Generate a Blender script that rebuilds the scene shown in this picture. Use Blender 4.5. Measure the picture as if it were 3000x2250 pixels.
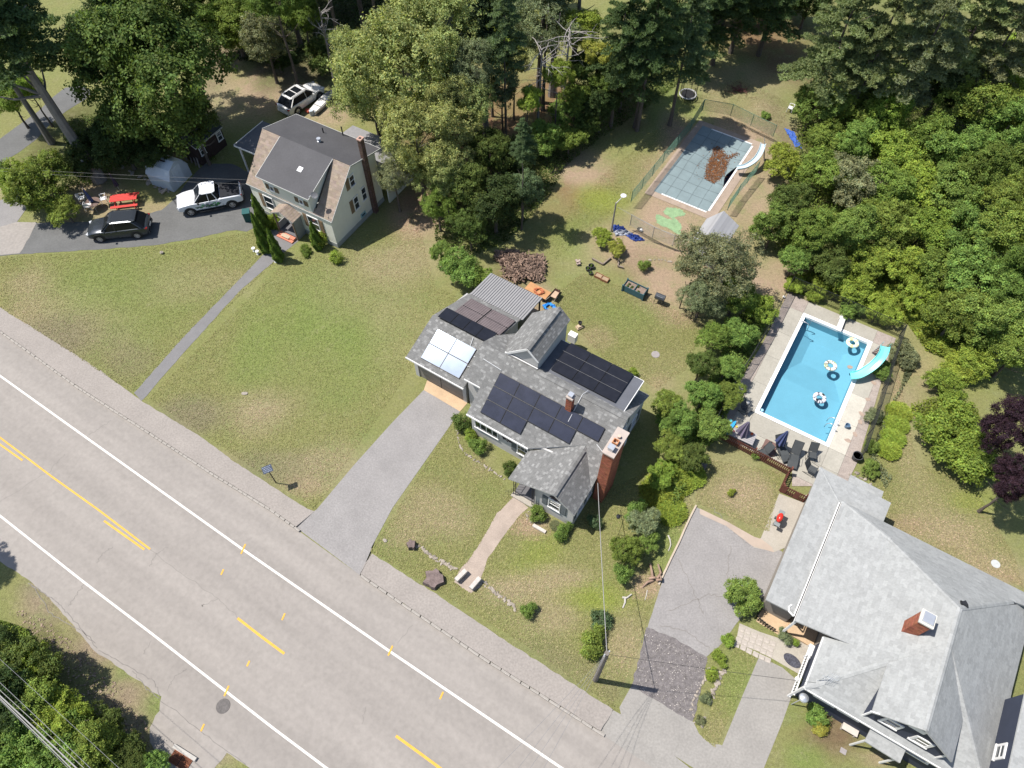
import bpy, math, random
import numpy as np
from mathutils import Vector

# ------------------------------------------------------------------ camera, sky, sun, exposure
scn = bpy.context.scene
for o in list(bpy.data.objects): bpy.data.objects.remove(o)
COL = bpy.data.collections.new("place"); scn.collection.children.link(COL)
CAM_H, FPX, PITCH = 42.4, 2082.0, math.radians(57.1)
cd = bpy.data.cameras.new("camera"); cam = bpy.data.objects.new("camera", cd); scn.collection.objects.link(cam)
cam.location = (0, 0, CAM_H); cam.rotation_euler = (math.pi/2 - PITCH, 0, 0)
cd.sensor_width = 36.0; cd.lens = FPX/3000*36.0; cd.clip_start = .5; cd.clip_end = 3000
scn.camera = cam
SUN_EL, SHADOW_AZ = math.radians(62), math.radians(-10)      # shadows fall towards +x, a little -y
wd = bpy.data.worlds.new("World"); scn.world = wd; wd.use_nodes = True
nt = wd.node_tree; nt.nodes.clear()
sky = nt.nodes.new("ShaderNodeTexSky"); sky.sky_type = 'NISHITA'; sky.sun_disc = False
sdir = Vector((-math.cos(SHADOW_AZ)*math.cos(SUN_EL), -math.sin(SHADOW_AZ)*math.cos(SUN_EL), math.sin(SUN_EL)))
sky.sun_elevation = SUN_EL; sky.sun_rotation = math.atan2(sdir.x, sdir.y)
bg = nt.nodes.new("ShaderNodeBackground"); bg.inputs[1].default_value = 0.10
wo = nt.nodes.new("ShaderNodeOutputWorld")
nt.links.new(sky.outputs[0], bg.inputs[0]); nt.links.new(bg.outputs[0], wo.inputs[0])
sl = bpy.data.lights.new("sun", 'SUN'); sl.energy = 4.6; sl.angle = math.radians(.53); sl.color = (1, .955, .89)
so = bpy.data.objects.new("sun", sl); scn.collection.objects.link(so)
so.rotation_euler = (-sdir).to_track_quat('-Z', 'Y').to_euler()
scn.view_settings.view_transform = 'Standard'; scn.view_settings.look = 'None'
scn.view_settings.exposure = 0.60; scn.view_settings.gamma = 1; scn.view_settings.use_curve_mapping = False
scn.render.engine = 'CYCLES'
scn.cycles.max_bounces = 6; scn.cycles.diffuse_bounces = 3; scn.cycles.glossy_bounces = 2
scn.cycles.transmission_bounces = 4; scn.cycles.transparent_max_bounces = 8
scn.cycles.caustics_reflective = False; scn.cycles.caustics_refractive = False
scn.cycles.use_denoising = True

# ------------------------------------------------------------------ survey: where a sight line meets a level
FW = np.array([0, math.cos(PITCH), -math.sin(PITCH)]); UP = np.array([0, math.sin(PITCH), math.cos(PITCH)])
RT = np.array([1., 0, 0]); CC = np.array([0, 0, CAM_H])
def P(u, v, z=0.0):
    d = FW + (u-1500)/FPX*RT - (v-1125)/FPX*UP
    q = CC + d*((z-CAM_H)/d[2]); return (float(q[0]), float(q[1]), float(z))
def Z(x0, y0, k): return lambda x, y, z=0.0: P(x0+x/k, y0+y/k, z)
D = Z(0, 0, 1/1.35624)
N1 = Z(0, 0, 2.212); N2 = Z(650, 200, 2.765); N4 = Z(1650, 200, 2.37); N5 = Z(2050, 800, 2.369); N6 = Z(1150, 750, 2.074)
NM = Z(2200, 1400, 1.951); NF = Z(1050, 1450, 2.37); NL = Z(0, 1500, 2.2125); NW = Z(0, 750, 2.212); NK = Z(2150, 1750, 5.53)
NP = Z(2100, 1150, 6.32); NS = Z(2370, 980, 6.144); NB = Z(1780, 560, 5.531); NG = Z(1430, 720, 6.381)
NT = Z(500, 480, 8.296); NV = Z(230, 500, 7.54); NX = Z(800, 230, 8.848); NQ = Z(2050, 1350, 6.146); NR = Z(1750, 1350, 3.686)
NA = Z(700, 400, 4.424); NE = Z(1450, 1300, 5.53); NJ = Z(2000, 1950, 5.53); NY = Z(1850, 800, 2.765)
def ang(a, b): return math.atan2(b[1]-a[1], b[0]-a[0])
def dist(a, b): return math.hypot(b[0]-a[0], b[1]-a[1])

# ------------------------------------------------------------------ mesh builder
class MB:
    def __init__(s): s.v = []; s.f = []; s.c = []; s.m = []
    def poly(s, pts, c=(1, 1, 1), m=0):
        n = len(s.v); s.v += [tuple(p) for p in pts]; s.f.append(tuple(range(n, n+len(pts)))); s.c.append(c); s.m.append(m)
    def grid(s, vs, fs, c=(1, 1, 1), m=0):
        n = len(s.v); s.v += [tuple(p) for p in vs]
        for f in fs: s.f.append(tuple(i+n for i in f)); s.c.append(c); s.m.append(m)
    def box(s, x0, x1, y0, y1, z0, z1, c=(1, 1, 1), m=0):
        s.grid([(x0,y0,z0),(x1,y0,z0),(x1,y1,z0),(x0,y1,z0),(x0,y0,z1),(x1,y0,z1),(x1,y1,z1),(x0,y1,z1)],
               [(0,3,2,1),(4,5,6,7),(0,1,5,4),(1,2,6,5),(2,3,7,6),(3,0,4,7)], c, m)
    def obox(s, cx, cy, cz, lx, ly, lz, rz=0, c=(1, 1, 1), rx=0, ry=0, m=0):
        from mathutils import Euler
        R = Euler((rx, ry, rz)).to_matrix(); vs = []
        for z in (-1, 1):
            for x, y in ((-1,-1),(1,-1),(1,1),(-1,1)):
                q = R @ Vector((x*lx/2, y*ly/2, z*lz/2)); vs.append((cx+q.x, cy+q.y, cz+q.z))
        s.grid(vs, [(0,3,2,1),(4,5,6,7),(0,1,5,4),(1,2,6,5),(2,3,7,6),(3,0,4,7)], c, m)
    def bar(s, a, b, w, h=None, c=(1, 1, 1), m=0):
        a = Vector(a); b = Vector(b); h = h or w; d = (b-a).normalized()
        u = d.cross(Vector((0, 0, 1)));
        if u.length < 1e-3: u = Vector((1, 0, 0))
        u.normalize(); w2 = u.cross(d).normalized(); vs = []
        for p in (a, b):
            for i, j in ((-1,-1),(1,-1),(1,1),(-1,1)): vs.append(tuple(p + u*i*w/2 + w2*j*h/2))
        s.grid(vs, [(0,3,2,1),(4,5,6,7),(0,1,5,4),(1,2,6,5),(2,3,7,6),(3,0,4,7)], c, m)
    def tube(s, pts, r, n=8, r2=None, c=(1, 1, 1), cap=True, closed=False, m=0):
        pts = [Vector(p) for p in pts]; k = len(pts); vs = []; fs = []
        rr = r if isinstance(r, (list, tuple)) else [r + ((r2 if r2 is not None else r)-r)*i/max(1, k-1) for i in range(k)]
        prev = None
        for i, p in enumerate(pts):
            if closed: d = pts[(i+1) % k]-pts[i-1]
            else: d = pts[min(i+1, k-1)]-pts[max(i-1, 0)]
            d.normalize()
            u = (prev - d*prev.dot(d)) if prev is not None else d.cross(Vector((0, 0, 1)))
            if u.length < 1e-3: u = Vector((1, 0, 0))
            u.normalize(); prev = u; w = d.cross(u)
            for j in range(n):
                a = 2*math.pi*j/n; vs.append(tuple(p + (u*math.cos(a)+w*math.sin(a))*rr[i]))
        for i in range(k if closed else k-1):
            for j in range(n):
                a = i*n+j; b = i*n+(j+1) % n; e = ((i+1) % k)*n
                fs.append((a, b, e+(j+1) % n, e+j))
        if cap and not closed: fs.append(tuple(range(n))[::-1]); fs.append(tuple((k-1)*n+j for j in range(n)))
        s.grid(vs, fs, c, m)
    def lathe(s, prof, n=16, cx=0, cy=0, cz=0, sx=1, sy=1, c=(1, 1, 1), m=0, cap=True):
        vs = []; fs = []
        for r, z in prof:
            for j in range(n):
                a = 2*math.pi*j/n; vs.append((cx+r*math.cos(a)*sx, cy+r*math.sin(a)*sy, cz+z))
        for i in range(len(prof)-1):
            for j in range(n): fs.append((i*n+j, i*n+(j+1) % n, (i+1)*n+(j+1) % n, (i+1)*n+j))
        if cap: fs.append(tuple(range(n))[::-1]); fs.append(tuple((len(prof)-1)*n+j for j in range(n)))
        s.grid(vs, fs, c, m)
    def prism(s, pts, z0, z1, c=(1, 1, 1), m=0):
        n = len(pts); z0 = z0 if callable(z0) else (lambda x, y, k=z0: k); z1 = z1 if callable(z1) else (lambda x, y, k=z1: k)
        vs = [(p[0], p[1], z0(p[0], p[1])) for p in pts]+[(p[0], p[1], z1(p[0], p[1])) for p in pts]
        a = sum(pts[i][0]*pts[(i+1) % n][1]-pts[(i+1) % n][0]*pts[i][1] for i in range(n))
        fs = [tuple(range(n))[::-1], tuple(range(n, 2*n))]+[(i, (i+1) % n, n+(i+1) % n, n+i) for i in range(n)]
        if a < 0: fs = [f[::-1] for f in fs]
        s.grid(vs, fs, c, m)
    def slab(s, pts, t, c=(1, 1, 1), m=0):      # planar polygon in space with thickness straight down
        n = len(pts); vs = [tuple(p) for p in pts]+[(p[0], p[1], p[2]-t) for p in pts]
        s.grid(vs, [tuple(range(n)), tuple(range(n, 2*n))[::-1]]+[(i, n+i, n+(i+1) % n, (i+1) % n) for i in range(n)], c, m)
    def blob(s, cx, cy, cz, rx, ry, rz, seed=0, amp=.15, c=(1, 1, 1), nu=8, nv=5, m=0):
        rd = random.Random(seed); vs = []; fs = []
        for i in range(nv+1):
            t = math.pi*i/nv
            for j in range(nu):
                p = 2*math.pi*j/nu; k = 1+rd.uniform(-amp, amp)
                vs.append((cx+rx*k*math.sin(t)*math.cos(p), cy+ry*k*math.sin(t)*math.sin(p), cz+rz*k*math.cos(t)))
        for i in range(nv):
            for j in range(nu): fs.append((i*nu+j, (i+1)*nu+j, (i+1)*nu+(j+1) % nu, i*nu+(j+1) % nu))
        s.grid(vs, fs, c, m)
    def mesh(s, name, mat, smooth=False):
        me = bpy.data.meshes.new(name); me.from_pydata(s.v, [], s.f)
        for mm in (mat if isinstance(mat, (list, tuple)) else [mat]): me.materials.append(mm)
        if any(s.m): me.polygons.foreach_set('material_index', s.m)
        at = me.color_attributes.new('tint', 'FLOAT_COLOR', 'CORNER')
        cols = np.ones((sum(len(f) for f in s.f), 4), np.float32); i = 0
        for f, c in zip(s.f, s.c): cols[i:i+len(f), :3] = c; i += len(f)
        at.data.foreach_set('color', cols.ravel())
        if smooth: me.polygons.foreach_set('use_smooth', [True]*len(me.polygons))
        me.update(); return me
    def build(s, name, mat, parent=None, smooth=False, kind=None):
        return link(name, s.mesh(name, mat, smooth), parent, kind)
def link(name, me, parent=None, kind=None, loc=None, rz=0):
    o = bpy.data.objects.new(name, me); COL.objects.link(o)
    if parent is not None: o.parent = parent
    if loc is not None: o.location = loc; o.rotation_euler = (0, 0, rz)
    if kind: o['kind'] = kind
    return o
def thing(name, label, cat, loc=(0, 0, 0), rz=0, group=None):
    o = bpy.data.objects.new(name, None); COL.objects.link(o); o.empty_display_size = .2
    o.location = (loc[0], loc[1], loc[2] if len(loc) > 2 else 0); o.rotation_euler = (0, 0, rz)
    o['label'] = label; o['category'] = cat
    if group: o['group'] = group
    return o
def tag(o, label, cat, group=None):
    o['label'] = label; o['category'] = cat
    if group: o['group'] = group
    return o
def copy_tree(o, label=None, parent=None):
    c = o.copy(); COL.objects.link(c)
    if parent is not None: c.parent = parent
    if label: c['label'] = label
    for ch in o.children: copy_tree(ch, None, c)
    return c

# ------------------------------------------------------------------ materials
MATS = {}
def mat(name, col, rough=.8, var=.12, scale=3., bump=0., metal=0., fine=0., tint=False, spec=.35, col2=None, warp=0, emit=None, stretch=None, det=6, streak=0):
    if name in MATS: return MATS[name]
    m = bpy.data.materials.new(name); m.use_nodes = True; nt = m.node_tree; N = nt.nodes; L = nt.links
    b = N['Principled BSDF']; b.inputs['Roughness'].default_value = rough; b.inputs['Metallic'].default_value = metal
    b.inputs['Specular IOR Level'].default_value = spec
    tc = N.new('ShaderNodeTexCoord'); src = tc.outputs['Object']
    if stretch:
        mp = N.new('ShaderNodeMapping'); mp.inputs['Scale'].default_value = stretch; mp.inputs['Rotation'].default_value = (0, 0, warp)
        L.new(src, mp.inputs[0]); src = mp.outputs[0]
    n1 = N.new('ShaderNodeTexNoise'); n1.inputs['Scale'].default_value = scale; n1.inputs['Detail'].default_value = det; n1.inputs['Roughness'].default_value = .65
    L.new(src, n1.inputs['Vector'])
    rp = N.new('ShaderNodeMapRange'); rp.inputs[1].default_value = .3; rp.inputs[2].default_value = .7
    L.new(n1.outputs[0], rp.inputs[0])
    mx = N.new('ShaderNodeMix'); mx.data_type = 'RGBA'
    c2 = col2 or tuple(min(1, c*(1+var)) for c in col); c1 = col if col2 else tuple(c*(1-var) for c in col)
    mx.inputs[6].default_value = (*c1, 1); mx.inputs[7].default_value = (*c2, 1); L.new(rp.outputs[0], mx.inputs[0])
    out = mx.outputs[2]
    if fine:
        n2 = N.new('ShaderNodeTexNoise'); n2.inputs['Scale'].default_value = scale*14; n2.inputs['Detail'].default_value = 3
        L.new(src, n2.inputs['Vector'])
        r2 = N.new('ShaderNodeMapRange'); r2.inputs[1].default_value = .3; r2.inputs[2].default_value = .7; r2.inputs[3].default_value = 1-fine; r2.inputs[4].default_value = 1+fine
        L.new(n2.outputs[0], r2.inputs[0])
        mm = N.new('ShaderNodeMix'); mm.data_type = 'RGBA'; mm.blend_type = 'MULTIPLY'; mm.inputs[0].default_value = 1
        L.new(out, mm.inputs[6]); L.new(r2.outputs[0], mm.inputs[7]); out = mm.outputs[2]
    if streak:
        mp2 = N.new('ShaderNodeMapping'); mp2.inputs['Scale'].default_value = (.035, .75, 1); L.new(tc.outputs['Object'], mp2.inputs[0])
        n3 = N.new('ShaderNodeTexNoise'); n3.inputs['Scale'].default_value = 1; n3.inputs['Detail'].default_value = 4; L.new(mp2.outputs[0], n3.inputs['Vector'])
        r3 = N.new('ShaderNodeMapRange'); r3.inputs[1].default_value = .35; r3.inputs[2].default_value = .65; r3.inputs[3].default_value = 1-streak; r3.inputs[4].default_value = 1+streak*.6
        L.new(n3.outputs[0], r3.inputs[0]); m3 = N.new('ShaderNodeMix'); m3.data_type = 'RGBA'; m3.blend_type = 'MULTIPLY'; m3.inputs[0].default_value = 1
        L.new(out, m3.inputs[6]); L.new(r3.outputs[0], m3.inputs[7]); out = m3.outputs[2]
    if tint:
        a = N.new('ShaderNodeAttribute'); a.attribute_name = 'tint'
        mt = N.new('ShaderNodeMix'); mt.data_type = 'RGBA'; mt.blend_type = 'MULTIPLY'; mt.inputs[0].default_value = 1
        L.new(out, mt.inputs[6]); L.new(a.outputs['Color'], mt.inputs[7]); out = mt.outputs[2]
    L.new(out, b.inputs['Base Color'])
    if bump:
        bp = N.new('ShaderNodeBump'); bp.inputs['Strength'].default_value = bump; bp.inputs['Distance'].default_value = .02
        nn = N.new('ShaderNodeTexNoise'); nn.inputs['Scale'].default_value = scale*8; nn.inputs['Detail'].default_value = 4
        L.new(src, nn.inputs['Vector']); L.new(nn.outputs[0], bp.inputs['Height']); L.new(bp.outputs[0], b.inputs['Normal'])
    MATS[name] = m; return m
def leafmat(name):
    m = bpy.data.materials.new(name); m.use_nodes = True; nt = m.node_tree; N = nt.nodes; L = nt.links; N.clear()
    oi = N.new('ShaderNodeObjectInfo'); a = N.new('ShaderNodeAttribute'); a.attribute_name = 'leaf'
    mx = N.new('ShaderNodeMix'); mx.data_type = 'RGBA'; mx.blend_type = 'MULTIPLY'; mx.inputs[0].default_value = 1
    L.new(oi.outputs['Color'], mx.inputs[6]); L.new(a.outputs['Color'], mx.inputs[7])
    d = N.new('ShaderNodeBsdfPrincipled'); d.inputs['Roughness'].default_value = .6; d.inputs['Specular IOR Level'].default_value = .10
    t = N.new('ShaderNodeBsdfTranslucent'); s = N.new('ShaderNodeMixShader'); s.inputs[0].default_value = .36
    yl = N.new('ShaderNodeMix'); yl.data_type = 'RGBA'; yl.blend_type = 'MULTIPLY'; yl.inputs[0].default_value = 1; yl.inputs[7].default_value = (1.25, 1.3, .6, 1)
    L.new(mx.outputs[2], yl.inputs[6]); L.new(yl.outputs[2], t.inputs[0])
    L.new(mx.outputs[2], d.inputs['Base Color']); L.new(d.outputs[0], s.inputs[1]); L.new(t.outputs[0], s.inputs[2])
    o = N.new('ShaderNodeOutputMaterial'); L.new(s.outputs[0], o.inputs[0]); return m
LEAF = leafmat('foliage')

def clip(poly, a, b, c):                 # keep a*x+b*y<=c
    out = []; n = len(poly)
    for i in range(n):
        p, q = poly[i], poly[(i+1) % n]; dp = a*p[0]+b*p[1]-c; dq = a*q[0]+b*q[1]-c
        if dp <= 0: out.append(p)
        if dp*dq < 0: t = dp/(dp-dq); out.append((p[0]+(q[0]-p[0])*t, p[1]+(q[1]-p[1])*t))
    return out
def courses(mb, poly, along, exposure=.2, tab=.33, lift=.014, rnd=None, colf=None, stagger=True, gap=.0):
    """cover a convex planar polygon in space with lapped courses; along = direction the courses run"""
    rnd = rnd or random.Random(3); p = [Vector(q) for q in poly]
    nrm = Vector((0, 0, 0))
    for i in range(len(p)): nrm += p[i].cross(p[(i+1) % len(p)])
    nrm.normalize()
    e = Vector(along); e = (e - nrm*e.dot(nrm)).normalized(); s = nrm.cross(e)
    if s.z < 0: s = -s
    if nrm.z < -.05: nrm = -nrm
    o = p[0]; q2 = [((q-o).dot(e), (q-o).dot(s)) for q in p]
    s0 = min(q[1] for q in q2); s1 = max(q[1] for q in q2)
    k = 0; y = s0
    while y < s1-1e-4:
        band = clip(clip(q2, 0, 1, y+exposure), 0, -1, -y)
        if len(band) > 2:
            x0 = min(q[0] for q in band); x1 = max(q[0] for q in band)
            if tab: x = math.floor(x0/tab)*tab - (tab*.5 if (k % 2 and stagger) else 0); w = tab
            else: x = x0; w = x1-x0+1
            while x < x1:
                t = clip(clip(band, 1, 0, x+w-gap), -1, 0, -x)
                if len(t) > 2:
                    c = colf(rnd) if colf else (1, 1, 1); l = lift*rnd.uniform(.75, 1.25)
                    pts = [o+e*a+s*b+nrm*(.003+l*(1-(b-y)/exposure)) for a, b in t]
                    mb.poly(pts, c)
                    low = sorted([i for i in range(len(t)) if abs(t[i][1]-y) < 1e-5], key=lambda i: t[i][0])
                    if len(low) >= 2:
                        a_, b_ = pts[low[0]], pts[low[-1]]
                        mb.poly([a_, a_-nrm*l, b_-nrm*l, b_], c)
                x += w
        y += exposure; k += 1
# ------------------------------------------------------------------ the setting: ground, road, pavement, paths
RA = math.radians(-32)
def jag(pts, step=.35, amp=.03, seed=1, closed=True):
    rd = random.Random(seed); out = []; n = len(pts)
    for i in range(n if closed else n-1):
        a, b = pts[i], pts[(i+1) % n]; k = max(1, int(dist(a, b)/step))
        for j in range(k):
            t = j/k; q = [a[m]+(b[m]-a[m])*t for m in range(3)]
            q[0] += rd.uniform(-amp, amp); q[1] += rd.uniform(-amp, amp); out.append(tuple(q))
    if not closed: out.append(tuple(pts[-1]))
    return out
def sheet(name, pts, m, dz=0.0, rz=0.0, kind='structure', parent=None, thick=0):
    c, s = math.cos(-rz), math.sin(-rz); mb = MB()
    q = [(p[0]*c-p[1]*s, p[0]*s+p[1]*c, p[2]+dz) for p in pts]
    a = sum(q[i][0]*q[(i+1) % len(q)][1]-q[(i+1) % len(q)][0]*q[i][1] for i in range(len(q)))
    if a < 0: q = q[::-1]
    if thick: mb.slab(q, thick)
    else: mb.poly(q)
    o = mb.build(name, m, parent, kind=kind if parent is None else None); o.rotation_euler = (0, 0, rz); return o
def strip(mb, pts, w, dz=0, c=(1, 1, 1)):
    for i in range(len(pts)-1):
        a, b = Vector(pts[i]), Vector(pts[i+1]); d = (b-a).normalized(); n = Vector((-d.y, d.x, 0))*w/2; z = Vector((0, 0, dz))
        mb.poly([a-n+z, b-n+z, b+n+z, a+n+z], c)

KZ = -.12
KERB = [P(-1500, 60), P(-400, 725), N1(-1, 0)] ; KERB = [P(-900, 402), P(0, 971), P(226, 1134), P(452, 1279), P(633, 1396), P(796, 1496), P(860, 1543), P(1051, 1682), P(1198, 1783), P(1425, 1935), P(1598, 2045), P(1750, 2142), P(2350, 2500), P(3600, 3100)]
KERB = sorted([(k[0], k[1]) for k in KERB]); KX = [k[0] for k in KERB]; KY = [k[1] for k in KERB]
def kerb_y(x):
    if x < KX[0]: return KY[0]+(x-KX[0])*math.tan(RA)
    if x > KX[-1]: return KY[-1]+(x-KX[-1])*math.tan(RA)
    return float(np.interp(x, KX, KY))
POOLS = []                                     # (origin, axis angle, u0,u1,v0,v1): ground is dug out here
qA, qB = P(2220, 1206), P(2421, 1301); PANG = ang(qA, qB)
POOLS.append((qA, PANG, 0, 4.87, 0, 9.85))
rA, rB = N4(640, 855), N4(1010, 1005); RANG = ang(rA, rB); RW = dist(rA, rB); RL = dist(N4(1010, 1005), N4(1320, 535))
POOLS.append((rA, RANG, .1, RW-.1, .1, RL-.1))

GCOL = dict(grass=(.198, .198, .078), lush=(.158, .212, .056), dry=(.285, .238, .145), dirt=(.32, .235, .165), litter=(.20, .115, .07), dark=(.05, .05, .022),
            olive=(.185, .165, .100), grit=(.25, .195, .135), vivid=(.200, .240, .045), pale=(.240, .222, .112), soil=(.16, .108, .07))
BR = [ # x, y, rx, ry in the overview's pixels, colour, strength
 (100,700,190,110,'dry',.55),(230,600,190,60,'lush',.5),(330,660,200,80,'lush',.35),(120,740,140,60,'olive',.8),(60,610,90,50,'dry',.5),(420,610,160,50,'dry',.3),(300,780,60,40,'olive',.5),
 (700,720,190,150,'lush',.75),(620,820,150,110,'grass',.6),(790,620,130,90,'pale',.5),(560,890,110,60,'dry',.75),(420,900,120,50,'olive',.8),(600,1010,160,50,'olive',.7),(740,1000,140,60,'dry',.6),(860,560,120,60,'dry',.55),(720,480,110,50,'pale',.5),
 (880,700,90,120,'pale',.45),(560,760,90,100,'lush',.45),(650,1050,60,30,'dirt',.35),(460,990,60,25,'dry',.5),
 (900,470,90,60,'dirt',.8),(930,440,70,50,'dirt',.7),(700,250,60,40,'dry',.8),(560,190,120,60,'dirt',.85),(500,120,60,50,'dirt',.9),(470,230,80,60,'dry',.8),(620,170,90,40,'dirt',.9),(720,250,50,30,'dirt',.6),
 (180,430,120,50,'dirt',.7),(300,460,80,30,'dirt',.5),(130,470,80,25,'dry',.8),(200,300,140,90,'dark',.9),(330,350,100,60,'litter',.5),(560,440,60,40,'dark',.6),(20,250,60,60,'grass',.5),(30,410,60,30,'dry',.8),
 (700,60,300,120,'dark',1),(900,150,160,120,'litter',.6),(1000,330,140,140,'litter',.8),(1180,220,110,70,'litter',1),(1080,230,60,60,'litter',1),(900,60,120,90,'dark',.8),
 (1250,410,110,90,'litter',.75),(1270,370,80,50,'dirt',.75),(1340,250,120,60,'litter',.7),(1380,180,140,90,'dark',.7),(1200,480,60,60,'litter',.4),(1230,375,50,25,'dirt',.7),
 (1400,330,120,120,'grass',.6),(1300,430,90,40,'vivid',.8),(1250,500,90,70,'lush',.6),(1460,240,90,90,'lush',.6),(1600,200,140,70,'pale',.8),(1650,150,110,50,'dry',.7),(1620,70,120,60,'litter',.8),(1660,260,80,60,'dry',.7),(1700,130,90,60,'litter',.7),
 (1460,60,140,60,'dark',.8),(1600,330,110,110,'dirt',.85),(1500,420,150,100,'dirt',.85),(1480,330,60,100,'dirt',.8),(1640,430,60,60,'dirt',.8),(1420,480,80,60,'dirt',.8),(1640,380,60,60,'dirt',.7),
 (1380,530,130,60,'dirt',.8),(1500,560,110,70,'dirt',.75),(1400,590,90,60,'soil',.4),(1450,620,110,60,'dirt',.8),(1690,600,90,60,'dirt',1),(1640,590,60,40,'dirt',.8),(1260,580,60,30,'pale',.7),(1560,540,80,60,'dirt',.7),
 (1280,650,110,80,'grass',.8),(1350,700,110,80,'lush',.4),(1230,700,60,80,'grass',.6),(1440,800,110,90,'pale',.6),(1400,740,120,60,'grass',.6),(1290,730,60,30,'dirt',.35),(1480,680,60,30,'dirt',.45),(1240,640,60,60,'grass',.8),(1160,690,40,40,'dirt',.8),
 (1130,590,90,60,'soil',.8),(1180,640,50,40,'dirt',.9),(1395,850,70,60,'pale',.5),(1430,830,40,30,'dirt',.3),
 (1000,1010,90,60,'grass',.5),(1060,1060,40,40,'lush',.3),(930,1110,110,70,'dry',.55),(900,1180,110,50,'grass',.5),(880,1160,60,30,'dry',.5),(1000,1120,60,60,'dry',.4),(850,1210,70,40,'grass',.5),
 (1150,1230,90,50,'vivid',.45),(1180,1170,60,40,'vivid',.4),(1110,1270,90,50,'dry',.75),(1220,1250,90,40,'dry',.7),(1290,1290,90,50,'vivid',.75),(1180,1330,110,50,'dry',.6),(1090,1330,110,40,'grass',.5),(1230,1440,110,50,'olive',.4),(1350,1390,70,80,'dry',.6),(1150,1400,90,40,'olive',.4),(1330,1490,40,30,'olive',.5),(1150,1130,60,30,'dirt',.7),(1040,1000,40,40,'dirt',.2),
 (1370,1250,60,60,'grass',.5),(1440,1160,50,80,'lush',.5),(1400,1260,40,30,'dirt',.6),(1470,1050,50,60,'pale',.7),(1600,1060,90,60,'dry',.8),(1560,990,110,50,'pale',.7),(1650,1130,50,60,'pale',.6),(1540,1130,70,30,'dry',.5),(1690,1000,30,30,'dirt',.4),
 (1920,860,60,130,'dry',.6),(1960,820,70,60,'dirt',.3),(2000,1100,110,90,'pale',.7),(1960,950,40,120,'pale',.7),(2080,1150,110,60,'dry',.7),(1950,1130,60,30,'dirt',.4),(2130,1210,90,50,'dry',.7),(2100,1080,60,30,'vivid',.5),(2150,1250,90,30,'dirt',.4),(2020,1200,90,30,'grass',.4),(1900,1000,30,110,'grass',.5),
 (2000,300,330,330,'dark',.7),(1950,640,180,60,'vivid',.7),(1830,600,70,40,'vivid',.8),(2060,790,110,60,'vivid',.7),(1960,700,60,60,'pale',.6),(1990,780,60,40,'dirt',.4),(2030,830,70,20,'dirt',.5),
 (130,1280,110,70,'grit',1),(200,1400,90,60,'grit',1),(260,1500,90,60,'grit',1),(300,1560,60,60,'grit',.9),(330,1640,50,40,'grit',.8),(120,1270,90,20,'olive',.8),(220,1360,90,16,'olive',.8),(300,1450,60,20,'lush',.5),(330,1530,30,50,'lush',.5),(60,1500,140,140,'dark',.8),(470,1640,60,30,'dry',.8),(180,1330,40,40,'dirt',.6),
 (1760,1560,60,40,'vivid',.4),(1800,1590,80,50,'soil',1),(1740,1640,60,40,'lush',.7),(1900,1640,60,20,'dirt',.7),(1600,1480,50,90,'lush',.5),(1560,1580,40,40,'pale',.5),(1720,1540,30,40,'grass',.6),(1810,1550,60,30,'soil',.9)]
def axis(lo, hi, step, far):
    a = list(np.arange(lo, hi, step)); k = step; x = hi; out = []
    while x < far: out.append(x); k *= 1.5; x += k
    k = step; x = lo-step; pre = []
    while x > -far: pre.append(x); k *= 1.5; x -= k
    return np.array(pre[::-1]+a+out)
gx = axis(-62, 62, .36, 1600); gy = axis(-4, 92, .36, 1600)
GX, GY = np.meshgrid(gx, gy, indexing='ij'); nx, ny = GX.shape
base = np.ones((nx, ny, 3))*np.array(GCOL['grass'])
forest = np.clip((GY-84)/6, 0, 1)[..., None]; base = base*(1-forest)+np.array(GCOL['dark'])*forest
rs = np.random.RandomState(4)
wob = [(rs.uniform(.25, 1.3), rs.uniform(0, 6.3), rs.uniform(0, 6.3)) for _ in range(14)]
W1 = sum(np.sin(GX*f*math.cos(a)+GY*f*math.sin(a)+p) for f, a, p in wob[:7])*.16
W2 = sum(np.sin(GX*f*math.cos(a)+GY*f*math.sin(a)+p) for f, a, p in wob[7:])*.16
for x, y, rx, ry, cn, st in BR:
    c = D(x, y); ex = D(x+rx, y); ey = D(x, y-ry)
    ax = max(.3, dist(c, ex)); ay = max(.3, dist(c, ey))
    r = np.sqrt(((GX-c[0])/ax)**2+((GY-c[1])/ay)**2)+W1*.35+W2*.2
    if cn in ('dry', 'dirt'): st = min(1, st*1.2)
    w = np.clip(1.25-r, 0, 1); w = (w*w*(3-2*w)*st)[..., None]
    base = base*(1-w)+np.array(GCOL[cn])*w
ky = np.vectorize(kerb_y)(GX[:, 0]); south = GY < (ky[:, None]+.45)
GZ = np.where(south, -.125, 0.0)
def inq(poly, X, Y):
    r = np.zeros(X.shape, bool); n = len(poly)
    for i in range(n):
        (x1, y1), (x2, y2) = poly[i][:2], poly[i-1][:2]
        with np.errstate(divide='ignore', invalid='ignore'): r ^= ((y1 > Y) != (y2 > Y)) & (X < (x2-x1)*(Y-y1)/(y2-y1)+x1)
    return r
for fp in ([P(905,1482), P(850,1560), P(1055,1700), P(1105,1600), P(1010,1540)], [P(1790,2060), P(1720,2150), P(2000,2330), P(2500,2700), D(1730,1830), D(1520,1660), D(1360,1545)]):
    GZ = np.where(inq(fp, GX, GY), -.125, GZ)
far = np.maximum(0, np.maximum(np.abs(GX)-62, np.maximum(GY-92, -4-GY)))
co = np.stack([GX, GY, GZ], -1).reshape(-1, 3)
idx = np.arange(nx*ny).reshape(nx, ny)
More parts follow.
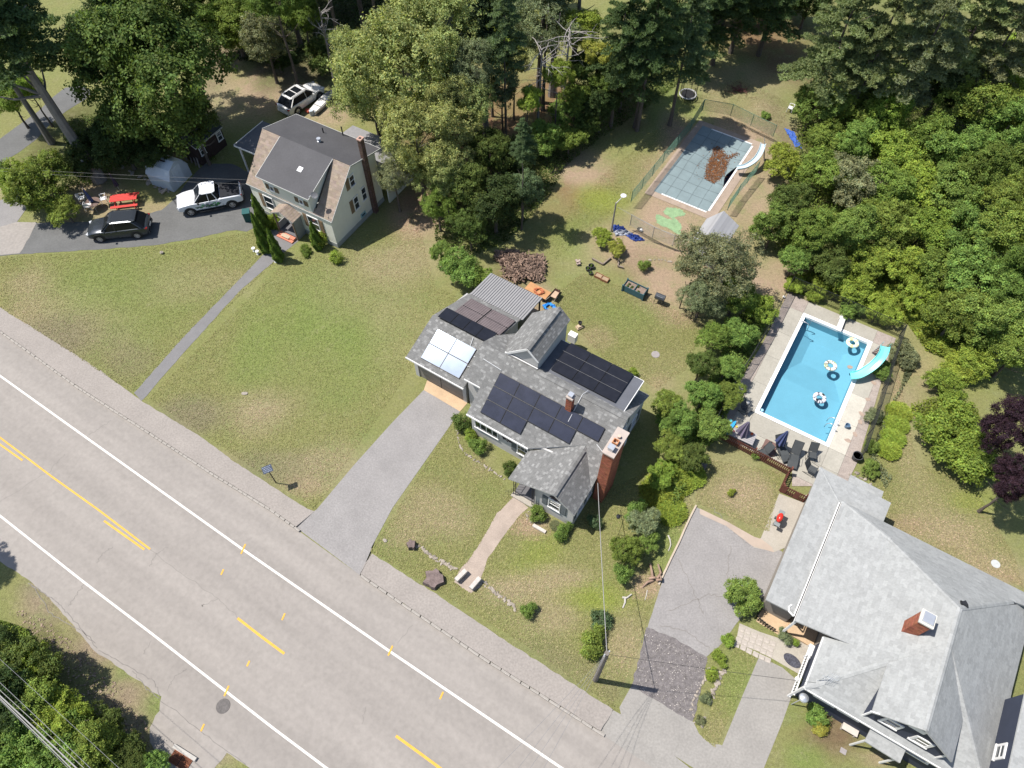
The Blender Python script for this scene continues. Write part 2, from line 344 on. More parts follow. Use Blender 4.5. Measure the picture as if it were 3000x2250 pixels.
F = np.stack([idx[:-1, :-1], idx[1:, :-1], idx[1:, 1:], idx[:-1, 1:]], -1).reshape(-1, 4)
keep = np.ones(len(F), bool)
for o_, a_, u0, u1, v0, v1 in POOLS:
    ca, sa = math.cos(a_), math.sin(a_)
    U = (co[:, 0]-o_[0])*ca+(co[:, 1]-o_[1])*sa; V = -(co[:, 0]-o_[0])*sa+(co[:, 1]-o_[1])*ca
    ins = (U > u0-.15) & (U < u1+.15) & (V > v0-.15) & (V < v1+.15)
    keep &= ~ins[F].any(axis=1)
F = F[keep]
me = bpy.data.meshes.new('ground'); me.vertices.add(len(co)); me.vertices.foreach_set('co', co.ravel().astype(np.float32))
me.loops.add(len(F)*4); me.loops.foreach_set('vertex_index', F.ravel().astype(np.int32))
me.polygons.add(len(F)); me.polygons.foreach_set('loop_start', (np.arange(len(F))*4).astype(np.int32)); me.update(calc_edges=True)
at = me.color_attributes.new('zone', 'FLOAT_COLOR', 'POINT')
cc = np.ones((len(co), 4), np.float32); cc[:, :3] = base.reshape(-1, 3); at.data.foreach_set('color', cc.ravel())
def ground_mat():
    m = bpy.data.materials.new('turf'); m.use_nodes = True; nt = m.node_tree; N = nt.nodes; L = nt.links; b = N['Principled BSDF']
    b.inputs['Roughness'].default_value = .95; b.inputs['Specular IOR Level'].default_value = .08
    a = N.new('ShaderNodeAttribute'); a.attribute_name = 'zone'; tc = N.new('ShaderNodeTexCoord')
    def noise(sc, det, lo, hi, o0, o1, rough=.6):
        n = N.new('ShaderNodeTexNoise'); n.inputs['Scale'].default_value = sc; n.inputs['Detail'].default_value = det; n.inputs['Roughness'].default_value = rough
        L.new(tc.outputs['Object'], n.inputs['Vector']); r = N.new('ShaderNodeMapRange')
        r.inputs[1].default_value = lo; r.inputs[2].default_value = hi; r.inputs[3].default_value = o0; r.inputs[4].default_value = o1
        L.new(n.outputs[0], r.inputs[0]); return r.outputs[0], n.outputs[0]
    def mul(x, y, blend='MULTIPLY', fac=1):
        k = N.new('ShaderNodeMix'); k.data_type = 'RGBA'; k.blend_type = blend
        if isinstance(fac, (int, float)): k.inputs[0].default_value = fac
        else: L.new(fac, k.inputs[0])
        for s_, t_ in ((x, 6), (y, 7)):
            if isinstance(s_, tuple): k.inputs[t_].default_value = s_
            else: L.new(s_, k.inputs[t_])
        return k.outputs[2]
    c = a.outputs['Color']
    f6, _ = noise(.16, 5, .46, .62, 0, .30, .6); c = mul(c, (.165, .205, .062, 1), 'MIX', f6)
    f1, _ = noise(1.1, 9, .52, .68, 0, .42, .75); c = mul(c, (.30, .25, .16, 1), 'MIX', f1)
    f2, _ = noise(.55, 8, .5, .64, 0, .40, .75); c = mul(c, (.135, .185, .052, 1), 'MIX', f2)
    f5, _ = noise(4.5, 6, .58, .68, 0, .60, .7); c = mul(c, (.225, .195, .12, 1), 'MIX', f5)
    f3, _ = noise(5.0, 8, .3, .7, .62, 1.38, .85); c = mul(c, f3)
    f4, h = noise(22, 4, .3, .7, .55, 1.45, .8); c = mul(c, f4)
    L.new(c, b.inputs['Base Color'])
    bp = N.new('ShaderNodeBump'); bp.inputs['Strength'].default_value = .9; bp.inputs['Distance'].default_value = .06
    L.new(h, bp.inputs['Height']); L.new(bp.outputs[0], b.inputs['Normal']); return m
me.materials.append(ground_mat())
g = link('ground', me, kind='structure')

ASPH = mat('old_asphalt', (.262, .238, .215), .9, .06, .35, bump=.25, fine=.10, tint=True, det=8)
WALKA = mat('pavement_asphalt', (.262, .235, .212), .92, .08, .6, bump=.3, fine=.12)
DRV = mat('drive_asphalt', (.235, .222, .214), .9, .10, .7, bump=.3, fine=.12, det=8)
DRVD = mat('dark_shaded_asphalt', (.118, .118, .115), .9, .14, .5, bump=.3, fine=.1)  # dark asphalt, darkened further: tree shade over the drive is put into this colour
PATHM = mat('path_asphalt', (.165, .16, .16), .9, .08, 1.2, bump=.3, fine=.1)
CONC = mat('concrete', (.33, .30, .255), .9, .10, .8, bump=.2, fine=.08, tint=True, det=8)
CONCT = mat('tan_concrete', (.44, .315, .20), .9, .12, 1.0, bump=.2, fine=.08)
ASPHR = mat('road_asphalt', (.262, .238, .215), .9, .035, .3, bump=.2, fine=.07, det=6, streak=.10)
PAINTW = mat('white_paint_line', (.62, .60, .55), .7, .12, 4, fine=.12)
PAINTY = mat('yellow_paint_line', (.60, .33, .045), .7, .12, 4, fine=.15)
CRACK = mat('crack_dark', (.185, .17, .155), .95, .2, 6)
GRAVEL = mat('gravel', (.15, .135, .132), .95, .35, 5, bump=1., fine=.5, det=8)

# road: between the kerb and the south verge, running out of frame both ways
kp = [(x, kerb_y(x), KZ) for x in np.arange(-70, 60, 1.0)]
vg = [P(-700, 1250, KZ), P(-60, 1610, KZ), P(77, 1694, KZ), P(150, 1760, KZ), P(280, 1907, KZ), P(400, 1990, KZ), P(470, 2042, KZ), P(466, 2080, KZ), P(438, 2133, KZ), P(440, 2170, KZ), P(456, 2215, KZ), P(500, 2300, KZ), P(620, 2260, KZ), P(664, 2205, KZ), P(723, 2243, KZ), P(1100, 2520, KZ), P(2000, 3100, KZ)]
road = kp + [(60, -30, KZ)] + jag(vg, .3, .05, 5, closed=False)[::-1] + [(-70, vg[0][1]+14, KZ)]
ro = sheet('road', road, ASPHR, .006, RA)
def line(name, px, w, m, parent=ro, dz=.012):
    mb = MB(); pts = [P(x, y, KZ) for x, y in px]; c, s = math.cos(-RA), math.sin(-RA)
    pts = [(p[0]*c-p[1]*s, p[0]*s+p[1]*c, p[2]) for p in pts]
    strip(mb, pts, w, dz); o = mb.build(name, m, parent); return o
line('edge_line', [(-800, 565), (0, 1101), (226, 1263), (712, 1610), (1143, 1909), (1645, 2250), (1980, 2470)], .13, PAINTW)
line('edge_line', [(-500, 1175), (0, 1511), (249, 1708), (452, 1862), (660, 2024), (800, 2133), (956, 2250), (1300, 2500)], .12, PAINTW)
line('centre_line', [(-700, 850), (0, 1282), (150, 1395), (290, 1495), (440, 1609)], .11, PAINTY)
line('centre_line', [(-500, 985), (0, 1302), (66, 1349)], .11, PAINTY)
line('centre_line', [(305, 1526), (423, 1610)], .12, PAINTY)
line('centre_line', [(696, 1811), (764, 1864), (833, 1915)], .14, PAINTY)
line('centre_line', [(1160, 2156), (1225, 2203), (1290, 2251), (1340, 2290)], .14, PAINTY)
for x, y, l in ((712,1610,16),(651,1677,9),(830,1808,11),(1143,1908,16),(1293,2039,12),(727,1945,9),(663,2026,17),(593,2133,12)):
    line('utility_mark', [(x+l*.45, y-l), (x-l*.35, y+l*.8)], .10, PAINTY, dz=.017)
def wiggle(px, seed, amp=5, n=9):
    rd = random.Random(seed); out = []
    for i in range(len(px)-1):
        for j in range(n):
            t = j/n; out.append((px[i][0]+(px[i+1][0]-px[i][0])*t+rd.uniform(-amp, amp)*.6, px[i][1]+(px[i+1][1]-px[i][1])*t+rd.uniform(-amp, amp)*.5))
    return out+[px[-1]]
for i, (px, w) in enumerate([([(80,1707),(170,1765),(200,1800),(280,1885)],.05),([(95,1715),(150,1800),(240,1850),(285,1900)],.04),([(285,1903),(380,1955),(450,1995),(470,2040)],.05),([(390,1965),(430,2020),(468,2045)],.04),
     ([(248,1712),(222,1745),(200,1776)],.03),([(330,1600),(300,1625),(282,1650)],.03),([(490,1602),(455,1625),(438,1660)],.03),([(440,1612),(560,1700),(640,1755),(700,1812)],.025),([(470,2050),(600,2150),(720,2240)],.04),
     ([(548,1960),(510,1985),(490,2025)],.03),([(325,1232),(260,1275)],.025),([(190,1330),(140,1385),(0,1470)],.02),([(1210,1830),(1165,1885)],.025),([(1053,1680),(1075,1640),(1090,1622)],.04),([(796,1497),(830,1470),(843,1452)],.04),
     ([(440,1880),(420,1915)],.025),([(640,1755),(600,1770),(590,1776)],.025),([(1060,2120),(1072,2070)],.02)]):
    line('crack', wiggle(px, i, 6), w*.8, CRACK, dz=.010)
# asphalt pavement beside the kerb, as a raised slab
def along_kerb(x0, x1, off=0.0): return [(x, kerb_y(x)+off, 0.0) for x in np.arange(x0, x1, .8)]+[(x1, kerb_y(x1)+off, 0.0)]
e1 = [P(-900, 340), P(0, 901), P(120, 975), P(294, 1085), P(407, 1170), P(430, 1184), P(588, 1279), P(678, 1347), P(900, 1491), P(921, 1498)]
kx0, kx1 = P(-900, 402)[0], P(866, 1548)[0]
sheet('pavement', jag(e1, .3, .035, 3, closed=False)[::-1]+along_kerb(kx0, kx1, .1), WALKA, .008, thick=.15)
e2 = [P(1055, 1684), P(1071, 1650), P(1090, 1621), P(1180, 1680), P(1278, 1741), P(1400, 1822), P(1514, 1899), P(1683, 2005), P(1797, 2079), P(1760, 2140)]
sheet('pavement', jag(e2, .3, .035, 4, closed=False)+along_kerb(P(1055, 1684)[0], P(1750, 2142)[0], .1)[::-1], WALKA, .008, thick=.15)
# kerb stones, one by one
kb = MB(); kbo = thing('kerb', 'x', 'x'); del kbo['label']; del kbo['category']; kbo['kind'] = 'structure'
KST = mat('kerb_granite', (.30, .275, .245), .9, .22, 5, bump=.6, fine=.2)
sm = []
for i in range(5):
    b = MB(); rd = random.Random(i); w, h = .085, .065
    pts = [(-w+rd.uniform(-.01,.01), -h), (w, -h+rd.uniform(-.01,.01)), (w+rd.uniform(-.01,.01), h), (-w, h+rd.uniform(-.01,.01))]
    b.prism([(x*1.0, y) for x, y in pts], -.16, rd.uniform(-.004, .022)); sm.append(b.mesh('stone', KST))
def kerb_run(x0, x1, seed, L=.42):
    rd = random.Random(seed); x = x0
    while x < x1:
        l = L*rd.uniform(.8, 1.25); dx = l*math.cos(RA); xm = x+dx/2
        a = math.atan2(kerb_y(x+dx)-kerb_y(x), dx)
        o = link('kerbstone', sm[rd.randrange(5)], kbo, loc=(xm, kerb_y(xm), .012), rz=a+rd.uniform(-.03, .03)); o.scale = (l/.17*.93, 1.05, 1)
        x += dx
kerb_run(P(-60, 935)[0], P(866, 1548)[0], 1); kerb_run(P(1055, 1684)[0], P(1750, 2142)[0], 2, .62)

# drives, paths
sheet('drive', [N6(190, 815), N6(0, 1010), P(1035, 1365), P(925, 1496), P(1087, 1606), P(1150, 1488), N6(410, 945)], DRV, .014, RA)
sheet('drive_apron', [P(925, 1494), P(868, 1546, KZ), P(960, 1614, KZ), P(1055, 1686, KZ), P(1089, 1606)], DRV, .012, RA)
sheet('drive_apron', [N6(190, 815), N6(410, 945), N6(450, 900), N6(560, 760), N6(230, 700)], CONCT, .020, RA)
sheet('path', jag([P(393, 1152), P(416, 1174), P(470, 1112), P(560, 1010), P(700, 855), P(775, 790), P(812, 758), P(833, 738), P(862, 716), N2(630, 1395), N2(480, 1330), N2(340, 1270), N2(345, 1420), P(772, 745), P(700, 820), P(540, 985), P(440, 1098)], .4, .03, 8), PATHM, .012)
sheet('path', jag([NF(1085, 5), NF(1180, 90), NF(1110, 150), NF(1000, 300), NF(900, 440), NF(855, 570), NF(845, 640), NF(780, 682), NF(665, 605), NF(700, 520), NF(760, 460), NF(860, 310), NF(960, 130)], .3, .03, 9), mat('worn_concrete_path', (.32, .26, .215), .92, .14, 1.2, bump=.3, fine=.12), .012)
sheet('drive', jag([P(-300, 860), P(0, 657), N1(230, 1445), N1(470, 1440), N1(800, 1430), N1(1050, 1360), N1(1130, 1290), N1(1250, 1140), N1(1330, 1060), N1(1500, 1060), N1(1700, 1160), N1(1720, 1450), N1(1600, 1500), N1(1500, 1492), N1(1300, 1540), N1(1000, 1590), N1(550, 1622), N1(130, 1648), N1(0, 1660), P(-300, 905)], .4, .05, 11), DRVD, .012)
sheet('drive_apron', jag([N1(0, 1470), N1(110, 1440), N1(240, 1442), N1(190, 1540), N1(130, 1642), N1(0, 1652), P(-300, 890), P(-300, 850)], .4, .03, 12), ASPH, .018)
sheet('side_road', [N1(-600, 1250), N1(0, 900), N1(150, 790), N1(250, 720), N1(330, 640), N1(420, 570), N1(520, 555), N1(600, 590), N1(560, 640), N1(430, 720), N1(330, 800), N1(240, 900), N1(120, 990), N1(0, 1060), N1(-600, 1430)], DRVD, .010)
sheet('side_road', [N1(-600, 1700), N1(0, 1300), N1(120, 1250), N1(260, 1220), N1(240, 1270), N1(180, 1340), N1(110, 1440), N1(0, 1478), N1(-600, 1900)], mat('side_asphalt', (.215, .205, .2), .9, .08, .8, bump=.2, fine=.1), .014)
drA = [D(1503,1095), D(1560,1128), D(1640,1170), D(1690,1192), D(1700,1230), D(1640,1300), D(1600,1335), D(1560,1390), D(1525,1420), D(1450,1385), D(1398,1358), D(1420,1290), D(1445,1215), D(1478,1145)]
sheet('drive', jag(drA, .4, .03, 13), DRV, .012)
sheet('gravel_drive', jag([D(1398,1356), D(1460,1380), D(1530,1422), D(1515,1480), D(1498,1560), D(1430,1520), D(1365,1482), D(1380,1420)], .3, .06, 14), GRAVEL, .018)
APR = mat('apron_asphalt', (.25, .235, .215), .9, .08, .6, bump=.25, fine=.1)
sheet('drive', [D(1498,1560), D(1365,1480), D(1338,1528), D(1345,1560), D(1530,1680), D(1700,1800), D(1760,1760), D(1650,1659), D(1690,1560), D(1722,1470), D(1690,1442), D(1640,1418), D(1605,1500), D(1560,1610), D(1528,1602), D(1510,1585)], APR, .010)
sheet('drive_apron', [D(1345,1545), P(1797, 2081), P(1745, 2140, KZ), P(2010, 2312, KZ), P(2460, 2570, KZ), D(1730,1830), D(1530,1690)], APR, .009)
gs = MB(); rd = random.Random(7); gp = [D(1398,1360), D(1528,1424), D(1496,1556), D(1370,1482)]
for i in range(800):                       # loose pale stones on the gravel
    a, b = rd.random(), rd.random(); p = [gp[0][k]*(1-a)*(1-b)+gp[1][k]*a*(1-b)+gp[2][k]*a*b+gp[3][k]*(1-a)*b for k in (0, 1)]
    r = rd.uniform(.015, .04); s = rd.choice((.5, .8, 1.0, 1.4, 1.9)); gs.blob(p[0]+rd.uniform(-.2, .2), p[1]+rd.uniform(-.2, .2), .03, r, r*.8, r*.6, i, .2, (s, s*.97, s*.95), 5, 3)
gs.build('loose_stones', mat('loose_stone', (.25, .235, .22), .9, .2, 9, tint=True), kind='stuff')
for px in ([(2085,1480+5),(2150,1560),(2200,1600)], [(1960,1790),(2080,1740),(2150,1760)], [(1990,1640),(2040,1750),(2060,1800)], [(1930,1830),(2010,1850),(2080,1900)], [(2140,1600),(2130,1700)]):
    mb = MB(); strip(mb, [P(x, y) for x, y in wiggle(px, px[0][0], 7, 10)], .03, .020); mb.build('drive_crack', CRACK, kind='structure')
# concrete walk and terrace beside the large house
sheet('concrete_walk', [NQ(1430,590), NQ(1850,750), NQ(1900,620), NQ(2100,560), NQ(1700,1500), NQ(1350,1640), NQ(960,1560), NQ(1105,1380)], CONC, .016, RA)
sheet('concrete_walk', [NQ(0,860), NQ(480,1090), NQ(980,1370), NQ(1110,1410), NQ(1300,1560), NQ(1340,1650), NQ(950,1540), NQ(480,1180), NQ(0,960)], mat('edge_concrete', (.36, .29, .235), .9, .1, 1), .022, RA)
sheet('terrace', [NK(90, 420), NK(420, 560), NK(900, 720), NK(1500, 700), NK(1500, 1200), NK(1130, 1290), NK(660, 1015), NK(400, 880), NK(30, 740)], CONC, .016, RA)
sheet('gravel_yard', [NK(460, 150), NK(560, 60), NK(960, 260), NK(880, 560), NK(740, 620), NK(640, 560), NK(360, 390)], CONCT, .022, RA)
pv = thing('paving', 'x', 'x'); del pv['label']; del pv['category']; pv['kind'] = 'structure'
PAV = mat('paver', (.37, .33, .29), .9, .18, 3, bump=.4, fine=.12)
rd = random.Random(5); o0 = NK(110, 470); a0 = ang(NK(110, 470), NK(480, 640))
pm = []
for i in range(4):
    b = MB(); b.prism([(-.16+rd.uniform(-.02,.02), -.14), (.16, -.14+rd.uniform(-.02,.02)), (.16+rd.uniform(-.02,.02), .14), (-.16, .14+rd.uniform(-.02,.02))], -.02, .02); pm.append(b.mesh('paver', PAV))
for i in range(6):
    for j in range(4):
        u, v = .1+i*.36+rd.uniform(-.02,.02), -.15-j*.33+rd.uniform(-.02,.02)
        link('paver', pm[rd.randrange(4)], pv, loc=(o0[0]+u*math.cos(a0)-v*math.sin(a0), o0[1]+u*math.sin(a0)+v*math.cos(a0), .022), rz=a0+rd.uniform(-.08,.08))
# ------------------------------------------------------------------ houses
SH_GREY = mat('grey_shingle', (.155, .154, .151), .93, .10, 1.2, bump=.3, fine=.14, tint=True)
SH_BROWN = mat('brown_shingle', (.255, .205, .165), .93, .10, 1.5, bump=.3, fine=.12, tint=True)
SH_PALE = mat('pale_weathered_shingle', (.285, .29, .285), .9, .06, .6, bump=.2, fine=.08, tint=True, det=8)
MEMB = mat('dark_roof_membrane', (.064, .063, .068), .75, .12, .6, fine=.08, det=8)
MEMB2 = mat('slate_membrane', (.10, .105, .12), .7, .1, .8, fine=.06)
TRIM = mat('white_trim', (.72, .71, .69), .6, .05, 2)
SIDG = mat('grey_siding', (.43, .42, .405), .8, .05, 1.5, tint=True)
SIDC = mat('cream_siding', (.66, .645, .56), .8, .06, .8, tint=True)
SIDN = mat('navy_siding', (.035, .042, .065), .7, .08, 1.5, tint=True)
SIDT = mat('taupe_siding', (.33, .28, .24), .8, .08, 1)
FOUND = mat('foundation_grey', (.30, .31, .30), .9, .1, 2)
GLASS = mat('window_glass', (.03, .038, .045), .08, .2, 1, spec=.8)
SHUTG = mat('slate_shutter', (.10, .115, .125), .7, .08, 3)
SHUTB = mat('brown_shutter', (.20, .14, .085), .8, .1, 3)
BRICK = mat('red_brick', (.30, .105, .060), .9, .22, 4, bump=.4, fine=.15, tint=True)
BRICKD = mat('dark_brick', (.12, .075, .062), .9, .25, 4, bump=.4, fine=.15, tint=True)
MORT = mat('mortar', (.30, .24, .20), .95, .1, 4)
METAL = mat('galvanised_metal', (.55, .57, .60), .35, .08, 3, metal=.6)
PANB = mat('solar_black', (.012, .012, .016), .30, .3, 2, spec=.6)
PANN = mat('solar_navy', (.018, .020, .034), .22, .3, 1.5, spec=.8)
PANP = mat('solar_mirror', (.34, .42, .54), .052, .12, .8, spec=1., metal=.9)
PANBR = mat('solar_brown', (.13, .105, .105), .35, .2, 2, spec=.6)
CONDM = mat('conduit_grey', (.55, .56, .57), .5, .05, 3)

def greyc(r):
    k = r.random(); s = r.uniform(1.3,1.55) if k < .16 else (1.15 if k < .28 else r.uniform(.88, 1.04)); return (s, s, s*.99)
def brownc(r): s = r.uniform(.85, 1.15); return (s, s*r.uniform(.96, 1.02), s*r.uniform(.93, 1.03))
def palec(r): s = r.uniform(.90, 1.08); return (s, s, s)
def roof(parent, planes, m, colf, along=(1, 0, 0), exp=.15, tab=.19, t=.12, name='roof', under=None, lift=.013):
    """a roof part: solid slabs, with shingles laid over them as one 'stuff' child"""
    mb = MB(); sh = MB(); rd = random.Random(len(planes)*7+3)
    for p in planes:
        al = along
        if isinstance(p, dict): al = p['along']; p = p['p']
        mb.slab(p, t)
        courses(sh, [(q[0], q[1], q[2]+.002) for q in p], al, exp, tab, lift, rd, colf)
    o = mb.build(name, under or mat('roof_edge', (.42,.42,.41), .7, .05, 2), parent)
    sh.build('shingles', m, o, kind='stuff'); return o
def siding(mb, poly, exp=.15, lift=.013, c=(1, 1, 1)):
    """lapped boards on a vertical wall polygon (counter-clockwise seen from outside)"""
    p = [Vector(q) for q in poly]; nrm = Vector((0, 0, 0))
    for i in range(len(p)): nrm += p[i].cross(p[(i+1) % len(p)])
    nrm.normalize(); e = Vector((-nrm.y, nrm.x, 0)).normalized(); o = p[0]
    q2 = [((q-o).dot(e), (q-o).z) for q in p]; y = min(q[1] for q in q2); top = max(q[1] for q in q2)
    while y < top-1e-4:
        t = clip(clip(q2, 0, 1, y+exp), 0, -1, -y)
        if len(t) > 2:
            pts = [o+e*a+Vector((0, 0, b))+nrm*(lift*(1-(b-y)/exp)) for a, b in t]; mb.poly(pts, c)
            low = sorted([i for i in range(len(t)) if abs(t[i][1]-y) < 1e-5], key=lambda i: t[i][0])
            if len(low) > 1: mb.poly([pts[low[0]], pts[low[0]]-nrm*lift, pts[low[-1]]-nrm*lift, pts[low[-1]]], c)
        y += exp
def walls(parent, polys, m, exp=.15, name='wall', thick=.12):
    for p in polys:
        mb = MB(); siding(mb, p, exp); q = [Vector(a) for a in p]; nrm = Vector((0, 0, 0))
        for i in range(len(q)): nrm += q[i].cross(q[(i+1) % len(q)])
        nrm.normalize(); b = [a-nrm*thick for a in q]; n = len(q)
        mb.grid([tuple(x) for x in q]+[tuple(x) for x in b], [tuple(range(n, 2*n))[::-1]]+[(i, n+i, n+(i+1) % n, (i+1) % n) for i in range(n)])
        mb.build(name, m, parent)
def window(parent, c, n, w, h, shut=None, sash=True, cols=1, frame=.07, mat_f=None, off=.02, grid=False):
    n = Vector(n).normalized(); a = Vector((-n.y, n.x, 0)); c = Vector(c)+n*off; up = Vector((0, 0, 1)); f = MB()
    def bx(mb, x0, x1, z0, z1, d0, d1):
        vs = [tuple(c+a*x+up*z+n*d) for d in (d0, d1) for x, z in ((x0, z0), (x1, z0), (x1, z1), (x0, z1))]
        mb.grid(vs, [(3,2,1,0),(4,5,6,7),(0,1,5,4),(1,2,6,5),(2,3,7,6),(3,0,4,7)])
    W, H = w/2, h/2
    bx(f, -W, W, H-frame, H+.02, -.01, .05); bx(f, -W-.03, W+.03, -H-.03, -H+frame*.7, -.01, .08)
    bx(f, -W, -W+frame, -H+frame*.7, H-frame, -.01, .05); bx(f, W-frame, W, -H+frame*.7, H-frame, -.01, .05)
    if sash: bx(f, -W+frame, W-frame, -.02, .03, -.01, .04)
    for i in range(1, cols): x = -W+w*i/cols; bx(f, x-.025, x+.025, -H+frame*.7, H-frame, -.01, .04)
    if grid:
        for i in (1, 2): x = -W+w*i/3; bx(f, x-.012, x+.012, .03, H-frame, 0, .03)
        bx(f, -W+frame, W-frame, H*.5, H*.5+.02, 0, .03)
    o = f.build('window', mat_f or TRIM, parent)
    for i in range(cols):
        g = MB(); x0 = -W+frame if i == 0 else -W+w*i/cols+.025; x1 = W-frame if i == cols-1 else -W+w*(i+1)/cols-.025
        if sash: bx(g, x0, x1, .03, H-frame, -.008, .012); bx(g, x0, x1, -H+frame*.7, -.02, -.008, .008)
        else: bx(g, x0, x1, -H+frame*.7, H-frame, -.008, .012)
        g.build('pane', GLASS, o)
    if shut:
        for sgn in ((-1, 1) if not isinstance(shut, tuple) else shut[1]):
            sm_ = shut[0] if isinstance(shut, tuple) else shut
            s = MB(); x = sgn*(W+.05+.19); bx(s, x-.19, x+.19, -H, H, -.01, .03)
            k = 7
            for j in range(k): z = -H+.05+(h-.1)*(j+.1)/k; bx(s, x-.15, x+.15, z, z+(h-.1)/k*.6, .03, .042)
            s.build('shutter', sm_, parent)
    return o
def bricks(parent, x0, x1, y0, y1, z0, z1, m, top=True, name='shaft', zs=None, mm=None):
    """brick shaft: mortar core, bricks proud of it, joined as one mesh (smaller than can be picked apart)"""
    core = MB(); core.box(x0+.01, x1-.01, y0+.01, y1-.01, z0, z1); c = core.build(name, mm or MORT, parent)
    b = MB(); rd = random.Random(2); bh, bl = .075, .21; z = z0; k = 0
    while z < z1-.02:
        zt = min(z+bh-.010, z1)
        for ax, lo, hi, f in (('x', x0, x1, y0), ('x', x0, x1, y1), ('y', y0, y1, x0), ('y', y0, y1, x1)):
            t = lo-(bl/2 if k % 2 else 0)
            while t < hi:
                a0, a1 = max(t+.005, lo), min(t+bl-.005, hi)
                if a1-a0 > .02:
                    s = rd.uniform(.72, 1.25); cc_ = (s, s*rd.uniform(.85, 1.1), s*rd.uniform(.85, 1.1)); d = rd.uniform(.0, .006)
                    sg = 1 if f in (x1, y1) and f != lo else -1
                    sg = 1 if ((ax == 'x' and f == y1) or (ax == 'y' and f == x1)) else -1
                    g0, g1 = sorted((f-sg*.03, f+sg*d))
                    if ax == 'x': b.box(a0, a1, g0, g1, z, zt, cc_)
                    else: b.box(g0, g1, a0, a1, z, zt, cc_)
                t += bl
        z += bh; k += 1
    b.build('brickwork', m, c, kind='stuff'); return c
def panel(parent, x0, x1, y0, y1, zf, m, name='solar_panel', t=.04):
    mb = MB(); g = .012
    pts = [(x0+g, y0+g), (x1-g, y0+g), (x1-g, y1-g), (x0+g, y1-g)]
    mb.slab([(x, y, zf(x, y)) for x, y in pts], t)
    o = mb.build(name, mat('panel_frame', (.02, .02, .022), .4, .1, 2, metal=.3), parent)
    q = MB(); e = .035; q.slab([(x, y, zf(x, y)+.004) for x, y in ((x0+e, y0+e), (x1-e, y0+e), (x1-e, y1-e), (x0+e, y1-e))], .006)
    q.build('panel_glass', m, o); return o

# ---- the central grey house
A0 = P(1150+450/2.074, 750+960/2.074, 2.7); AA = math.radians(-32.5)
hs = thing('grey_house', 'single-storey grey house with dark solar panels across its mottled grey roof', 'house', (A0[0], A0[1], 0), AA)
RS = .645; ZE = 2.7; VR = 3.85; ZR = ZE+RS*VR
fz = lambda x, y: ZE+RS*y
rz_ = lambda x, y: ZR-RS*(y-VR)
LS = 3.75; wl = lambda x: LS-.43*(7.85-x) ; wr = lambda x: LS-.80*(x-7.85)
vm_l = lambda x: (wl(x)-ZE)/RS; vm_r = lambda x: (wr(x)-ZE)/RS
roof(hs, [[(0,0,ZE),(4.68,0,ZE),(7.85,vm_l(7.85),LS),(7.85,VR,ZR),(0,VR,ZR)],
          [(7.85,vm_l(7.85),LS),(9.35,vm_r(9.35),wr(9.35)),(9.35,VR,ZR),(7.85,VR,ZR)],
          [(-1.25,1.66,fz(0,1.66)),(0,1.66,fz(0,1.66)),(0,VR,ZR),(-1.25,VR,ZR)],
          [(-1.25,VR,ZR),(9.35,VR,ZR),(9.35,7.6,rz_(0,7.6)),(-.25,7.6,rz_(0,7.6)),(-1.25,5.4,rz_(0,5.4))],
          {'p': [(4.68,-2.28,wl(4.68)),(7.85,-2.28,LS),(7.85,vm_l(7.85),LS),(4.68,0,wl(4.68))], 'along': (0,1,0)},
          {'p': [(7.85,-2.28,LS),(9.35,-2.28,wr(9.35)),(9.35,vm_r(9.35),wr(9.35)),(7.85,vm_r(7.85),LS)], 'along': (0,1,0)}], SH_GREY, greyc)
# ridge caps
cap = MB(); rd = random.Random(4)
def caps(p, q, w=.17, n=.22):
    p, q = Vector(p), Vector(q); L = (q-p).length; d = (q-p)/L; s = Vector((-d.y, d.x, 0)).normalized(); k = int(L/n)
    for i in range(k):
        a, b = p+d*(i*n), p+d*((i+1)*n+.02); z = Vector((0, 0, .035)); zl = Vector((0, 0, -.06)); c = greyc(rd)
        cap.poly([a+s*w+zl+z, a+z*1.3, b+z, b+s*w+zl+z*.8], c); cap.poly([a+z*1.3, a-s*w+zl+z, b-s*w+zl+z*.8, b+z], c)
caps((2.95, VR, ZR), (9.35, VR, ZR)); caps((7.85, -2.28, LS), (7.85, 1.45, LS)); caps((2.06, 4.0, 6.75), (2.06, 7.95, 6.75))
cap.build('ridge_caps', SH_GREY, hs, kind='stuff')
walls(hs, [[(.15,.27,0),(4.9,.27,0),(4.9,.27,2.75),(.15,.27,2.75)],
           [(6.4,-2.0,0),(9.2,-2.0,0),(9.2,-2.0,wr(9.2)-.14),(7.85,-2.0,LS-.14),(6.4,-2.0,wl(6.4)-.1)],
           [(9.2,-2.0,0),(9.2,7.25,0),(9.2,7.25,rz_(0,7.25)-.1),(9.2,VR,ZR-.12),(9.2,.9,3.0),(9.2,.5,2.45),(9.2,-2.0,2.45)],
           [(9.2,7.25,0),(-.1,7.25,0),(-.1,7.25,2.8),(9.2,7.25,2.8)],
           [(6.4,.38,0),(6.4,-2.0,0),(6.4,-2.0,3.0),(6.4,.38,3.0)],
           [(4.9,.385,0),(6.4,.385,0),(6.4,.385,3.1),(4.9,.385,2.75)],
           [(.15,1.9,0),(.15,.38,0),(.15,.38,2.85),(.15,1.9,3.8)],
           [(-1.2,1.95,0),(.15,1.95,0),(.15,1.95,3.8),(-1.2,1.95,3.8)]], SIDG)
b = MB(); b.bar((0,-.03,2.66),(4.68,-.03,2.66),.07,.14); b.bar((-1.25,1.62,3.68),(0,1.62,3.68),.05,.14)
b.build('fascia', TRIM, hs)
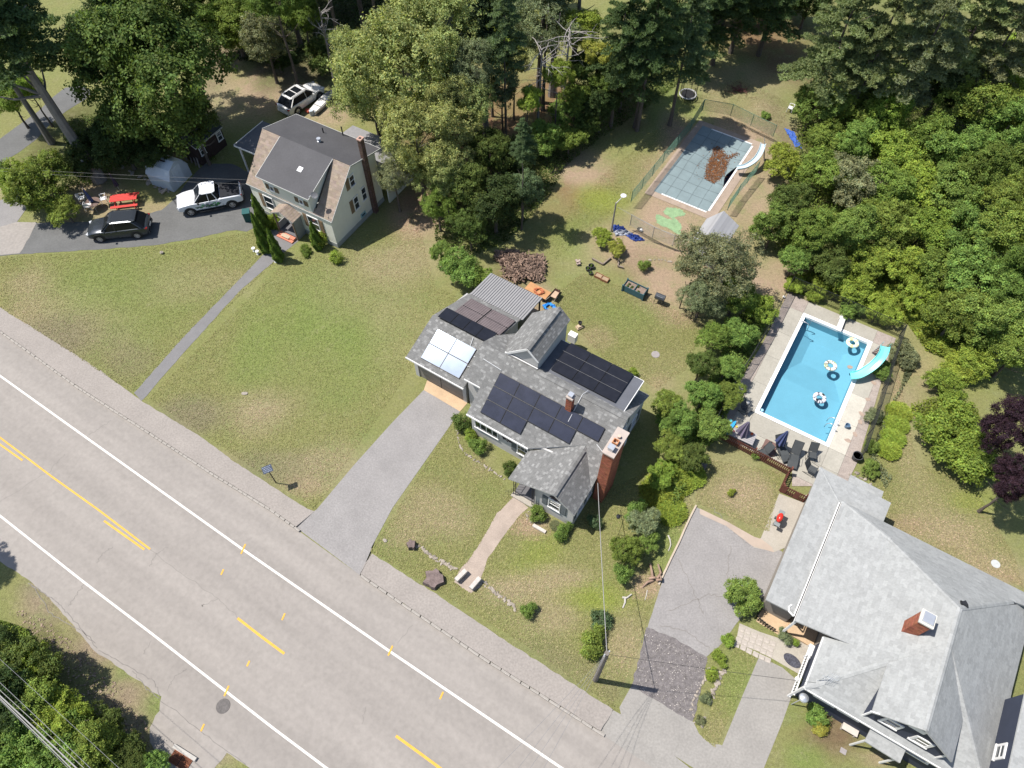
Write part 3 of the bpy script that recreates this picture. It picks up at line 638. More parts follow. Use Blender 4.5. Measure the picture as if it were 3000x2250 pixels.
# tall cross gable behind
TX = 2.06; TZ = 6.75
gl = lambda x: TZ-1.0*(TX-x); gr = lambda x: TZ-.97*(x-TX)
roof(hs, [{'p': [(TX,4.0,TZ),(.35,4.0,gl(.35)),(.04,5.3,gl(.04)),(.04,7.98,gl(.04)),(TX,7.98,TZ)], 'along': (0,1,0)} if False else {'p': [(TX,4.0,TZ),(.40,4.0,gl(.40)),(.04,5.0,gl(.04)),(.04,7.98,gl(.04)),(TX,7.98,TZ)], 'along': (0,1,0)},
          {'p': [(TX,4.0,TZ),(TX,7.98,TZ),(2.88,7.98,gr(2.88)),(2.88,4.0,gr(2.88))], 'along': (0,1,0)}], SH_GREY, greyc)
walls(hs, [[(.45,4.12,5.0),(2.8,4.12,5.0),(2.8,4.12,gr(2.8)-.1),(TX,4.12,TZ-.12),(.45,4.12,gl(.45)-.02)],
           [(2.8,4.12,3.5),(2.8,7.75,3.0),(2.8,7.75,gr(2.8)-.1),(2.8,4.12,gr(2.8)-.1)],
           [(2.8,7.75,0),(.15,7.75,0),(.15,7.75,gl(.15)-.1),(TX,7.75,TZ-.12),(2.8,7.75,gr(2.8)-.1)],
           [(.15,7.75,0),(.15,5.2,0),(.15,5.2,gl(.15)-.1),(.15,7.75,gl(.15)-.1)]], SIDG)
b = MB(); b.bar((.40,4.02,5.16),(2.85,4.02,5.16),.05,.06); b.bar((.40,3.99,gl(.4)-.1),(TX,3.99,TZ-.07),.03,.16); b.bar((TX,3.99,TZ-.07),(2.88,3.99,gr(2.88)-.07),.03,.14); b.build('fascia', TRIM, hs)
# flat dormer roof with nine panels
dz = lambda x, y: 4.86-.06*(y-4.3)
b = MB(); b.slab([(2.82,4.25,dz(0,4.25)),(8.85,4.25,dz(0,4.25)),(8.85,7.12,dz(0,7.12)),(2.82,7.12,dz(0,7.12))], .14); b.build('dormer_roof', MEMB2, hs)
walls(hs, [[(8.72,4.7,4.0),(8.72,7.0,2.9),(8.72,7.0,4.56),(8.72,4.4,4.7)], [(8.72,7.0,2.9),(2.8,7.0,2.9),(2.8,7.0,4.56),(8.72,7.0,4.56)]], SIDG)
b = MB(); b.bar((8.86,4.3,4.80),(8.86,7.13,4.62),.04,.14); b.bar((8.86,7.13,4.62),(2.9,7.13,4.62),.04,.14); b.build('fascia', TRIM, hs)
ar = thing('solar_array', 'black solar array of nine panels on the flat rear dormer of the grey house', 'solar panels', (A0[0], A0[1], 0), AA)
for i in range(3):
    for j in range(3): panel(ar, 3.5+i*1.54, 3.5+(i+1)*1.54, 4.56+j*.87, 4.56+(j+1)*.87, lambda x, y: dz(x, y)+.14, PANB)
b = MB()
for j in range(1, 3): b.box(3.3, 8.1, 4.56+j*.87-.008, 4.56+j*.87+.008, dz(0, 4.56+j*.87)+.085, dz(0, 4.56+j*.87)+.15)
b.build('mounting_rail', mat('rail_grey', (.16,.16,.165), .5, .1, 2), ar)
ar = thing('solar_array', 'dark blue stepped solar array of eleven panels on the front roof slope', 'solar panels', (A0[0], A0[1], 0), AA)
for j, n in ((0, 5), (1, 4), (2, 2)):
    for i in range(n): panel(ar, .8+i*1.525, .8+(i+1)*1.525, 2.82-(j+1)*.81, 2.82-j*.81, lambda x, y: fz(x, y)+.15, PANN)
b = MB()
for j, n in ((1, 4), (2, 2)):
    y = 2.82-j*.81; b.bar((.8, y, fz(0, y)+.160), (.8+n*1.525, y, fz(0, y)+.160), .014, .012)
b.build('mounting_rail', mat('rail_grey', (.16,.16,.165), .5, .1, 2), ar)
# chimneys
ch = thing('brick_chimney', 'large red brick chimney with three flue tops on the end wall of the grey house', 'chimney', (A0[0], A0[1], 0), AA)
bricks(ch, 9.36, 10.02, .42, 1.95, 0, 6.35, BRICK)
b = MB(); b.box(9.30, 10.08, .34, 2.3, 6.35, 6.47); b.build('cap_slab', mat('cap_concrete', (.40,.34,.30), .9, .12, 2), ch)
b = MB(); b.box(9.52,9.82,.62,.90,6.47,6.80); b.build('flue_box', METAL, ch)
b = MB(); b.box(9.48,9.86,.58,.94,6.80,6.83); b.build('flue_cap', METAL, ch)
b = MB(); TER = mat('terracotta', (.52,.24,.12), .8, .1, 4)
for s in ((9.52,9.56,1.1,1.42),(9.82,9.86,1.1,1.42),(9.56,9.82,1.1,1.14),(9.56,9.82,1.38,1.42)): b.box(*s, 6.47, 6.72)
b.build('clay_flue', TER, ch)
b = MB(); b.lathe([(.10,0),(.10,.2),(.07,.2)], 10, 9.70, 1.68, 6.47); b.build('small_flue', mat('pale_clay', (.55,.40,.32), .8, .1, 3), ch)
ch = thing('brick_chimney', 'small slim brick chimney with a shiny metal cap above the front solar panels', 'chimney', (A0[0], A0[1], 0), AA)
bricks(ch, 5.66, 6.06, 2.68, 3.04, 4.2, 5.95, BRICK)
b = MB(); b.box(5.62,6.10,2.64,3.08,5.95,6.07); b.build('cap_slab', mat('cap_concrete', (.4,.34,.3)), ch)
b = MB(); b.box(5.74,5.98,2.74,2.98,6.07,6.22); b.build('flue', METAL, ch)
b = MB(); b.slab([(5.70,2.70,6.30),(6.02,2.70,6.30),(6.02,3.02,6.30),(5.70,3.02,6.30)], .04); b.build('flue_cap', METAL, ch)
for q in ([(6.2,2.2,4.28),(6.2,VR,ZR+.06),(6.3,4.4,5.02)], [(-1.6,3.3,4.0),(-.6,3.05,4.75),(.8,2.95,4.72)], [(8.4,1.9,4.02),(9.3,1.55,3.82)]):
    b = MB(); b.tube(q, .02, 6); b.build('conduit', CONDM, hs)
# windows, shutters, doors of the grey house
window(hs, (1.35,.27,1.7), (0,-1,0), 1.85, 1.15, None, False, 4)
window(hs, (4.15,.27,1.5), (0,-1,0), .85, 1.35, (SHUTG, (-1,)), True, 1, grid=True)
window(hs, (7.85,-2.0,1.75), (0,-1,0), .85, 1.2, SHUTG, True, 1, grid=True)
window(hs, (9.2,-1.2,1.5), (1,0,0), .8, 1.1, SHUTG); window(hs, (9.2,.0,1.5), (1,0,0), .6, 1.1, None)
window(hs, (9.2,3.9,1.6), (1,0,0), .8, 1.1, SHUTG); window(hs, (9.2,5.9,1.6), (1,0,0), .8, 1.1, SHUTG)
window(hs, (9.2,3.9,4.0), (1,0,0), .7, .9, SHUTG)
window(hs, (5.2,7.25,1.5), (0,1,0), 1.2, 1.1); window(hs, (5.9,7.0,3.9), (0,1,0), 1.2, .8)
wrth = mat('wreath_dark', (.06,.045,.05), .9, .4, 9)
for cx, cy, cz in ((2.95,.22,1.85),(7.85,-2.06,2.75)):
    b = MB(); rd = random.Random(int(cx*10))
    for k in range(46):
        a = rd.uniform(0, 6.28); r = rd.uniform(.12, .34); b.blob(cx+math.cos(a)*r*1.1, cy+rd.uniform(-.03,.01), cz+math.sin(a)*r*.6, .06, .03, .04, k, .3, (1,1,1), 5, 3)
    tag(b.build('wreath', wrth), 'dark dried wreath hung %s' % ('between the two front windows of the grey house' if cx < 5 else 'above the front gable window of the grey house'), 'wreath').location = (0,0,0)
    o = COL.objects[-1]; o.location = (A0[0], A0[1], 0); o.rotation_euler = (0,0,AA)
b = MB(); b.box(4.95,6.36,-1.95,.30,.0,.28); b.build('porch_floor', mat('porch_slab', (.12,.115,.12), .8, .1, 2), hs)
b = MB(); b.box(4.85,6.5,-2.30,-1.96,0,.14); b.box(4.9,6.4,-2.28,-2.26,0,.1); b.build('porch_step', CONC, hs)
b = MB(); b.box(5.2,6.1,.33,.37,.3,2.3); b.build('front_door', mat('door_dark', (.06,.07,.08), .5, .1, 3), hs)
IRON = mat('black_iron', (.02,.02,.022), .5, .1, 4)
for x in (4.95, 6.33):
    b = MB(); b.tube([(x,-2.12,.15),(x,-2.12,wl(x)-.12)], .022, 6); b.tube([(x+.16,-2.12,.15),(x+.16,-2.12,wl(x)-.1)], .022, 6)
    for k in range(7): b.bar((x,-2.12,.4+k*.28),(x+.16,-2.12,.55+k*.28),.015)
    b.build('porch_post', IRON, hs, kind='stuff')
b = MB()
for s in range(9): b.bar((4.95,-2.0+s*.2,.3),(4.95,-2.0+s*.2,1.15),.018)
b.bar((4.95,-2.05,1.15),(4.95,-.3,1.15),.03)
for k in range(6): b.bar((4.9-k*.08,-2.1-k*.05,.9-k*.1),(4.9-k*.08,-2.1-k*.05,.15),.018)
b.build('railing', IRON, hs)
b = MB(); b.box(9.24,9.62,3.3,3.95,2.2,2.75); tag(b.build('ac_unit', mat('appliance_grey',(.5,.55,.6),.5,.05,3)), 'boxy grey air conditioner in the end wall window behind the big brick chimney', 'air conditioner'); o = COL.objects[-1]; o.location = (A0[0],A0[1],0); o.rotation_euler=(0,0,AA)

# ---- garage with its own panels, carport roof behind
ga = thing('garage', 'grey shingled garage with reflective solar panels left of the grey house', 'garage', (A0[0], A0[1], 0), AA)
gz = lambda x, y: 2.5+.40*(y-1.6) if y <= 4.75 else 3.76-.31*(y-4.75)
roof(ga, [[(-6.15,1.6,2.5),(-1.38,1.6,2.5),(-1.30,4.75,3.76),(-6.05,4.75,3.76)], [(-6.05,4.75,3.76),(-1.30,4.75,3.76),(-1.22,8.75,2.52),(-5.6,8.75,2.52)]], SH_GREY, greyc)
walls(ga, [[(-1.5,2.0,0),(-1.5,8.6,0),(-1.5,8.6,2.4),(-1.5,4.75,3.6),(-1.5,2.0,2.5)], [(-5.9,8.6,0),(-5.9,2.0,0),(-5.9,2.0,2.5),(-5.9,4.75,3.6),(-5.9,8.6,2.4)], [(-1.5,8.6,0),(-5.9,8.6,0),(-5.9,8.6,2.4),(-1.5,8.6,2.4)],
           [(-5.9,2.0,2.1),(-1.5,2.0,2.1),(-1.5,2.0,2.5),(-5.9,2.0,2.5)], [(-5.9,2.0,0),(-5.6,2.0,0),(-5.6,2.0,2.1),(-5.9,2.0,2.1)], [(-1.8,2.0,0),(-1.5,2.0,0),(-1.5,2.0,2.1),(-1.8,2.0,2.1)]], SIDG)
b = MB(); b.bar((-6.17,1.57,2.44),(-1.36,1.57,2.44),.06,.14); b.build('fascia', TRIM, ga)
for x0 in (-5.6, -3.68):
    b = MB()
    for k in range(4): b.box(x0, x0+1.86, 2.05, 2.11, k*.52+.01, (k+1)*.52-.012)
    b.build('garage_door', mat('garage_door_grey', (.22,.20,.18), .7, .1, 1), ga)
window(ga, (-1.5,4.1,1.9), (1,0,0), .8, 1.1, None); window(ga, (-1.5,5.6,1.6), (1,0,0), .5, 1.2, None, mat_f=mat('shutter_bk',(.05,.04,.035)))
garr = thing('solar_array', 'four mirror-bright solar panels on the front slope of the garage', 'solar panels', (A0[0], A0[1], 0), AA)
for i in range(2):
    for j in range(2): panel(garr, -5.15+i*1.6, -5.15+(i+1)*1.6, 1.95+j*1.08, 1.95+(j+1)*1.08, lambda x, y: gz(x, y)+.12, PANP)
garr = thing('solar_array', 'row of four black solar panels just behind the garage ridge', 'solar panels', (A0[0], A0[1], 0), AA)
for i in range(4): panel(garr, -5.6+i*1.05, -5.6+(i+1)*1.05, 4.75, 5.85, lambda x, y: 3.98-.14*(y-4.75), PANB)
garr = thing('solar_array', 'four brownish solar panels on the rear slope of the garage near the metal roof', 'solar panels', (A0[0], A0[1], 0), AA)
for i in range(2):
    for j in range(2): panel(garr, -5.15+i*1.92, -5.15+(i+1)*1.92-(.08 if i == 0 else 0), 5.95+j*1.05, 5.95+(j+1)*1.05, lambda x, y: gz(x, y)+.12, PANBR)
b = MB()
for k in range(22): x = -5.1+k*.17; b.bar((x,5.97,gz(0,5.97)+.130),(x,8.02,gz(0,8.02)+.130),.03,.008)
b.build('panel_ribs', mat('rib_grey',(.25,.21,.21),.5), garr, kind='stuff')
b = MB(); b.tube([(-2.6,4.7,3.82),(-2.3,3.4,3.3),(-1.95,2.9,3.1),(-1.5,2.95,3.12),(-.9,3.1,4.1)], .02, 6); b.build('conduit', CONDM, ga)
cp = thing('carport', 'ribbed grey metal lean-to roof on dark posts behind the garage', 'carport', (A0[0], A0[1], 0), AA)
RIBM = mat('ribbed_metal', (.27,.265,.265), .6, .06, 1.5, metal=.1, fine=.04)
cz = lambda y: 2.62-.12*(y-8.55)
b = MB(); n = 24; x0, x1 = -5.55, -1.02; w = (x1-x0)/n
for i in range(n):
    a = x0+i*w
    for (s0, s1, h0, h1) in ((0,.55,0,0),(.55,.68,0,.05),(.68,.87,.05,.05),(.87,1,.05,0)):
        b.poly([(a+w*s0,8.5,cz(8.5)+h0),(a+w*s1,8.5,cz(8.5)+h1),(a+w*s1,11.25,cz(11.25)+h1),(a+w*s0,11.25,cz(11.25)+h0)])
        b.poly([(a+w*s0,8.5,cz(8.5)+h0-.02),(a+w*s0,11.25,cz(11.25)+h0-.02),(a+w*s1,11.25,cz(11.25)+h1-.02),(a+w*s1,8.5,cz(8.5)+h1-.02)])
b.build('metal_roof', RIBM, cp)
WOODD = mat('dark_timber', (.06,.045,.035), .9, .2, 4)
for x in (-5.4, -3.3, -1.15):
    b = MB(); b.box(x-.05,x+.05,11.0,11.1,0,cz(11.1)-.12); b.build('post', WOODD, cp)
b = MB(); b.box(-5.5,-1.05,10.98,11.12,cz(11.1)-.14,cz(11.1)-.02); b.box(-5.5,-1.05,8.6,8.7,cz(8.6)-.16,cz(8.6)-.02); b.build('beam', WOODD, cp)

# ---- the cream house with the dark flat roofs
BA = math.radians(-30.3)
wh = thing('cream_house', 'tall cream house with dark flat dormer roofs and brown shingled slopes', 'house', (-14.1, 40.6, 0), BA)
ZB = 6.0; bs = (ZB-2.95)/3.3
roof(wh, [[(-8.55,-.05,2.95),(-6.6,-.05,2.95),(-6.6,3.25,ZB),(-8.55,3.25,ZB)], [(-1.5,-.05,2.95),(.15,-.05,2.95),(.15,3.25,ZB),(-1.5,3.25,ZB)], [(-6.6,-.05,2.95),(-1.5,-.05,2.95),(-1.5,.3,3.27),(-6.6,.3,3.27)]], SH_BROWN, brownc, exp=.2, tab=.32)
b = MB(); b.slab([(-8.55,3.27,ZB+.01),(.16,3.27,ZB+.01),(.16,6.85,5.12),(-8.4,6.85,5.12)], .14)
b.slab([(-6.65,-.28,4.66),(-1.48,-.28,4.66),(-1.48,3.25,ZB+.03),(-6.65,3.25,ZB+.03)], .12); b.build('membrane_roof', MEMB, wh)
b = MB()
for p, q in (((.18,3.25,ZB-.03),(.18,6.87,5.07)),((.18,6.88,5.07),(-8.42,6.88,5.07)),((-8.58,3.27,ZB-.03),(-8.42,6.87,5.07)),((-6.68,-.3,4.62),(-1.45,-.3,4.62)),((-6.68,-.28,4.62),(-6.68,3.2,ZB)),((-1.45,-.28,4.62),(-1.45,3.2,ZB)),((.17,-.05,2.90),(.17,3.25,ZB-.05)),((-8.57,-.08,2.9),(.17,-.08,2.9))): b.bar(p, q, .03, .08)
b.build('fascia', mat('grey_trim',(.50,.50,.48),.6,.05,2), wh)
bw = lambda y: 2.95+bs*(y+.05)
walls(wh, [[(0,0,.45),(0,6.3,.45),(0,6.3,5.1),(0,3.25,ZB-.12),(0,0,2.9)], [(-8.3,6.3,.45),(-8.3,0,.45),(-8.3,0,2.9),(-8.3,3.25,ZB-.12),(-8.3,6.3,5.1)],
           [(-8.3,0,.45),(0,0,.45),(0,0,2.9),(-8.3,0,2.9)], [(-6.4,-.02,2.85),(-1.7,-.02,2.85),(-1.7,-.02,4.6),(-6.4,-.02,4.6)],
           [(-1.7,0,2.9),(-1.7,3.1,5.6),(-1.7,3.1,5.9),(-1.7,0,4.6)], [(-6.4,3.1,5.6),(-6.4,0,2.9),(-6.4,0,4.6),(-6.4,3.1,5.9)], [(0,6.3,.45),(-8.3,6.3,.45),(-8.3,6.3,5.1),(0,6.3,5.1)]], SIDC, .16)
b = MB(); b.box(-8.34,.04,-.04,6.34,-.1,.45); b.build('foundation', FOUND, wh)
window(wh, (0,3.2,4.55), (1,0,0), .62, 1.05, (SHUTB, (-1,))); window(wh, (0,3.1,2.35), (1,0,0), .62, 1.25, (SHUTB, (-1,))); window(wh, (0,4.15,2.5), (1,0,0), .62, 1.25)
window(wh, (0,3.55,.75), (1,0,0), .6, .3, None, False, mat_f=mat('blue_frame',(.25,.4,.42)))
window(wh, (-5.55,-.02,3.75), (0,-1,0), .45, .5, SHUTB, False); window(wh, (-2.6,-.02,3.75), (0,-1,0), .45, .5, SHUTB, False)
window(wh, (-6.55,0,1.75), (0,-1,0), 1.0, 1.4, (SHUTB, (-1,))); window(wh, (-1.95,0,1.75), (0,-1,0), 1.15, 1.35, SHUTB)
window(wh, (-8.3,3.2,4.4), (-1,0,0), .62, 1.05)
# porch
roof(wh, [{'p': [(-5.42,-1.12,2.14),(-4.30,-1.12,2.72),(-4.30,.0,2.72),(-5.42,.0,2.14)], 'along': (0,1,0)}, {'p': [(-4.30,-1.12,2.72),(-3.12,-1.12,2.12),(-3.12,.0,2.12),(-4.30,.0,2.72)], 'along': (0,1,0)}], SH_BROWN, brownc, name='porch_roof', t=.07, exp=.2)
PSID = mat('porch_grey_siding', (.28,.275,.27), .8, .1, 2)
walls(wh, [[(-3.3,-1.0,.0),(-3.3,-.02,.0),(-3.3,-.02,2.08),(-3.3,-1.0,2.08)], [(-5.2,-.02,0),(-5.2,-1.0,0),(-5.2,-1.0,1.0),(-5.2,-.02,1.0)]], PSID, .11, 'porch_wall', .06)
for x in (-5.19, -3.31): b = MB(); b.box(x-.05,x+.05,-1.05,-.95,0,2.1); b.build('porch_post', mat('post_brown',(.2,.15,.11)), wh)
b = MB(); b.box(-5.2,-3.3,-1.0,-.02,0,.34); b.build('porch_floor', mat('porch_slab',(.1,.1,.1)), wh)
STEPR = mat('orange_step', (.50,.19,.12), .85, .1, 3); b = MB(); b.box(-5.1,-3.5,-1.32,-1.0,0,.22); b.build('step', STEPR, wh)
b = MB(); b.box(-5.12,-3.48,-1.56,-1.33,0,.12); b.build('step', STEPR, wh); b = MB(); b.box(-4.75,-3.95,-1.44,-1.10,.225,.235); b.build('door_mat', mat('mat_tan',(.42,.33,.24)), wh)
b = MB(); b.box(-4.9,-4.0,-.05,-.02,.35,2.05); b.build('front_door', mat('door_white',(.6,.6,.58)), wh)
# left wing
b = MB(); b.slab([(-12.75,3.1,2.8),(-8.35,3.1,2.95),(-8.35,6.8,2.95),(-12.8,6.8,2.8)], .14); b.build('wing_roof', MEMB2, wh)
b = MB(); b.bar((-12.78,3.08,2.76),(-8.35,3.08,2.9),.05,.14); b.bar((-12.82,3.1,2.76),(-12.84,6.8,2.76),.05,.14); b.build('fascia', TRIM, wh)
walls(wh, [[(-12.3,6.4,0),(-12.3,4.2,0),(-12.3,4.2,2.7),(-12.3,6.4,2.7)], [(-12.3,4.2,0),(-8.35,4.2,0),(-8.35,4.2,2.8),(-12.3,4.2,2.7)]], mat('brown_siding',(.16,.11,.075),.85,.15,2))
for x in (-12.4, -10.2): b = MB(); b.box(x-.06,x+.06,3.2,3.32,0,2.7); b.build('post', TRIM, wh)
# rear addition seen through the trees
b = MB(); b.slab([(-5.6,6.4,3.3),(.8,6.4,3.3),(.8,10.2,2.9),(-5.6,10.2,2.9)], .14); b.build('rear_roof', mat('grey_rear_roof',(.22,.215,.22)), wh)
walls(wh, [[(.6,6.35,0),(.6,10.0,0),(.6,10.0,2.8),(.6,6.35,3.2)]], SIDC)
# pipes, vents
b = MB(); b.lathe([(.16,0),(.16,.12),(.10,.14),(.10,.30),(.17,.32),(.17,.36)], 10, -3.95, 4.55, 5.66); b.build('roof_vent', METAL, wh)
b = MB(); b.obox(-3.5,1.55,5.32,.42,.42,.14, rx=.36); b.build('skylight', mat('white_cap',(.75,.75,.75)), wh)
for x, y, h in ((-4.7,5.9,.4),(-3.3,6.6,.6)): b = MB(); b.tube([(x,y,5.1),(x,y,5.4+h)], .05, 8); b.build('vent_pipe', IRON, wh)
ch = thing('brick_chimney', 'thin dark brick chimney running up the shaded end wall of the cream house', 'chimney', (-14.1, 40.6, 0), BA)
bricks(ch, .03, .36, 4.68, 5.08, 0, 7.35, BRICKD, mm=mat('dark_mortar',(.13,.10,.09)))
b = MB(); b.box(-.01,.40,4.63,5.13,7.35,7.45); b.build('cap_slab', mat('cap_terracotta',(.40,.25,.2)), ch)
b = MB(); b.box(.10,.28,4.78,4.96,7.45,7.47); b.build('flue', IRON, ch)
sd = thing('satellite_dish', 'grey satellite dish on a short mast at the dormer corner of the cream house', 'satellite dish', (-14.1, 40.6, 0), BA)
b = MB(); b.lathe([(.0,0),(.15,.015),(.29,.06),(.30,.07),(.28,.065),(.15,.03),(.0,.02)], 18, sx=1, sy=.85, cap=False); o = b.build('reflector', mat('dish_grey',(.13,.13,.14),.5), sd); o.location = (-1.15,.2,4.9); o.rotation_euler = (.95,0,.3)
b = MB(); b.tube([(-1.35,.35,4.55),(-1.25,.3,4.75),(-1.15,.22,4.88)], .03, 6); b.tube([(-1.15,.1,4.8),(-1.2,-.25,5.05)], .012, 5); b.obox(-1.2,-.27,5.07,.06,.1,.06); b.build('mast', METAL, sd)
# ------------------------------------------------------------------ the large pale-roofed house
DA = math.radians(-32); DO = (15.16, 6.77, 0)
bh = thing('navy_house', 'large navy house under a pale weathered hip roof beside the blue pool', 'house', DO, DA)
S7 = .765; ZD = 3.0; PZ = ZD+4.5*S7
roof(bh, [[(0,0,ZD),(9,0,ZD),(4.5,4.5,PZ)],
          {'p': [(0,0,ZD),(1.2,1.2,ZD+1.2*S7),(1.2,3.02,ZD+1.2*S7),(0,3.02,ZD)], 'along': (0,1,0)},
          {'p': [(1.2,1.2,ZD+1.2*S7),(4.5,4.5,PZ),(4.5,6.5,PZ),(1.2,9.8,ZD+1.2*S7)], 'along': (0,1,0)},
          {'p': [(-1.6,3.05,2.87),(1.2,3.0,ZD+1.2*S7),(1.2,9.8,ZD+1.2*S7),(-1.6,11.3,2.87)], 'along': (0,1,0)},
          [(1.2,9.8,ZD+1.2*S7),(4.5,6.5,PZ),(7.8,9.8,ZD+1.2*S7)], [(-1.6,11.3,2.87),(1.2,9.8,ZD+1.2*S7),(7.8,9.8,ZD+1.2*S7),(13.5,11.3,2.87)],
          {'p': [(9,0,ZD),(9.3,11.0,2.8),(4.5,6.5,PZ),(4.5,4.5,PZ)], 'along': (0,1,0)},
          {'p': [(2.65,-.05,5.0),(4.5,-.05,PZ+.02),(4.5,4.5,PZ+.02),(2.65,2.62,5.0)], 'along': (0,1,0)},
          {'p': [(6.6,-.05,4.6),(4.5,-.05,PZ+.02),(4.5,4.5,PZ+.02),(6.6,2.1,4.6)], 'along': (0,1,0)},
          {'p': [(-3.3,3.5,2.42),(-1.72,3.5,2.60),(-1.72,11.3,2.60),(-3.4,13.1,2.40)], 'along': (0,1,0)},
          [(-3.4,13.1,2.40),(-1.72,11.32,2.60),(.9,11.32,2.60),(1.0,13.05,2.40)],
          [(-1.5,13.1,1.75),(.6,13.06,1.75),(.6,14.1,1.6),(-1.5,14.15,1.6)],
          [(3.6,.12,2.62),(5.35,.12,2.62),(5.38,-.62,2.28),(3.6,-.58,2.28)],
          [(2.75,8.0,4.55),(3.35,8.0,4.55),(3.35,8.75,4.28),(2.75,8.75,4.28)]], SH_PALE, palec, exp=.20, tab=.33, lift=.016)
cap = MB(); rd = random.Random(9)
def capsp(p, q, w=.13):
    p, q = Vector(p), Vector(q); L = (q-p).length; d = (q-p)/L; s = Vector((-d.y, d.x, 0)).normalized(); k = max(1, int(L/.25))
    for i in range(k):
        a, b = p+d*L*i/k, p+d*(L*(i+1)/k+.02); z = Vector((0,0,.035)); zl = Vector((0,0,-.05)); c = palec(rd); c = tuple(x*1.06 for x in c)
        cap.poly([a+s*w+zl+z, a+z, b+z*.8, b+s*w+zl+z*.8], c); cap.poly([a+z, a-s*w+zl+z, b-s*w+zl+z*.8, b+z*.8], c)
for p, q in (((0,0,ZD),(2.65,2.65,5.03)),((4.5,0,PZ),(4.5,6.5,PZ)),((9,0,ZD),(6.7,2.3,4.76)),((4.5,6.5,PZ),(1.2,9.8,ZD+1.2*S7)),((1.2,9.8,ZD+1.2*S7),(-1.6,11.3,2.87)),((4.5,6.5,PZ),(7.8,9.8,3.92)),((-3.4,13.1,2.4),(-1.72,11.32,2.6))): capsp(p, q)
cap.build('ridge_caps', SH_PALE, bh, kind='stuff')
walls(bh, [[(.35,.38,0),(9.0,.38,0),(9.0,.38,3.05),(.35,.38,3.05)], [(.35,3.4,0),(.35,.38,0),(.35,.38,3.05),(.35,3.4,3.05)],
           [(2.85,.28,3.1),(6.45,.28,3.1),(6.45,.28,4.6),(4.5,.28,PZ-.15),(2.85,.28,5.05)], [(2.85,2.4,5.0),(2.85,.28,3.2),(2.85,.28,5.0),(2.85,2.4,5.0)]], SIDN, .11)
b = MB(); b.bar((-.03,-.03,2.93),(9.0,-.03,2.93),.06,.13); b.bar((-.03,-.03,2.93),(-.03,3.0,2.93),.06,.13); b.bar((-1.63,3.0,2.78),(-1.63,11.3,2.78),.02,.07); b.build('fascia', TRIM, bh)
b = MB(); b.tube([(-1.72,3.3,2.76),(-1.72,7,2.76),(-1.72,11.2,2.76)], .035, 8); b.tube([(-1.72,3.3,2.76),(-2.0,3.45,2.66),(-2.1,3.7,2.62),(-2.0,3.9,2.62)], .05, 8); b.build('gutter', TRIM, bh)
b = MB(); b.bar((2.62,-.02,4.9),(2.95,-.02,5.2),.06,.14); b.bar((2.85,.22,3.1),(2.85,.22,4.95),.07,.07); b.bar((6.45,.22,3.2),(6.45,.22,4.5),.07,.07); b.build('corner_trim', TRIM, bh, kind='stuff')
# back and side of the porch recess, and the lean-to
walls(bh, [[(-1.45,5.6,0),(.35,5.6,0),(.35,5.6,2.85),(-1.45,5.6,2.85)], [(-1.45,11.1,0),(-1.45,5.6,0),(-1.45,5.6,2.85),(-1.45,11.1,2.85)], [(.35,5.6,0),(.35,3.4,0),(.35,3.4,3.0),(.35,5.6,2.9)],
           [(-3.1,13.0,0),(-3.1,3.9,0),(-3.1,3.9,2.35),(-3.1,13.0,2.35)], [(-3.1,3.9,0),(-1.5,3.9,0),(-1.5,3.9,2.5),(-3.1,3.9,2.35)], [(.8,13.0,0),(-3.1,13.0,0),(-3.1,13.0,2.3),(.8,13.0,2.3)], [(9.0,.4,0),(9.0,11,0),(9.0,11,2.8),(9.0,.4,2.9)], [(9.0,11,0),(.9,11.0,0),(.9,11,2.8),(9,11,2.8)]], mat('taupe_wall',(.24,.215,.185),.8,.08,1))
for x, y in ((-1.5, 3.15), (.05, .15)): b = MB(); b.box(x-.055,x+.055,y-.055,y+.055,0,2.85); b.build('porch_column', TRIM, bh)
b = MB(); b.bar((.1,.05,.25),(.1,2.6,.25),.05,.05); b.bar((.1,.05,.95),(.1,2.6,.95),.07,.05)
for k in range(16): b.bar((.1,.15+k*.16,.25),(.1,.15+k*.16,.95),.03)
b.build('railing', TRIM, bh, kind='stuff')
b = MB(); b.box(-1.3,.3,3.3,5.55,0,.16); b.build('porch_floor', CONCT, bh)
b = MB(); b.box(-.9,.1,5.5,5.55,.2,2.2); b.build('dark_doorway', mat('door_black',(.02,.02,.022),.3), bh)
window(bh, (1.35,.38,2.2), (0,-1,0), 1.1, .9, None, True, frame=.12); window(bh, (2.65,.38,2.2), (0,-1,0), 1.1, .9, None, True, frame=.12)
window(bh, (6.1,.38,2.0), (0,-1,0), 1.5, 1.0, None, True, frame=.14)
window(bh, (3.85,.28,4.2), (0,-1,0), .85, .95, None, True, frame=.12); window(bh, (5.35,.28,4.1), (0,-1,0), .85, .95, None, True, frame=.12)
b = MB(); b.obox(4.6,.24,5.35,.7,.06,.42); b.build('gable_vent', TRIM, bh)
for x in (3.7, 5.28): b = MB(); b.box(x-.04,x+.04,-.48,-.40,0,2.25); b.build('porch_post', TRIM, bh)
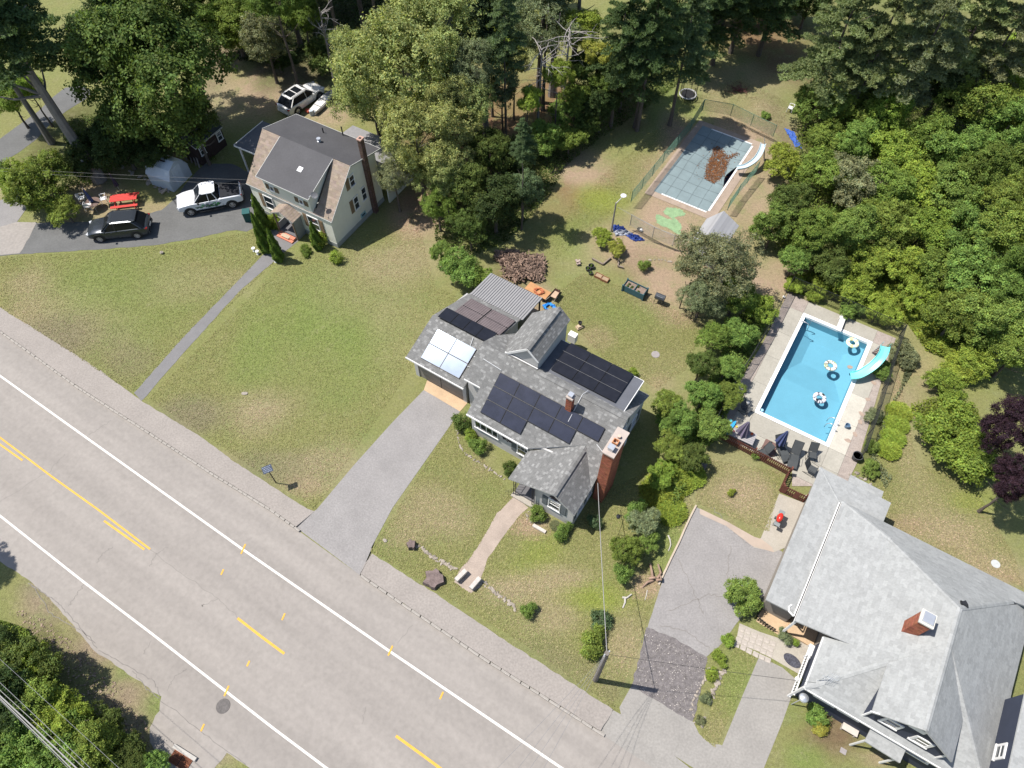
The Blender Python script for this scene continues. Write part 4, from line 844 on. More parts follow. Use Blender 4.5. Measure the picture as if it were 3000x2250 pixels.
# side wing at the picture's edge
roof(bh, [{'p': [(8.75,-4,5.0),(13,-4,5.0),(13,4.85,5.0),(8.75,4.85,5.0)], 'along': (0,1,0)}], SH_PALE, palec, name='wing_roof', exp=.22, tab=.33)
walls(bh, [[(8.8,4.8,2.6),(8.8,-4,2.6),(8.8,-4,4.9),(8.8,4.8,4.9)], [(13,4.8,0),(8.8,4.8,0),(8.8,4.8,4.9),(13,4.8,4.9)]], SIDN, .11)
window(bh, (8.8,1.9,3.9), (-1,0,0), .8, .9, None, True, frame=.12)
ch = thing('brick_chimney', 'red brick chimney with a square metal cap on the pale roof', 'chimney', DO, DA)
bricks(ch, 2.75, 3.35, 4.45, 5.1, 4.7, 7.0, BRICK)
b = MB(); b.box(2.70,3.40,4.40,5.15,7.0,7.12); b.build('cap_slab', mat('cap_pale',(.6,.58,.52)), ch); b = MB(); b.box(2.80,3.30,4.50,5.05,7.12,7.25); b.build('metal_cap', METAL, ch)
b = MB(); b.lathe([(.16,0),(.16,.05)], 4, 4.75, 7.05, 6.15); b.obox(4.75,7.0,6.14,.36,.3,.08, rx=-.6); tag(b.build('roof_vent', IRON), 'small dark roof vent near the ridge behind the pale roof chimney', 'roof vent'); o = COL.objects[-1]; o.location = DO; o.rotation_euler = (0,0,DA)
an = thing('antenna', 'thin metal aerial lying over the front corner of the pale roof', 'antenna', DO, DA)
b = MB(); b.tube([(.35,.55,3.3),(.5,.7,4.3)], .02, 6)
for k in range(5): b.tube([(.3+k*.1,.35+k*.03,4.25),(.6+k*.1,.95+k*.03,4.3)], .007, 4)
b.tube([(.25,.6,4.25),(1.0,.75,4.3)], .01, 4); b.build('mast', METAL, an)

# ------------------------------------------------------------------ blue swimming pool
Q0 = (qA[0], qA[1], 0); PW, PL = 4.87, 9.85
sp = thing('swimming_pool', 'rectangular blue swimming pool with white coping and three floating rings', 'swimming pool', Q0, PANG)
LIN = mat('pool_liner', (.27,.45,.53), .7, .05, .8, fine=.03)
b = MB(); i0 = (.05,.05); zs, zd = -.72, -1.25
W_, L_ = PW-.05, PL-.05
b.poly([(.05,.05,zs),(W_,.05,zs),(W_,4.2,zs),(.05,4.2,zs)])
b.poly([(.05,4.2,zs),(W_,4.2,zs),(3.7,6.6,zd),(1.25,6.6,zd)]); b.poly([(1.25,6.6,zd),(3.7,6.6,zd),(3.7,8.9,zd),(1.25,8.9,zd)])
b.poly([(.05,4.2,zs),(1.25,6.6,zd),(1.25,8.9,zd),(.05,L_,zs)]); b.poly([(W_,4.2,zs),(W_,L_,zs),(3.7,8.9,zd),(3.7,6.6,zd)]); b.poly([(.05,L_,zs),(1.25,8.9,zd),(3.7,8.9,zd),(W_,L_,zs)])
for p, q in (((.05,.05),(W_,.05)),((W_,.05),(W_,L_)),((W_,L_),(.05,L_)),((.05,L_),(.05,.05))): b.poly([(p[0],p[1],zs),(q[0],q[1],zs),(q[0],q[1],.06),(p[0],p[1],.06)])
b.build('basin', LIN, sp)
b = MB(); c_ = .20; zc0, zc1 = -.12, .085
for r in ((-c_,0.06,-c_,PL+c_),(PW-.06,PW+c_,-c_,PL+c_),(.06,PW-.06,-c_,.06),(.06,PW-.06,PL-.06,PL+c_)): b.box(*r, zc0, zc1)
b.build('coping', mat('pool_coping',(.78,.78,.76),.6,.03,3), sp)
wm = bpy.data.materials.new('pool_water'); wm.use_nodes = True; nt = wm.node_tree; N = nt.nodes; L = nt.links; N.clear()
tr = N.new('ShaderNodeBsdfTransparent'); tr.inputs[0].default_value = (.66,.85,.91,1); gl_ = N.new('ShaderNodeBsdfGlossy'); gl_.inputs['Roughness'].default_value = .03
fr = N.new('ShaderNodeFresnel'); fr.inputs[0].default_value = 1.33; mx = N.new('ShaderNodeMixShader'); ou = N.new('ShaderNodeOutputMaterial')
nz = N.new('ShaderNodeTexNoise'); nz.inputs['Scale'].default_value = 2.2; nz.inputs['Detail'].default_value = 3; tcx = N.new('ShaderNodeTexCoord'); L.new(tcx.outputs['Object'], nz.inputs['Vector'])
bp = N.new('ShaderNodeBump'); bp.inputs['Strength'].default_value = .25; bp.inputs['Distance'].default_value = .03; L.new(nz.outputs[0], bp.inputs['Height'])
L.new(bp.outputs[0], gl_.inputs['Normal']); L.new(bp.outputs[0], fr.inputs['Normal']); L.new(fr.outputs[0], mx.inputs[0]); L.new(tr.outputs[0], mx.inputs[1]); L.new(gl_.outputs[0], mx.inputs[2]); L.new(mx.outputs[0], ou.inputs[0])
b = MB(); b.poly([(.052,.052,-.13),(W_-.002,.052,-.13),(W_-.002,L_-.002,-.13),(.052,L_-.002,-.13)]); b.build('water', wm, sp)
for (u, v, a) in ((.02, 8.9, math.pi/2), (4.85, 1.45, -math.pi/2)):
    lb = thing('pool_ladder', 'curved steel pool ladder at the %s of the blue pool' % ('far left side' if u < 1 else 'near right corner'), 'ladder', (0,0,0), 0)
    lb.location = Vector(Q0)+Vector((u*math.cos(PANG)-v*math.sin(PANG), u*math.sin(PANG)+v*math.cos(PANG), 0)); lb.rotation_euler = (0,0,PANG+a)
    for s in (-.27, .27): b = MB(); b.tube([(s,-.55,.05),(s,-.55,.45),(s,-.42,.68),(s,-.15,.74),(s,.08,.6),(s,.14,.2),(s,.14,-.6)], .026, 8); b.build('rail', METAL, lb, smooth=True)
    for k in range(2): b = MB(); b.box(-.26,.26,.10,.19,-.2-k*.2,-.16-k*.2); b.build('tread', TRIM, lb)
def RINGf(name, label, px, cols, extra=None):
    c = NS(*px, -.02); t = thing(name, label, 'pool float', c, random.Random(px[0]).uniform(0, 3), 'inflatable rings floating in the pool')
    b = MB(); n, k, R, r = 32, 12, .335, .135; vs = []; 
    for i in range(n):
        for j in range(k):
            a, q = 2*math.pi*i/n, 2*math.pi*j/k; vs.append(((R+r*math.cos(q))*math.cos(a), (R+r*math.cos(q))*math.sin(a), r*.85*math.sin(q)))
    rd = random.Random(px[1])
    for i in range(n):
        c0_ = cols[(i//3) % len(cols)] if len(cols) < 6 else cols[rd.randrange(len(cols))]
        for j in range(k):
            cc_ = c0_ if rd.random() < .75 else cols[rd.randrange(len(cols))]
            a, e = i*k+j, i*k+(j+1) % k; f = ((i+1) % n)*k
            b.poly([vs[a], vs[f+j], vs[f+(j+1) % k], vs[e]], cc_)
    b.build('ring', mat('vinyl', (.8,.8,.8), .35, .02, 2, tint=True, spec=.5), t, smooth=False)
    b = MB(); b.lathe([(.025,.10),(.025,.14),(.018,.15)], 8, R, 0); b.build('valve', TRIM, t)
    if extra:
        for a in (0.4, 3.6): b = MB(); b.obox(R*math.cos(a), R*math.sin(a), .12, .10, .2, .05, a, (1,1,1)); b.build('handle', IRON, t)
    return t
RINGf('pool_float', 'yellow and pale blue inflatable ring floating near the far right corner of the pool', (785,150), [(1,.85,.35),(.55,.9,.9),(1,.8,.45),(.75,.95,.85)])
RINGf('pool_float', 'green and white patterned inflatable ring floating in mid pool beside the turquoise slide', (390,560), [(.75,.7,.62),(.9,.88,.82),(.5,.62,.3),(.30,.27,.22),(.8,.6,.45),(.95,.93,.9)])
RINGf('pool_float', 'black and white inflatable ring with dark handles floating nearest the shallow end', (190,1140), [(.9,.92,.95),(.75,.75,.8),(.12,.12,.14),(.9,.72,.76),(.6,.65,.7),(.85,.85,.85)], True)
c = NP(838,326,-.08); b = MB(); b.lathe([(.10,-.06),(.13,0),(.10,.05),(.05,.07)], 12); b.build; o = b.build('chlorine_float', mat('pale_blue_plastic',(.30,.55,.72),.4)); o.location = c; tag(o, 'small pale blue dispenser floating in the near left pool corner', 'float')
# deck slabs
dk = thing('pool_deck', 'x', 'x'); del dk['label']; del dk['category']; dk['kind'] = 'structure'; dk.location = Q0; dk.rotation_euler = (0,0,PANG)
def toQ(p): x, y = p[0]-Q0[0], p[1]-Q0[1]; return (x*math.cos(PANG)+y*math.sin(PANG), -x*math.sin(PANG)+y*math.cos(PANG))
dpoly = [toQ(N5(*q)) for q in ((612,140),(1360,455),(1292,640),(1200,960),(1095,1310),(1010,1480),(640,1480),(640,1362),(88,1108),(260,780),(430,500))]
ul = [-5,-3.6,-2.4,-1.25,-.21,2.43,PW+.21,6.2,7.5,9]; vl = [-6.5,-5.0,-3.4,-1.8,-.21,2.3,4.9,7.4,PL+.21,11.4,13]
SLAB = mat('deck_concrete', (.325,.305,.26), .9, .10, .7, bump=.2, fine=.08, tint=True, det=8); AGG = mat('deck_aggregate', (.30,.255,.225), .95, .14, 2.5, bump=.6, fine=.3, tint=True, det=8)
def inpoly(x, y, pl):
    c = False; n = len(pl)
    for i in range(n):
        a, b_ = pl[i], pl[i-1]
        if (a[1] > y) != (b_[1] > y) and x < (b_[0]-a[0])*(y-a[1])/(b_[1]-a[1])+a[0]: c = not c
    return c
rd = random.Random(12)
for i in range(len(ul)-1):
    for j in range(len(vl)-1):
        u0, u1, v0, v1 = ul[i]+.007, ul[i+1]-.007, vl[j]+.007, vl[j+1]-.007
        if u0 > -.25 and u1 < PW+.25 and v0 > -.25 and v1 < PL+.25: continue
        pl = dpoly; cell = [(u0,v0),(u1,v0),(u1,v1),(u0,v1)]
        # clip the deck outline to the cell (outline is a simple polygon, the cell is convex)
        q = [p for p in pl]
        for (a_, b_, c_) in ((1,0,u1),(-1,0,-u0),(0,1,v1),(0,-1,-v0)): q = clip(q, a_, b_, c_)
        if len(q) < 3: continue
        ar_ = abs(sum(q[k][0]*q[(k+1)%len(q)][1]-q[(k+1)%len(q)][0]*q[k][1] for k in range(len(q))))/2
        if ar_ < .05: continue
        if sum(q[k][0]*q[(k+1)%len(q)][1]-q[(k+1)%len(q)][0]*q[k][1] for k in range(len(q))) < 0: q = q[::-1]
        agg = u1 > 6.3 or u0 < -1.3 or v0 > 10.0 and rd.random() < .5 or v1 < -3.3; s = rd.uniform(.93,1.06)
        if 5 < u0 < 6 and 0 < v1 < 5.2: s = 1.35
        b = MB(); b.slab([(x, y, .045+(0 if agg else .004)) for x, y in q], .12, (s,s,s)); b.build('deck_slab', AGG if agg else SLAB, dk)
fl = MB(); 
for k, (x, y) in enumerate(((1205,765),(1165,880),(1120,980),(1110,1035),(1075,1120),(1025,1165),(1040,655),(1215,700))):
    c = N5(x, y); t_ = MB(); rd = random.Random(k); n = 8
    t_.prism([((.20+rd.uniform(-.05,.05))*math.cos(2*math.pi*i/n), (.15+rd.uniform(-.04,.04))*math.sin(2*math.pi*i/n)) for i in range(n)], 0, .03)
    o = t_.build('flagstone', mat('flagstone',(.33,.25,.20),.9,.12,3), dk); q = toQ(c); o.location = (q[0], q[1], .035); o.rotation_euler = (0,0,rd.uniform(0,3))
# diving board
a_, e_ = N5(965,392,.42), N5(1002,292,.42); db = thing('diving_board', 'white diving board on a low stand at the far end of the blue pool', 'diving board', (a_[0], a_[1], 0), ang(a_, e_))
Ld = dist(a_, e_); b = MB(); b.box(-.1,Ld,-.19,.19,.36,.42); b.build('board', mat('board_white',(.62,.60,.57),.7,.06,5), db); b = MB(); b.box(.45,.62,-.2,.2,.04,.36); b.build('stand', METAL, db); b = MB(); b.box(Ld-.3,Ld-.1,-.24,.24,.04,.36); b.build('anchor_block', TRIM, db)
# slides
def slide(name, label, path, w, m, ladder, lip=.12):
    t = thing(name, label, 'slide', (path[0][0], path[0][1], 0)); o = Vector((path[0][0], path[0][1], 0)); pts = [Vector(p)-o for p in path]
    fine = []
    for i in range(len(pts)-1):
        p0, p1, p2, p3 = pts[max(i-1,0)], pts[i], pts[i+1], pts[min(i+2,len(pts)-1)]
        for s in range(6):
            u = s/6; fine.append(.5*((2*p1)+(-p0+p2)*u+(2*p0-5*p1+4*p2-p3)*u*u+(-p0+3*p1-3*p2+p3)*u**3))
    fine.append(pts[-1]); prof = [(-w/2-.03,lip),(-w/2,lip),(-w/2+.03,.01),(0,-.02),(w/2-.03,.01),(w/2,lip),(w/2+.03,lip),(w/2+.02,-.03),(0,-.06),(-w/2-.02,-.03)]
    b = MB(); vs = []; k = len(prof)
    for i, p in enumerate(fine):
        d = (fine[min(i+1,len(fine)-1)]-fine[max(i-1,0)]); d.z = 0; d.normalize(); n = Vector((-d.y, d.x, 0))
        for a, z in prof: vs.append(tuple(p+n*a+Vector((0,0,z))))
    fs = [(i*k+j, i*k+(j+1)%k, (i+1)*k+(j+1)%k, (i+1)*k+j) for i in range(len(fine)-1) for j in range(k)]+[tuple(range(k)), tuple((len(fine)-1)*k+j for j in range(k))[::-1]]
    b.grid(vs, fs); b.build('chute', m, t, smooth=False)
    top = pts[0]; foot = Vector(ladder)-o; d = (Vector((foot.x-top.x, foot.y-top.y, 0))).normalized(); n = Vector((-d.y, d.x, 0))
    for s in (-.24, .24): b = MB(); b.tube([foot+n*s, top+n*s+d*.1, top+n*s+Vector((0,0,.45))], .022, 6); b.build('handrail', METAL, t)
    for q in range(6): f_ = (q+.7)/6.6; p = foot.lerp(top+d*.1, f_); b = MB(); b.obox(p.x, p.y, p.z, .10, .5, .03, math.atan2(d.y, d.x)); b.build('step', mat('step_brown',(.14,.09,.08)), t)
    for i_ in (len(fine)//3, len(fine)*3//4):
        p = fine[i_]; b = MB(); b.tube([(p.x,p.y,0.04),(p.x,p.y,p.z-.03)], .025, 6); b.build('leg', METAL, t)
    return t
slide('pool_slide', 'curved turquoise pool slide at the right edge of the blue pool', [NS(1368,215,1.95), NS(1340,330,1.75), NS(1262,455,1.4), NS(1140,575,1.05), NS(985,680,.75), NS(860,735,.58), NS(755,742,.52)], .58, mat('turquoise_fibreglass',(.17,.62,.60),.35,.04,2,spec=.5), NS(1185,350,0))
slide('pool_slide', 'faded pale blue pool slide standing beside the covered pool', [N4(1388,525,1.7), N4(1368,585,1.4), N4(1330,640,1.1), N4(1265,682,.85), N4(1207,693,.7)], .42, mat('faded_blue',(.42,.52,.56),.6,.08,3), N4(1395,640,0))

# ------------------------------------------------------------------ fences
PKM = mat('red_brown_picket', (.155,.055,.038), .85, .18, 5, fine=.1)
def picket_fence(name, label, a, b_, h=.95, solid=()):
    L0 = dist(a, b_); t = thing(name, label, 'fence', (a[0], a[1], 0), ang(a, b_)); m = MB(); m.prism([(-.038,-.01),(.038,-.01),(.038,.01),(-.038,.01)], 0, h-.05); m.grid([(-.038,-.01,h-.05),(.038,-.01,h-.05),(0,-.01,h),(-.038,.01,h-.05),(.038,.01,h-.05),(0,.01,h)], [(0,1,2),(4,3,5),(1,4,5,2),(3,0,2,5)])
    me_ = m.mesh('picket', PKM); n = int(L0/.125)
    for i in range(n): link('picket', me_, t, loc=((i+.5)*L0/n, -.03, .05))
    for z in (.28,.75): q = MB(); q.box(0,L0,-.012,.03,z,z+.08); q.build('rail', PKM, t)
    k = max(2, int(L0/2)+1)
    for i in range(k): q = MB(); x = L0*i/(k-1); q.box(x-.05,x+.05,.03,.13,0,h+.05); q.build('post', PKM, t)
    for x0, x1 in solid: q = MB(); q.box(x0*L0,x1*L0,-.055,-.045,.1,h-.02); q.build('gate_board', PKM, t)
picket_fence('picket_fence', 'long red-brown picket fence in front of the table and loungers', NP(20,840), NP(1310,1525))
picket_fence('picket_fence', 'short red-brown picket fence piece running back beside the lawn corner', NQ(1560,255), NQ(1432,545))
picket_fence('picket_fence', 'short red-brown picket fence with gate boards crossing the concrete walk', NQ(1432,548), NQ(1855,745), solid=((0,.22),(.55,.75)))
def wire_fence(name, label, pts, h, m, step=.16, postgap=2.2):
    t = thing(name, label, 'fence', pts[0]); o = Vector((pts[0][0], pts[0][1], 0)); w = MB(); wr = .0055
    for i in range(len(pts)-1):
        a, b_ = Vector((pts[i][0], pts[i][1], 0))-o, Vector((pts[i+1][0], pts[i+1][1], 0))-o; L0 = (b_-a).length; d = (b_-a)/L0
        k = max(1, round(L0/postgap))
        for j in range(k+(i == len(pts)-2)): p = a+d*(L0*j/k); q = MB(); q.tube([p, p+Vector((0,0,h+.04))], .03, 6); q.build('post', m, t)
        q = MB(); q.tube([a+Vector((0,0,h)), b_+Vector((0,0,h))], .02, 6); q.build('top_rail', m, t)
        x = -h
        while x < L0:
            for sg in (1, -1):
                x0, x1 = (x, x+h) if sg == 1 else (x+h, x); z0, z1 = .03, h
                lo, hi = max(0, min(x0, x1)), min(L0, max(x0, x1))
                if hi-lo > .02:
                    f0, f1 = (lo-x0)/(x1-x0), (hi-x0)/(x1-x0)
                    w.bar(a+d*lo+Vector((0,0,z0+(z1-z0)*f0)), a+d*hi+Vector((0,0,z0+(z1-z0)*f1)), wr*2)
            x += step
    w.build('wire_mesh', m, t, kind='stuff'); return t
BLKF = mat('black_fence', (.02,.022,.02), .5, .1, 3); GRNF = mat('green_fence', (.07,.16,.11), .6, .1, 3); GALF = mat('grey_fence', (.30,.30,.28), .5, .1, 3)
wire_fence('chain_link_fence', 'black chain link fence along the left side of the blue pool', [N5(618,100,.3), N5(430,470,.3), N5(250,760,.3), N5(75,1095,.3)], 1.2, BLKF)
wire_fence('chain_link_fence', 'black chain link fence along the far end of the blue pool', [N5(622,100,.3), N5(1000,260,.3), N5(1385,430,.3)], 1.2, BLKF)
wire_fence('chain_link_fence', 'black chain link fence along the right side of the blue pool by the slide', [N5(1385,435,.3), N5(1310,660,.3), N5(1215,970,.3), N5(1105,1290,.3)], 1.2, BLKF)
wire_fence('chain_link_fence', 'green mesh fence along the left side of the covered pool', [N4(960,300,.6), N4(880,430,.6), N4(690,660,.6), N4(470,930,.6)], 1.2, GRNF)
wire_fence('chain_link_fence', 'green mesh fence behind the covered pool', [N4(965,295,.6), N4(1160,330,.6), N4(1300,400,.6), N4(1455,475,.6)], 1.2, GRNF)
wire_fence('chain_link_fence', 'green mesh fence on the slide side of the covered pool', [N4(1340,720,.6), N4(1210,880,.6), N4(1140,985,.6)], 1.1, GRNF)
wire_fence('chain_link_fence', 'grey mesh fence in front of the covered pool', [NB(360,560,.5), NB(720,760,.5), NB(1050,890,.5), NB(1330,880,.5)], 1.2, GALF)

# ------------------------------------------------------------------ covered pool
cpl = thing('covered_pool', 'old pool under a sagging grey-blue winter cover full of brown debris', 'swimming pool', (rA[0], rA[1], 0), RANG)
b = MB(); b.poly([(.1,.1,-1.2),(RW-.1,.1,-1.2),(RW-.1,RL-.1,-1.2),(.1,RL-.1,-1.2)])
for p, q in (((.1,.1),(RW-.1,.1)),((RW-.1,.1),(RW-.1,RL-.1)),((RW-.1,RL-.1),(.1,RL-.1)),((.1,RL-.1),(.1,.1))): b.poly([(p[0],p[1],-1.2),(q[0],q[1],-1.2),(q[0],q[1],.02),(p[0],p[1],.02)])
b.build('basin', mat('dark_blue_liner',(.03,.05,.14),.6), cpl)
b = MB()
for r in ((-.7,.12,-.7,RL+.7),(RW-.12,RW+.7,-.7,RL+.7),(.12,RW-.12,-.7,.12),(.12,RW-.12,RL-.12,RL+.7)): b.box(*r, -.15, .035)
b.build('surround', mat('surround_dirt',(.30,.235,.185),.95,.15,1.5,fine=.15), cpl)
b = MB(); b.box(RW-.16,RW+.0,.2,RL-.2,.036,.06); b.box(.6,RW-.2,-.10,.02,.036,.06); b.box(.8,RW-.2,RL-.02,RL+.10,.036,.06); b.build('coping', TRIM, cpl, kind='stuff')
nu, nv = 30, 48; vs = []; deb = None
x_, y_ = N4(1070,665)[0]-rA[0], N4(1070,665)[1]-rA[1]; deb = (x_*math.cos(RANG)+y_*math.sin(RANG), -x_*math.sin(RANG)+y_*math.cos(RANG)); DEB = deb
def cover_z(u, v): 
    r = ((u-deb[0])/1.7)**2+((v-deb[1])/2.6)**2; e = min(u, RW-u, v, RL-v)
    return .055-.34*math.exp(-r)*min(1, max(0, e+.1)/.7)+.012*math.sin(u*5+v*3)*math.sin(v*4)
def cover_u(s, v): 
    r_ = RW-.02-.62*math.exp(-((v-RL*.52)/1.5)**2)-.12*math.exp(-((v-RL*.2)/1.2)**2); return -.12+s*(r_+.12)
for i in range(nu+1):
    for j in range(nv+1):
        v = -.08+(RL+.16)*j/nv; u = cover_u(i/nu, v); z = cover_z(u, v)
        if i >= nu-2: z -= .03*(i-nu+2)
        vs.append((u, v, z))
b = MB(); b.grid(vs, [(i*(nv+1)+j, (i+1)*(nv+1)+j, (i+1)*(nv+1)+j+1, i*(nv+1)+j+1) for i in range(nu) for j in range(nv)])
b.build('cover', mat('pool_cover',(.175,.225,.235),.75,.10,.9,fine=.05,det=8), cpl, smooth=True)
b = MB()
for i in range(1, 5):
    pts = [(cover_u(i/5, v), v, cover_z(cover_u(i/5, v), v)+.012) for v in np.linspace(-.05, RL+.05, 30)]
    for p, q in zip(pts, pts[1:]): b.bar(p, q, .028, .008)
for j in range(1, 8):
    v = RL*j/8; pts = [(cover_u(s, v), v, cover_z(cover_u(s, v), v)+.012) for s in np.linspace(0, 1, 24)]
    for p, q in zip(pts, pts[1:]): b.bar(p, q, .028, .008)
b.build('straps', mat('strap_dark',(.11,.14,.148),.8), cpl, kind='stuff')
pud = [N4(*q) for q in ((1070,540),(1100,560),(1140,600),(1240,578),(1150,625),(1140,680),(1115,735),(1050,795),(985,760),(1000,680),(1020,620),(1045,590),(1040,555))]
pud = [((p[0]-rA[0])*math.cos(RANG)+(p[1]-rA[1])*math.sin(RANG), -(p[0]-rA[0])*math.sin(RANG)+(p[1]-rA[1])*math.cos(RANG)) for p in pud]
b = MB(); rd = random.Random(3); k = 0
while k < 3000:
    u, v = rd.uniform(deb[0]-1.6, deb[0]+2), rd.uniform(deb[1]-2.6, deb[1]+2.4)
    if inpoly(u+rd.gauss(0,.09), v+rd.gauss(0,.09), pud) or rd.random() < .012:
        k += 1; s = rd.uniform(.4,1.6); z = cover_z(u, v)+.035+rd.uniform(0,.03); a = rd.uniform(0,3.1); l = rd.uniform(.04,.10)
        b.obox(u, v, z, l, l*.5, .008, a, (s, s*rd.uniform(.8,1), s*.9), rd.uniform(-.4,.4), rd.uniform(-.4,.4))
b.build('leaf_debris', mat('brown_debris',(.16,.075,.028),.95,.4,4,tint=True), cpl, kind='stuff')
# green paint patch and pool house
gp_ = [NB(*q) for q in ((960,265),(1080,270),(1200,300),(1260,370),(1240,410),(1150,400),(1080,430),(1180,540),(1200,600),(1180,700),(1110,700),(1060,640),(960,590),(870,570),(800,520),(775,400),(790,370),(880,400),(950,440),(1060,460),(1000,410),(920,370),(900,330))]
sheet('painted_patch', jag(gp_, .12, .07, 3), mat('worn_green_paint',(.20,.30,.16),.9,.25,2.5,fine=.2,det=8), .012)
ph = thing('pool_house', 'small light-grey roofed pool house half hidden behind the olive-green tree', 'pool house', (16.65, 41.75, 0), math.radians(-33))
roof(ph, [{'p': [(0,0,2.9),(-1.1,.0,1.5),(-1.1,-3.4,1.5),(0,-3.4,2.9)], 'along': (0,1,0)}, {'p': [(0,0,2.9),(0,-3.4,2.9),(1.5,-3.4,2.1),(1.5,0,2.1)], 'along': (0,1,0)}], mat('light_metal_roof',(.30,.30,.31),.7,.05,1,tint=True), palec, tab=0, exp=.3)
walls(ph, [[(1.35,-3.25,0),(1.35,-.15,0),(1.35,-.15,2.1),(1.35,-3.25,2.1)], [(-1.0,-3.25,0),(1.35,-3.25,0),(1.35,-3.25,2.1),(0,-3.25,2.8),(-1.0,-3.25,1.5)], [(1.35,-.15,0),(-1.0,-.15,0),(-1.0,-.15,1.5),(0,-.15,2.8),(1.35,-.15,2.1)], [(-1.0,-.15,0),(-1.0,-3.25,0),(-1.0,-3.25,1.5),(-1.0,-.15,1.5)]], SIDG)
# ------------------------------------------------------------------ vehicles
PLB = mat('black_plastic', (.018,.018,.02), .6, .1, 4); TYRE = mat('tyre_rubber', (.02,.02,.02), .85, .1, 6); RIMM = mat('alloy_rim', (.45,.46,.48), .3, .05, 3, metal=.8)
CGL = mat('car_glass', (.010,.012,.015), .10, .1, 1, spec=.25); LAMPW = mat('headlamp', (.55,.57,.6), .15, .05, 2, spec=.8); LAMPR = mat('tail_lamp', (.22,.01,.012), .2, .1, 2, spec=.7)
def wheel(parent, x, y, r=.36, w=.24, spokes=7):
    sg = -1 if y < 0 else 1; t = MB(); prof = [(r*.62,-w/2),(r*.93,-w/2),(r,-w*.32),(r,w*.32),(r*.93,w/2),(r*.62,w/2)]; n = 22; vs = []; fs = []
    for rr, d in prof:
        for j in range(n): a = 2*math.pi*j/n; vs.append((x+rr*math.cos(a), y+d, r+rr*math.sin(a)))
    k = len(prof)
    for i in range(k):
        for j in range(n): fs.append((i*n+j, i*n+(j+1)%n, ((i+1)%k)*n+(j+1)%n, ((i+1)%k)*n+j))
    t.grid(vs, fs); o = t.build('wheel', TYRE, parent); yy = y+sg*w*.40
    b = MB(); R = r*.62; vs = [(x+R*math.cos(2*math.pi*j/n), yy-sg*.05, r+R*math.sin(2*math.pi*j/n)) for j in range(n)]; b.grid(vs, [tuple(range(n))]); b.grid(vs, [tuple(range(n))[::-1]])
    b.build('brake_disc', PLB, o)
    b = MB()
    for q in range(spokes):
        a = 2*math.pi*q/spokes; b.obox(x+math.cos(a)*R*.52, yy, r+math.sin(a)*R*.52, R*.92, .03, R*.24, ry=-a)
    b.tube([(x+R*.96*math.cos(2*math.pi*j/18), yy, r+R*.96*math.sin(2*math.pi*j/18)) for j in range(18)], .022, 6, closed=True); b.obox(x, yy, r, R*.4, .04, R*.4)
    b.build('rim', RIMM, o)
def loft(st, m, name, parent, smooth=True):
    """stations: list of (x, [(y,z) half profile from bottom outside to top centre])"""
    b = MB(); k = len(st[0][1]); vs = []; 
    for x, h in st:
        full = [(-y, z) for y, z in h]+[(y, z) for y, z in h[::-1]]
        vs += [(x, y, z) for y, z in full]
    kk = 2*k; fs = [(i*kk+j, i*kk+j+1, (i+1)*kk+j+1, (i+1)*kk+j) for i in range(len(st)-1) for j in range(kk-1)]
    fs += [(i*kk+kk-1, i*kk, (i+1)*kk, (i+1)*kk+kk-1) for i in range(len(st)-1)]+[tuple(range(kk))[::-1], tuple((len(st)-1)*kk+j for j in range(kk))]
    b.grid(vs, fs); o = b.build(name, m, parent)
    if smooth:
        o.data.polygons.foreach_set('use_smooth', [True]*len(o.data.polygons))
        try: o.data.set_sharp_from_angle(angle=math.radians(38))
        except Exception: pass
    return o
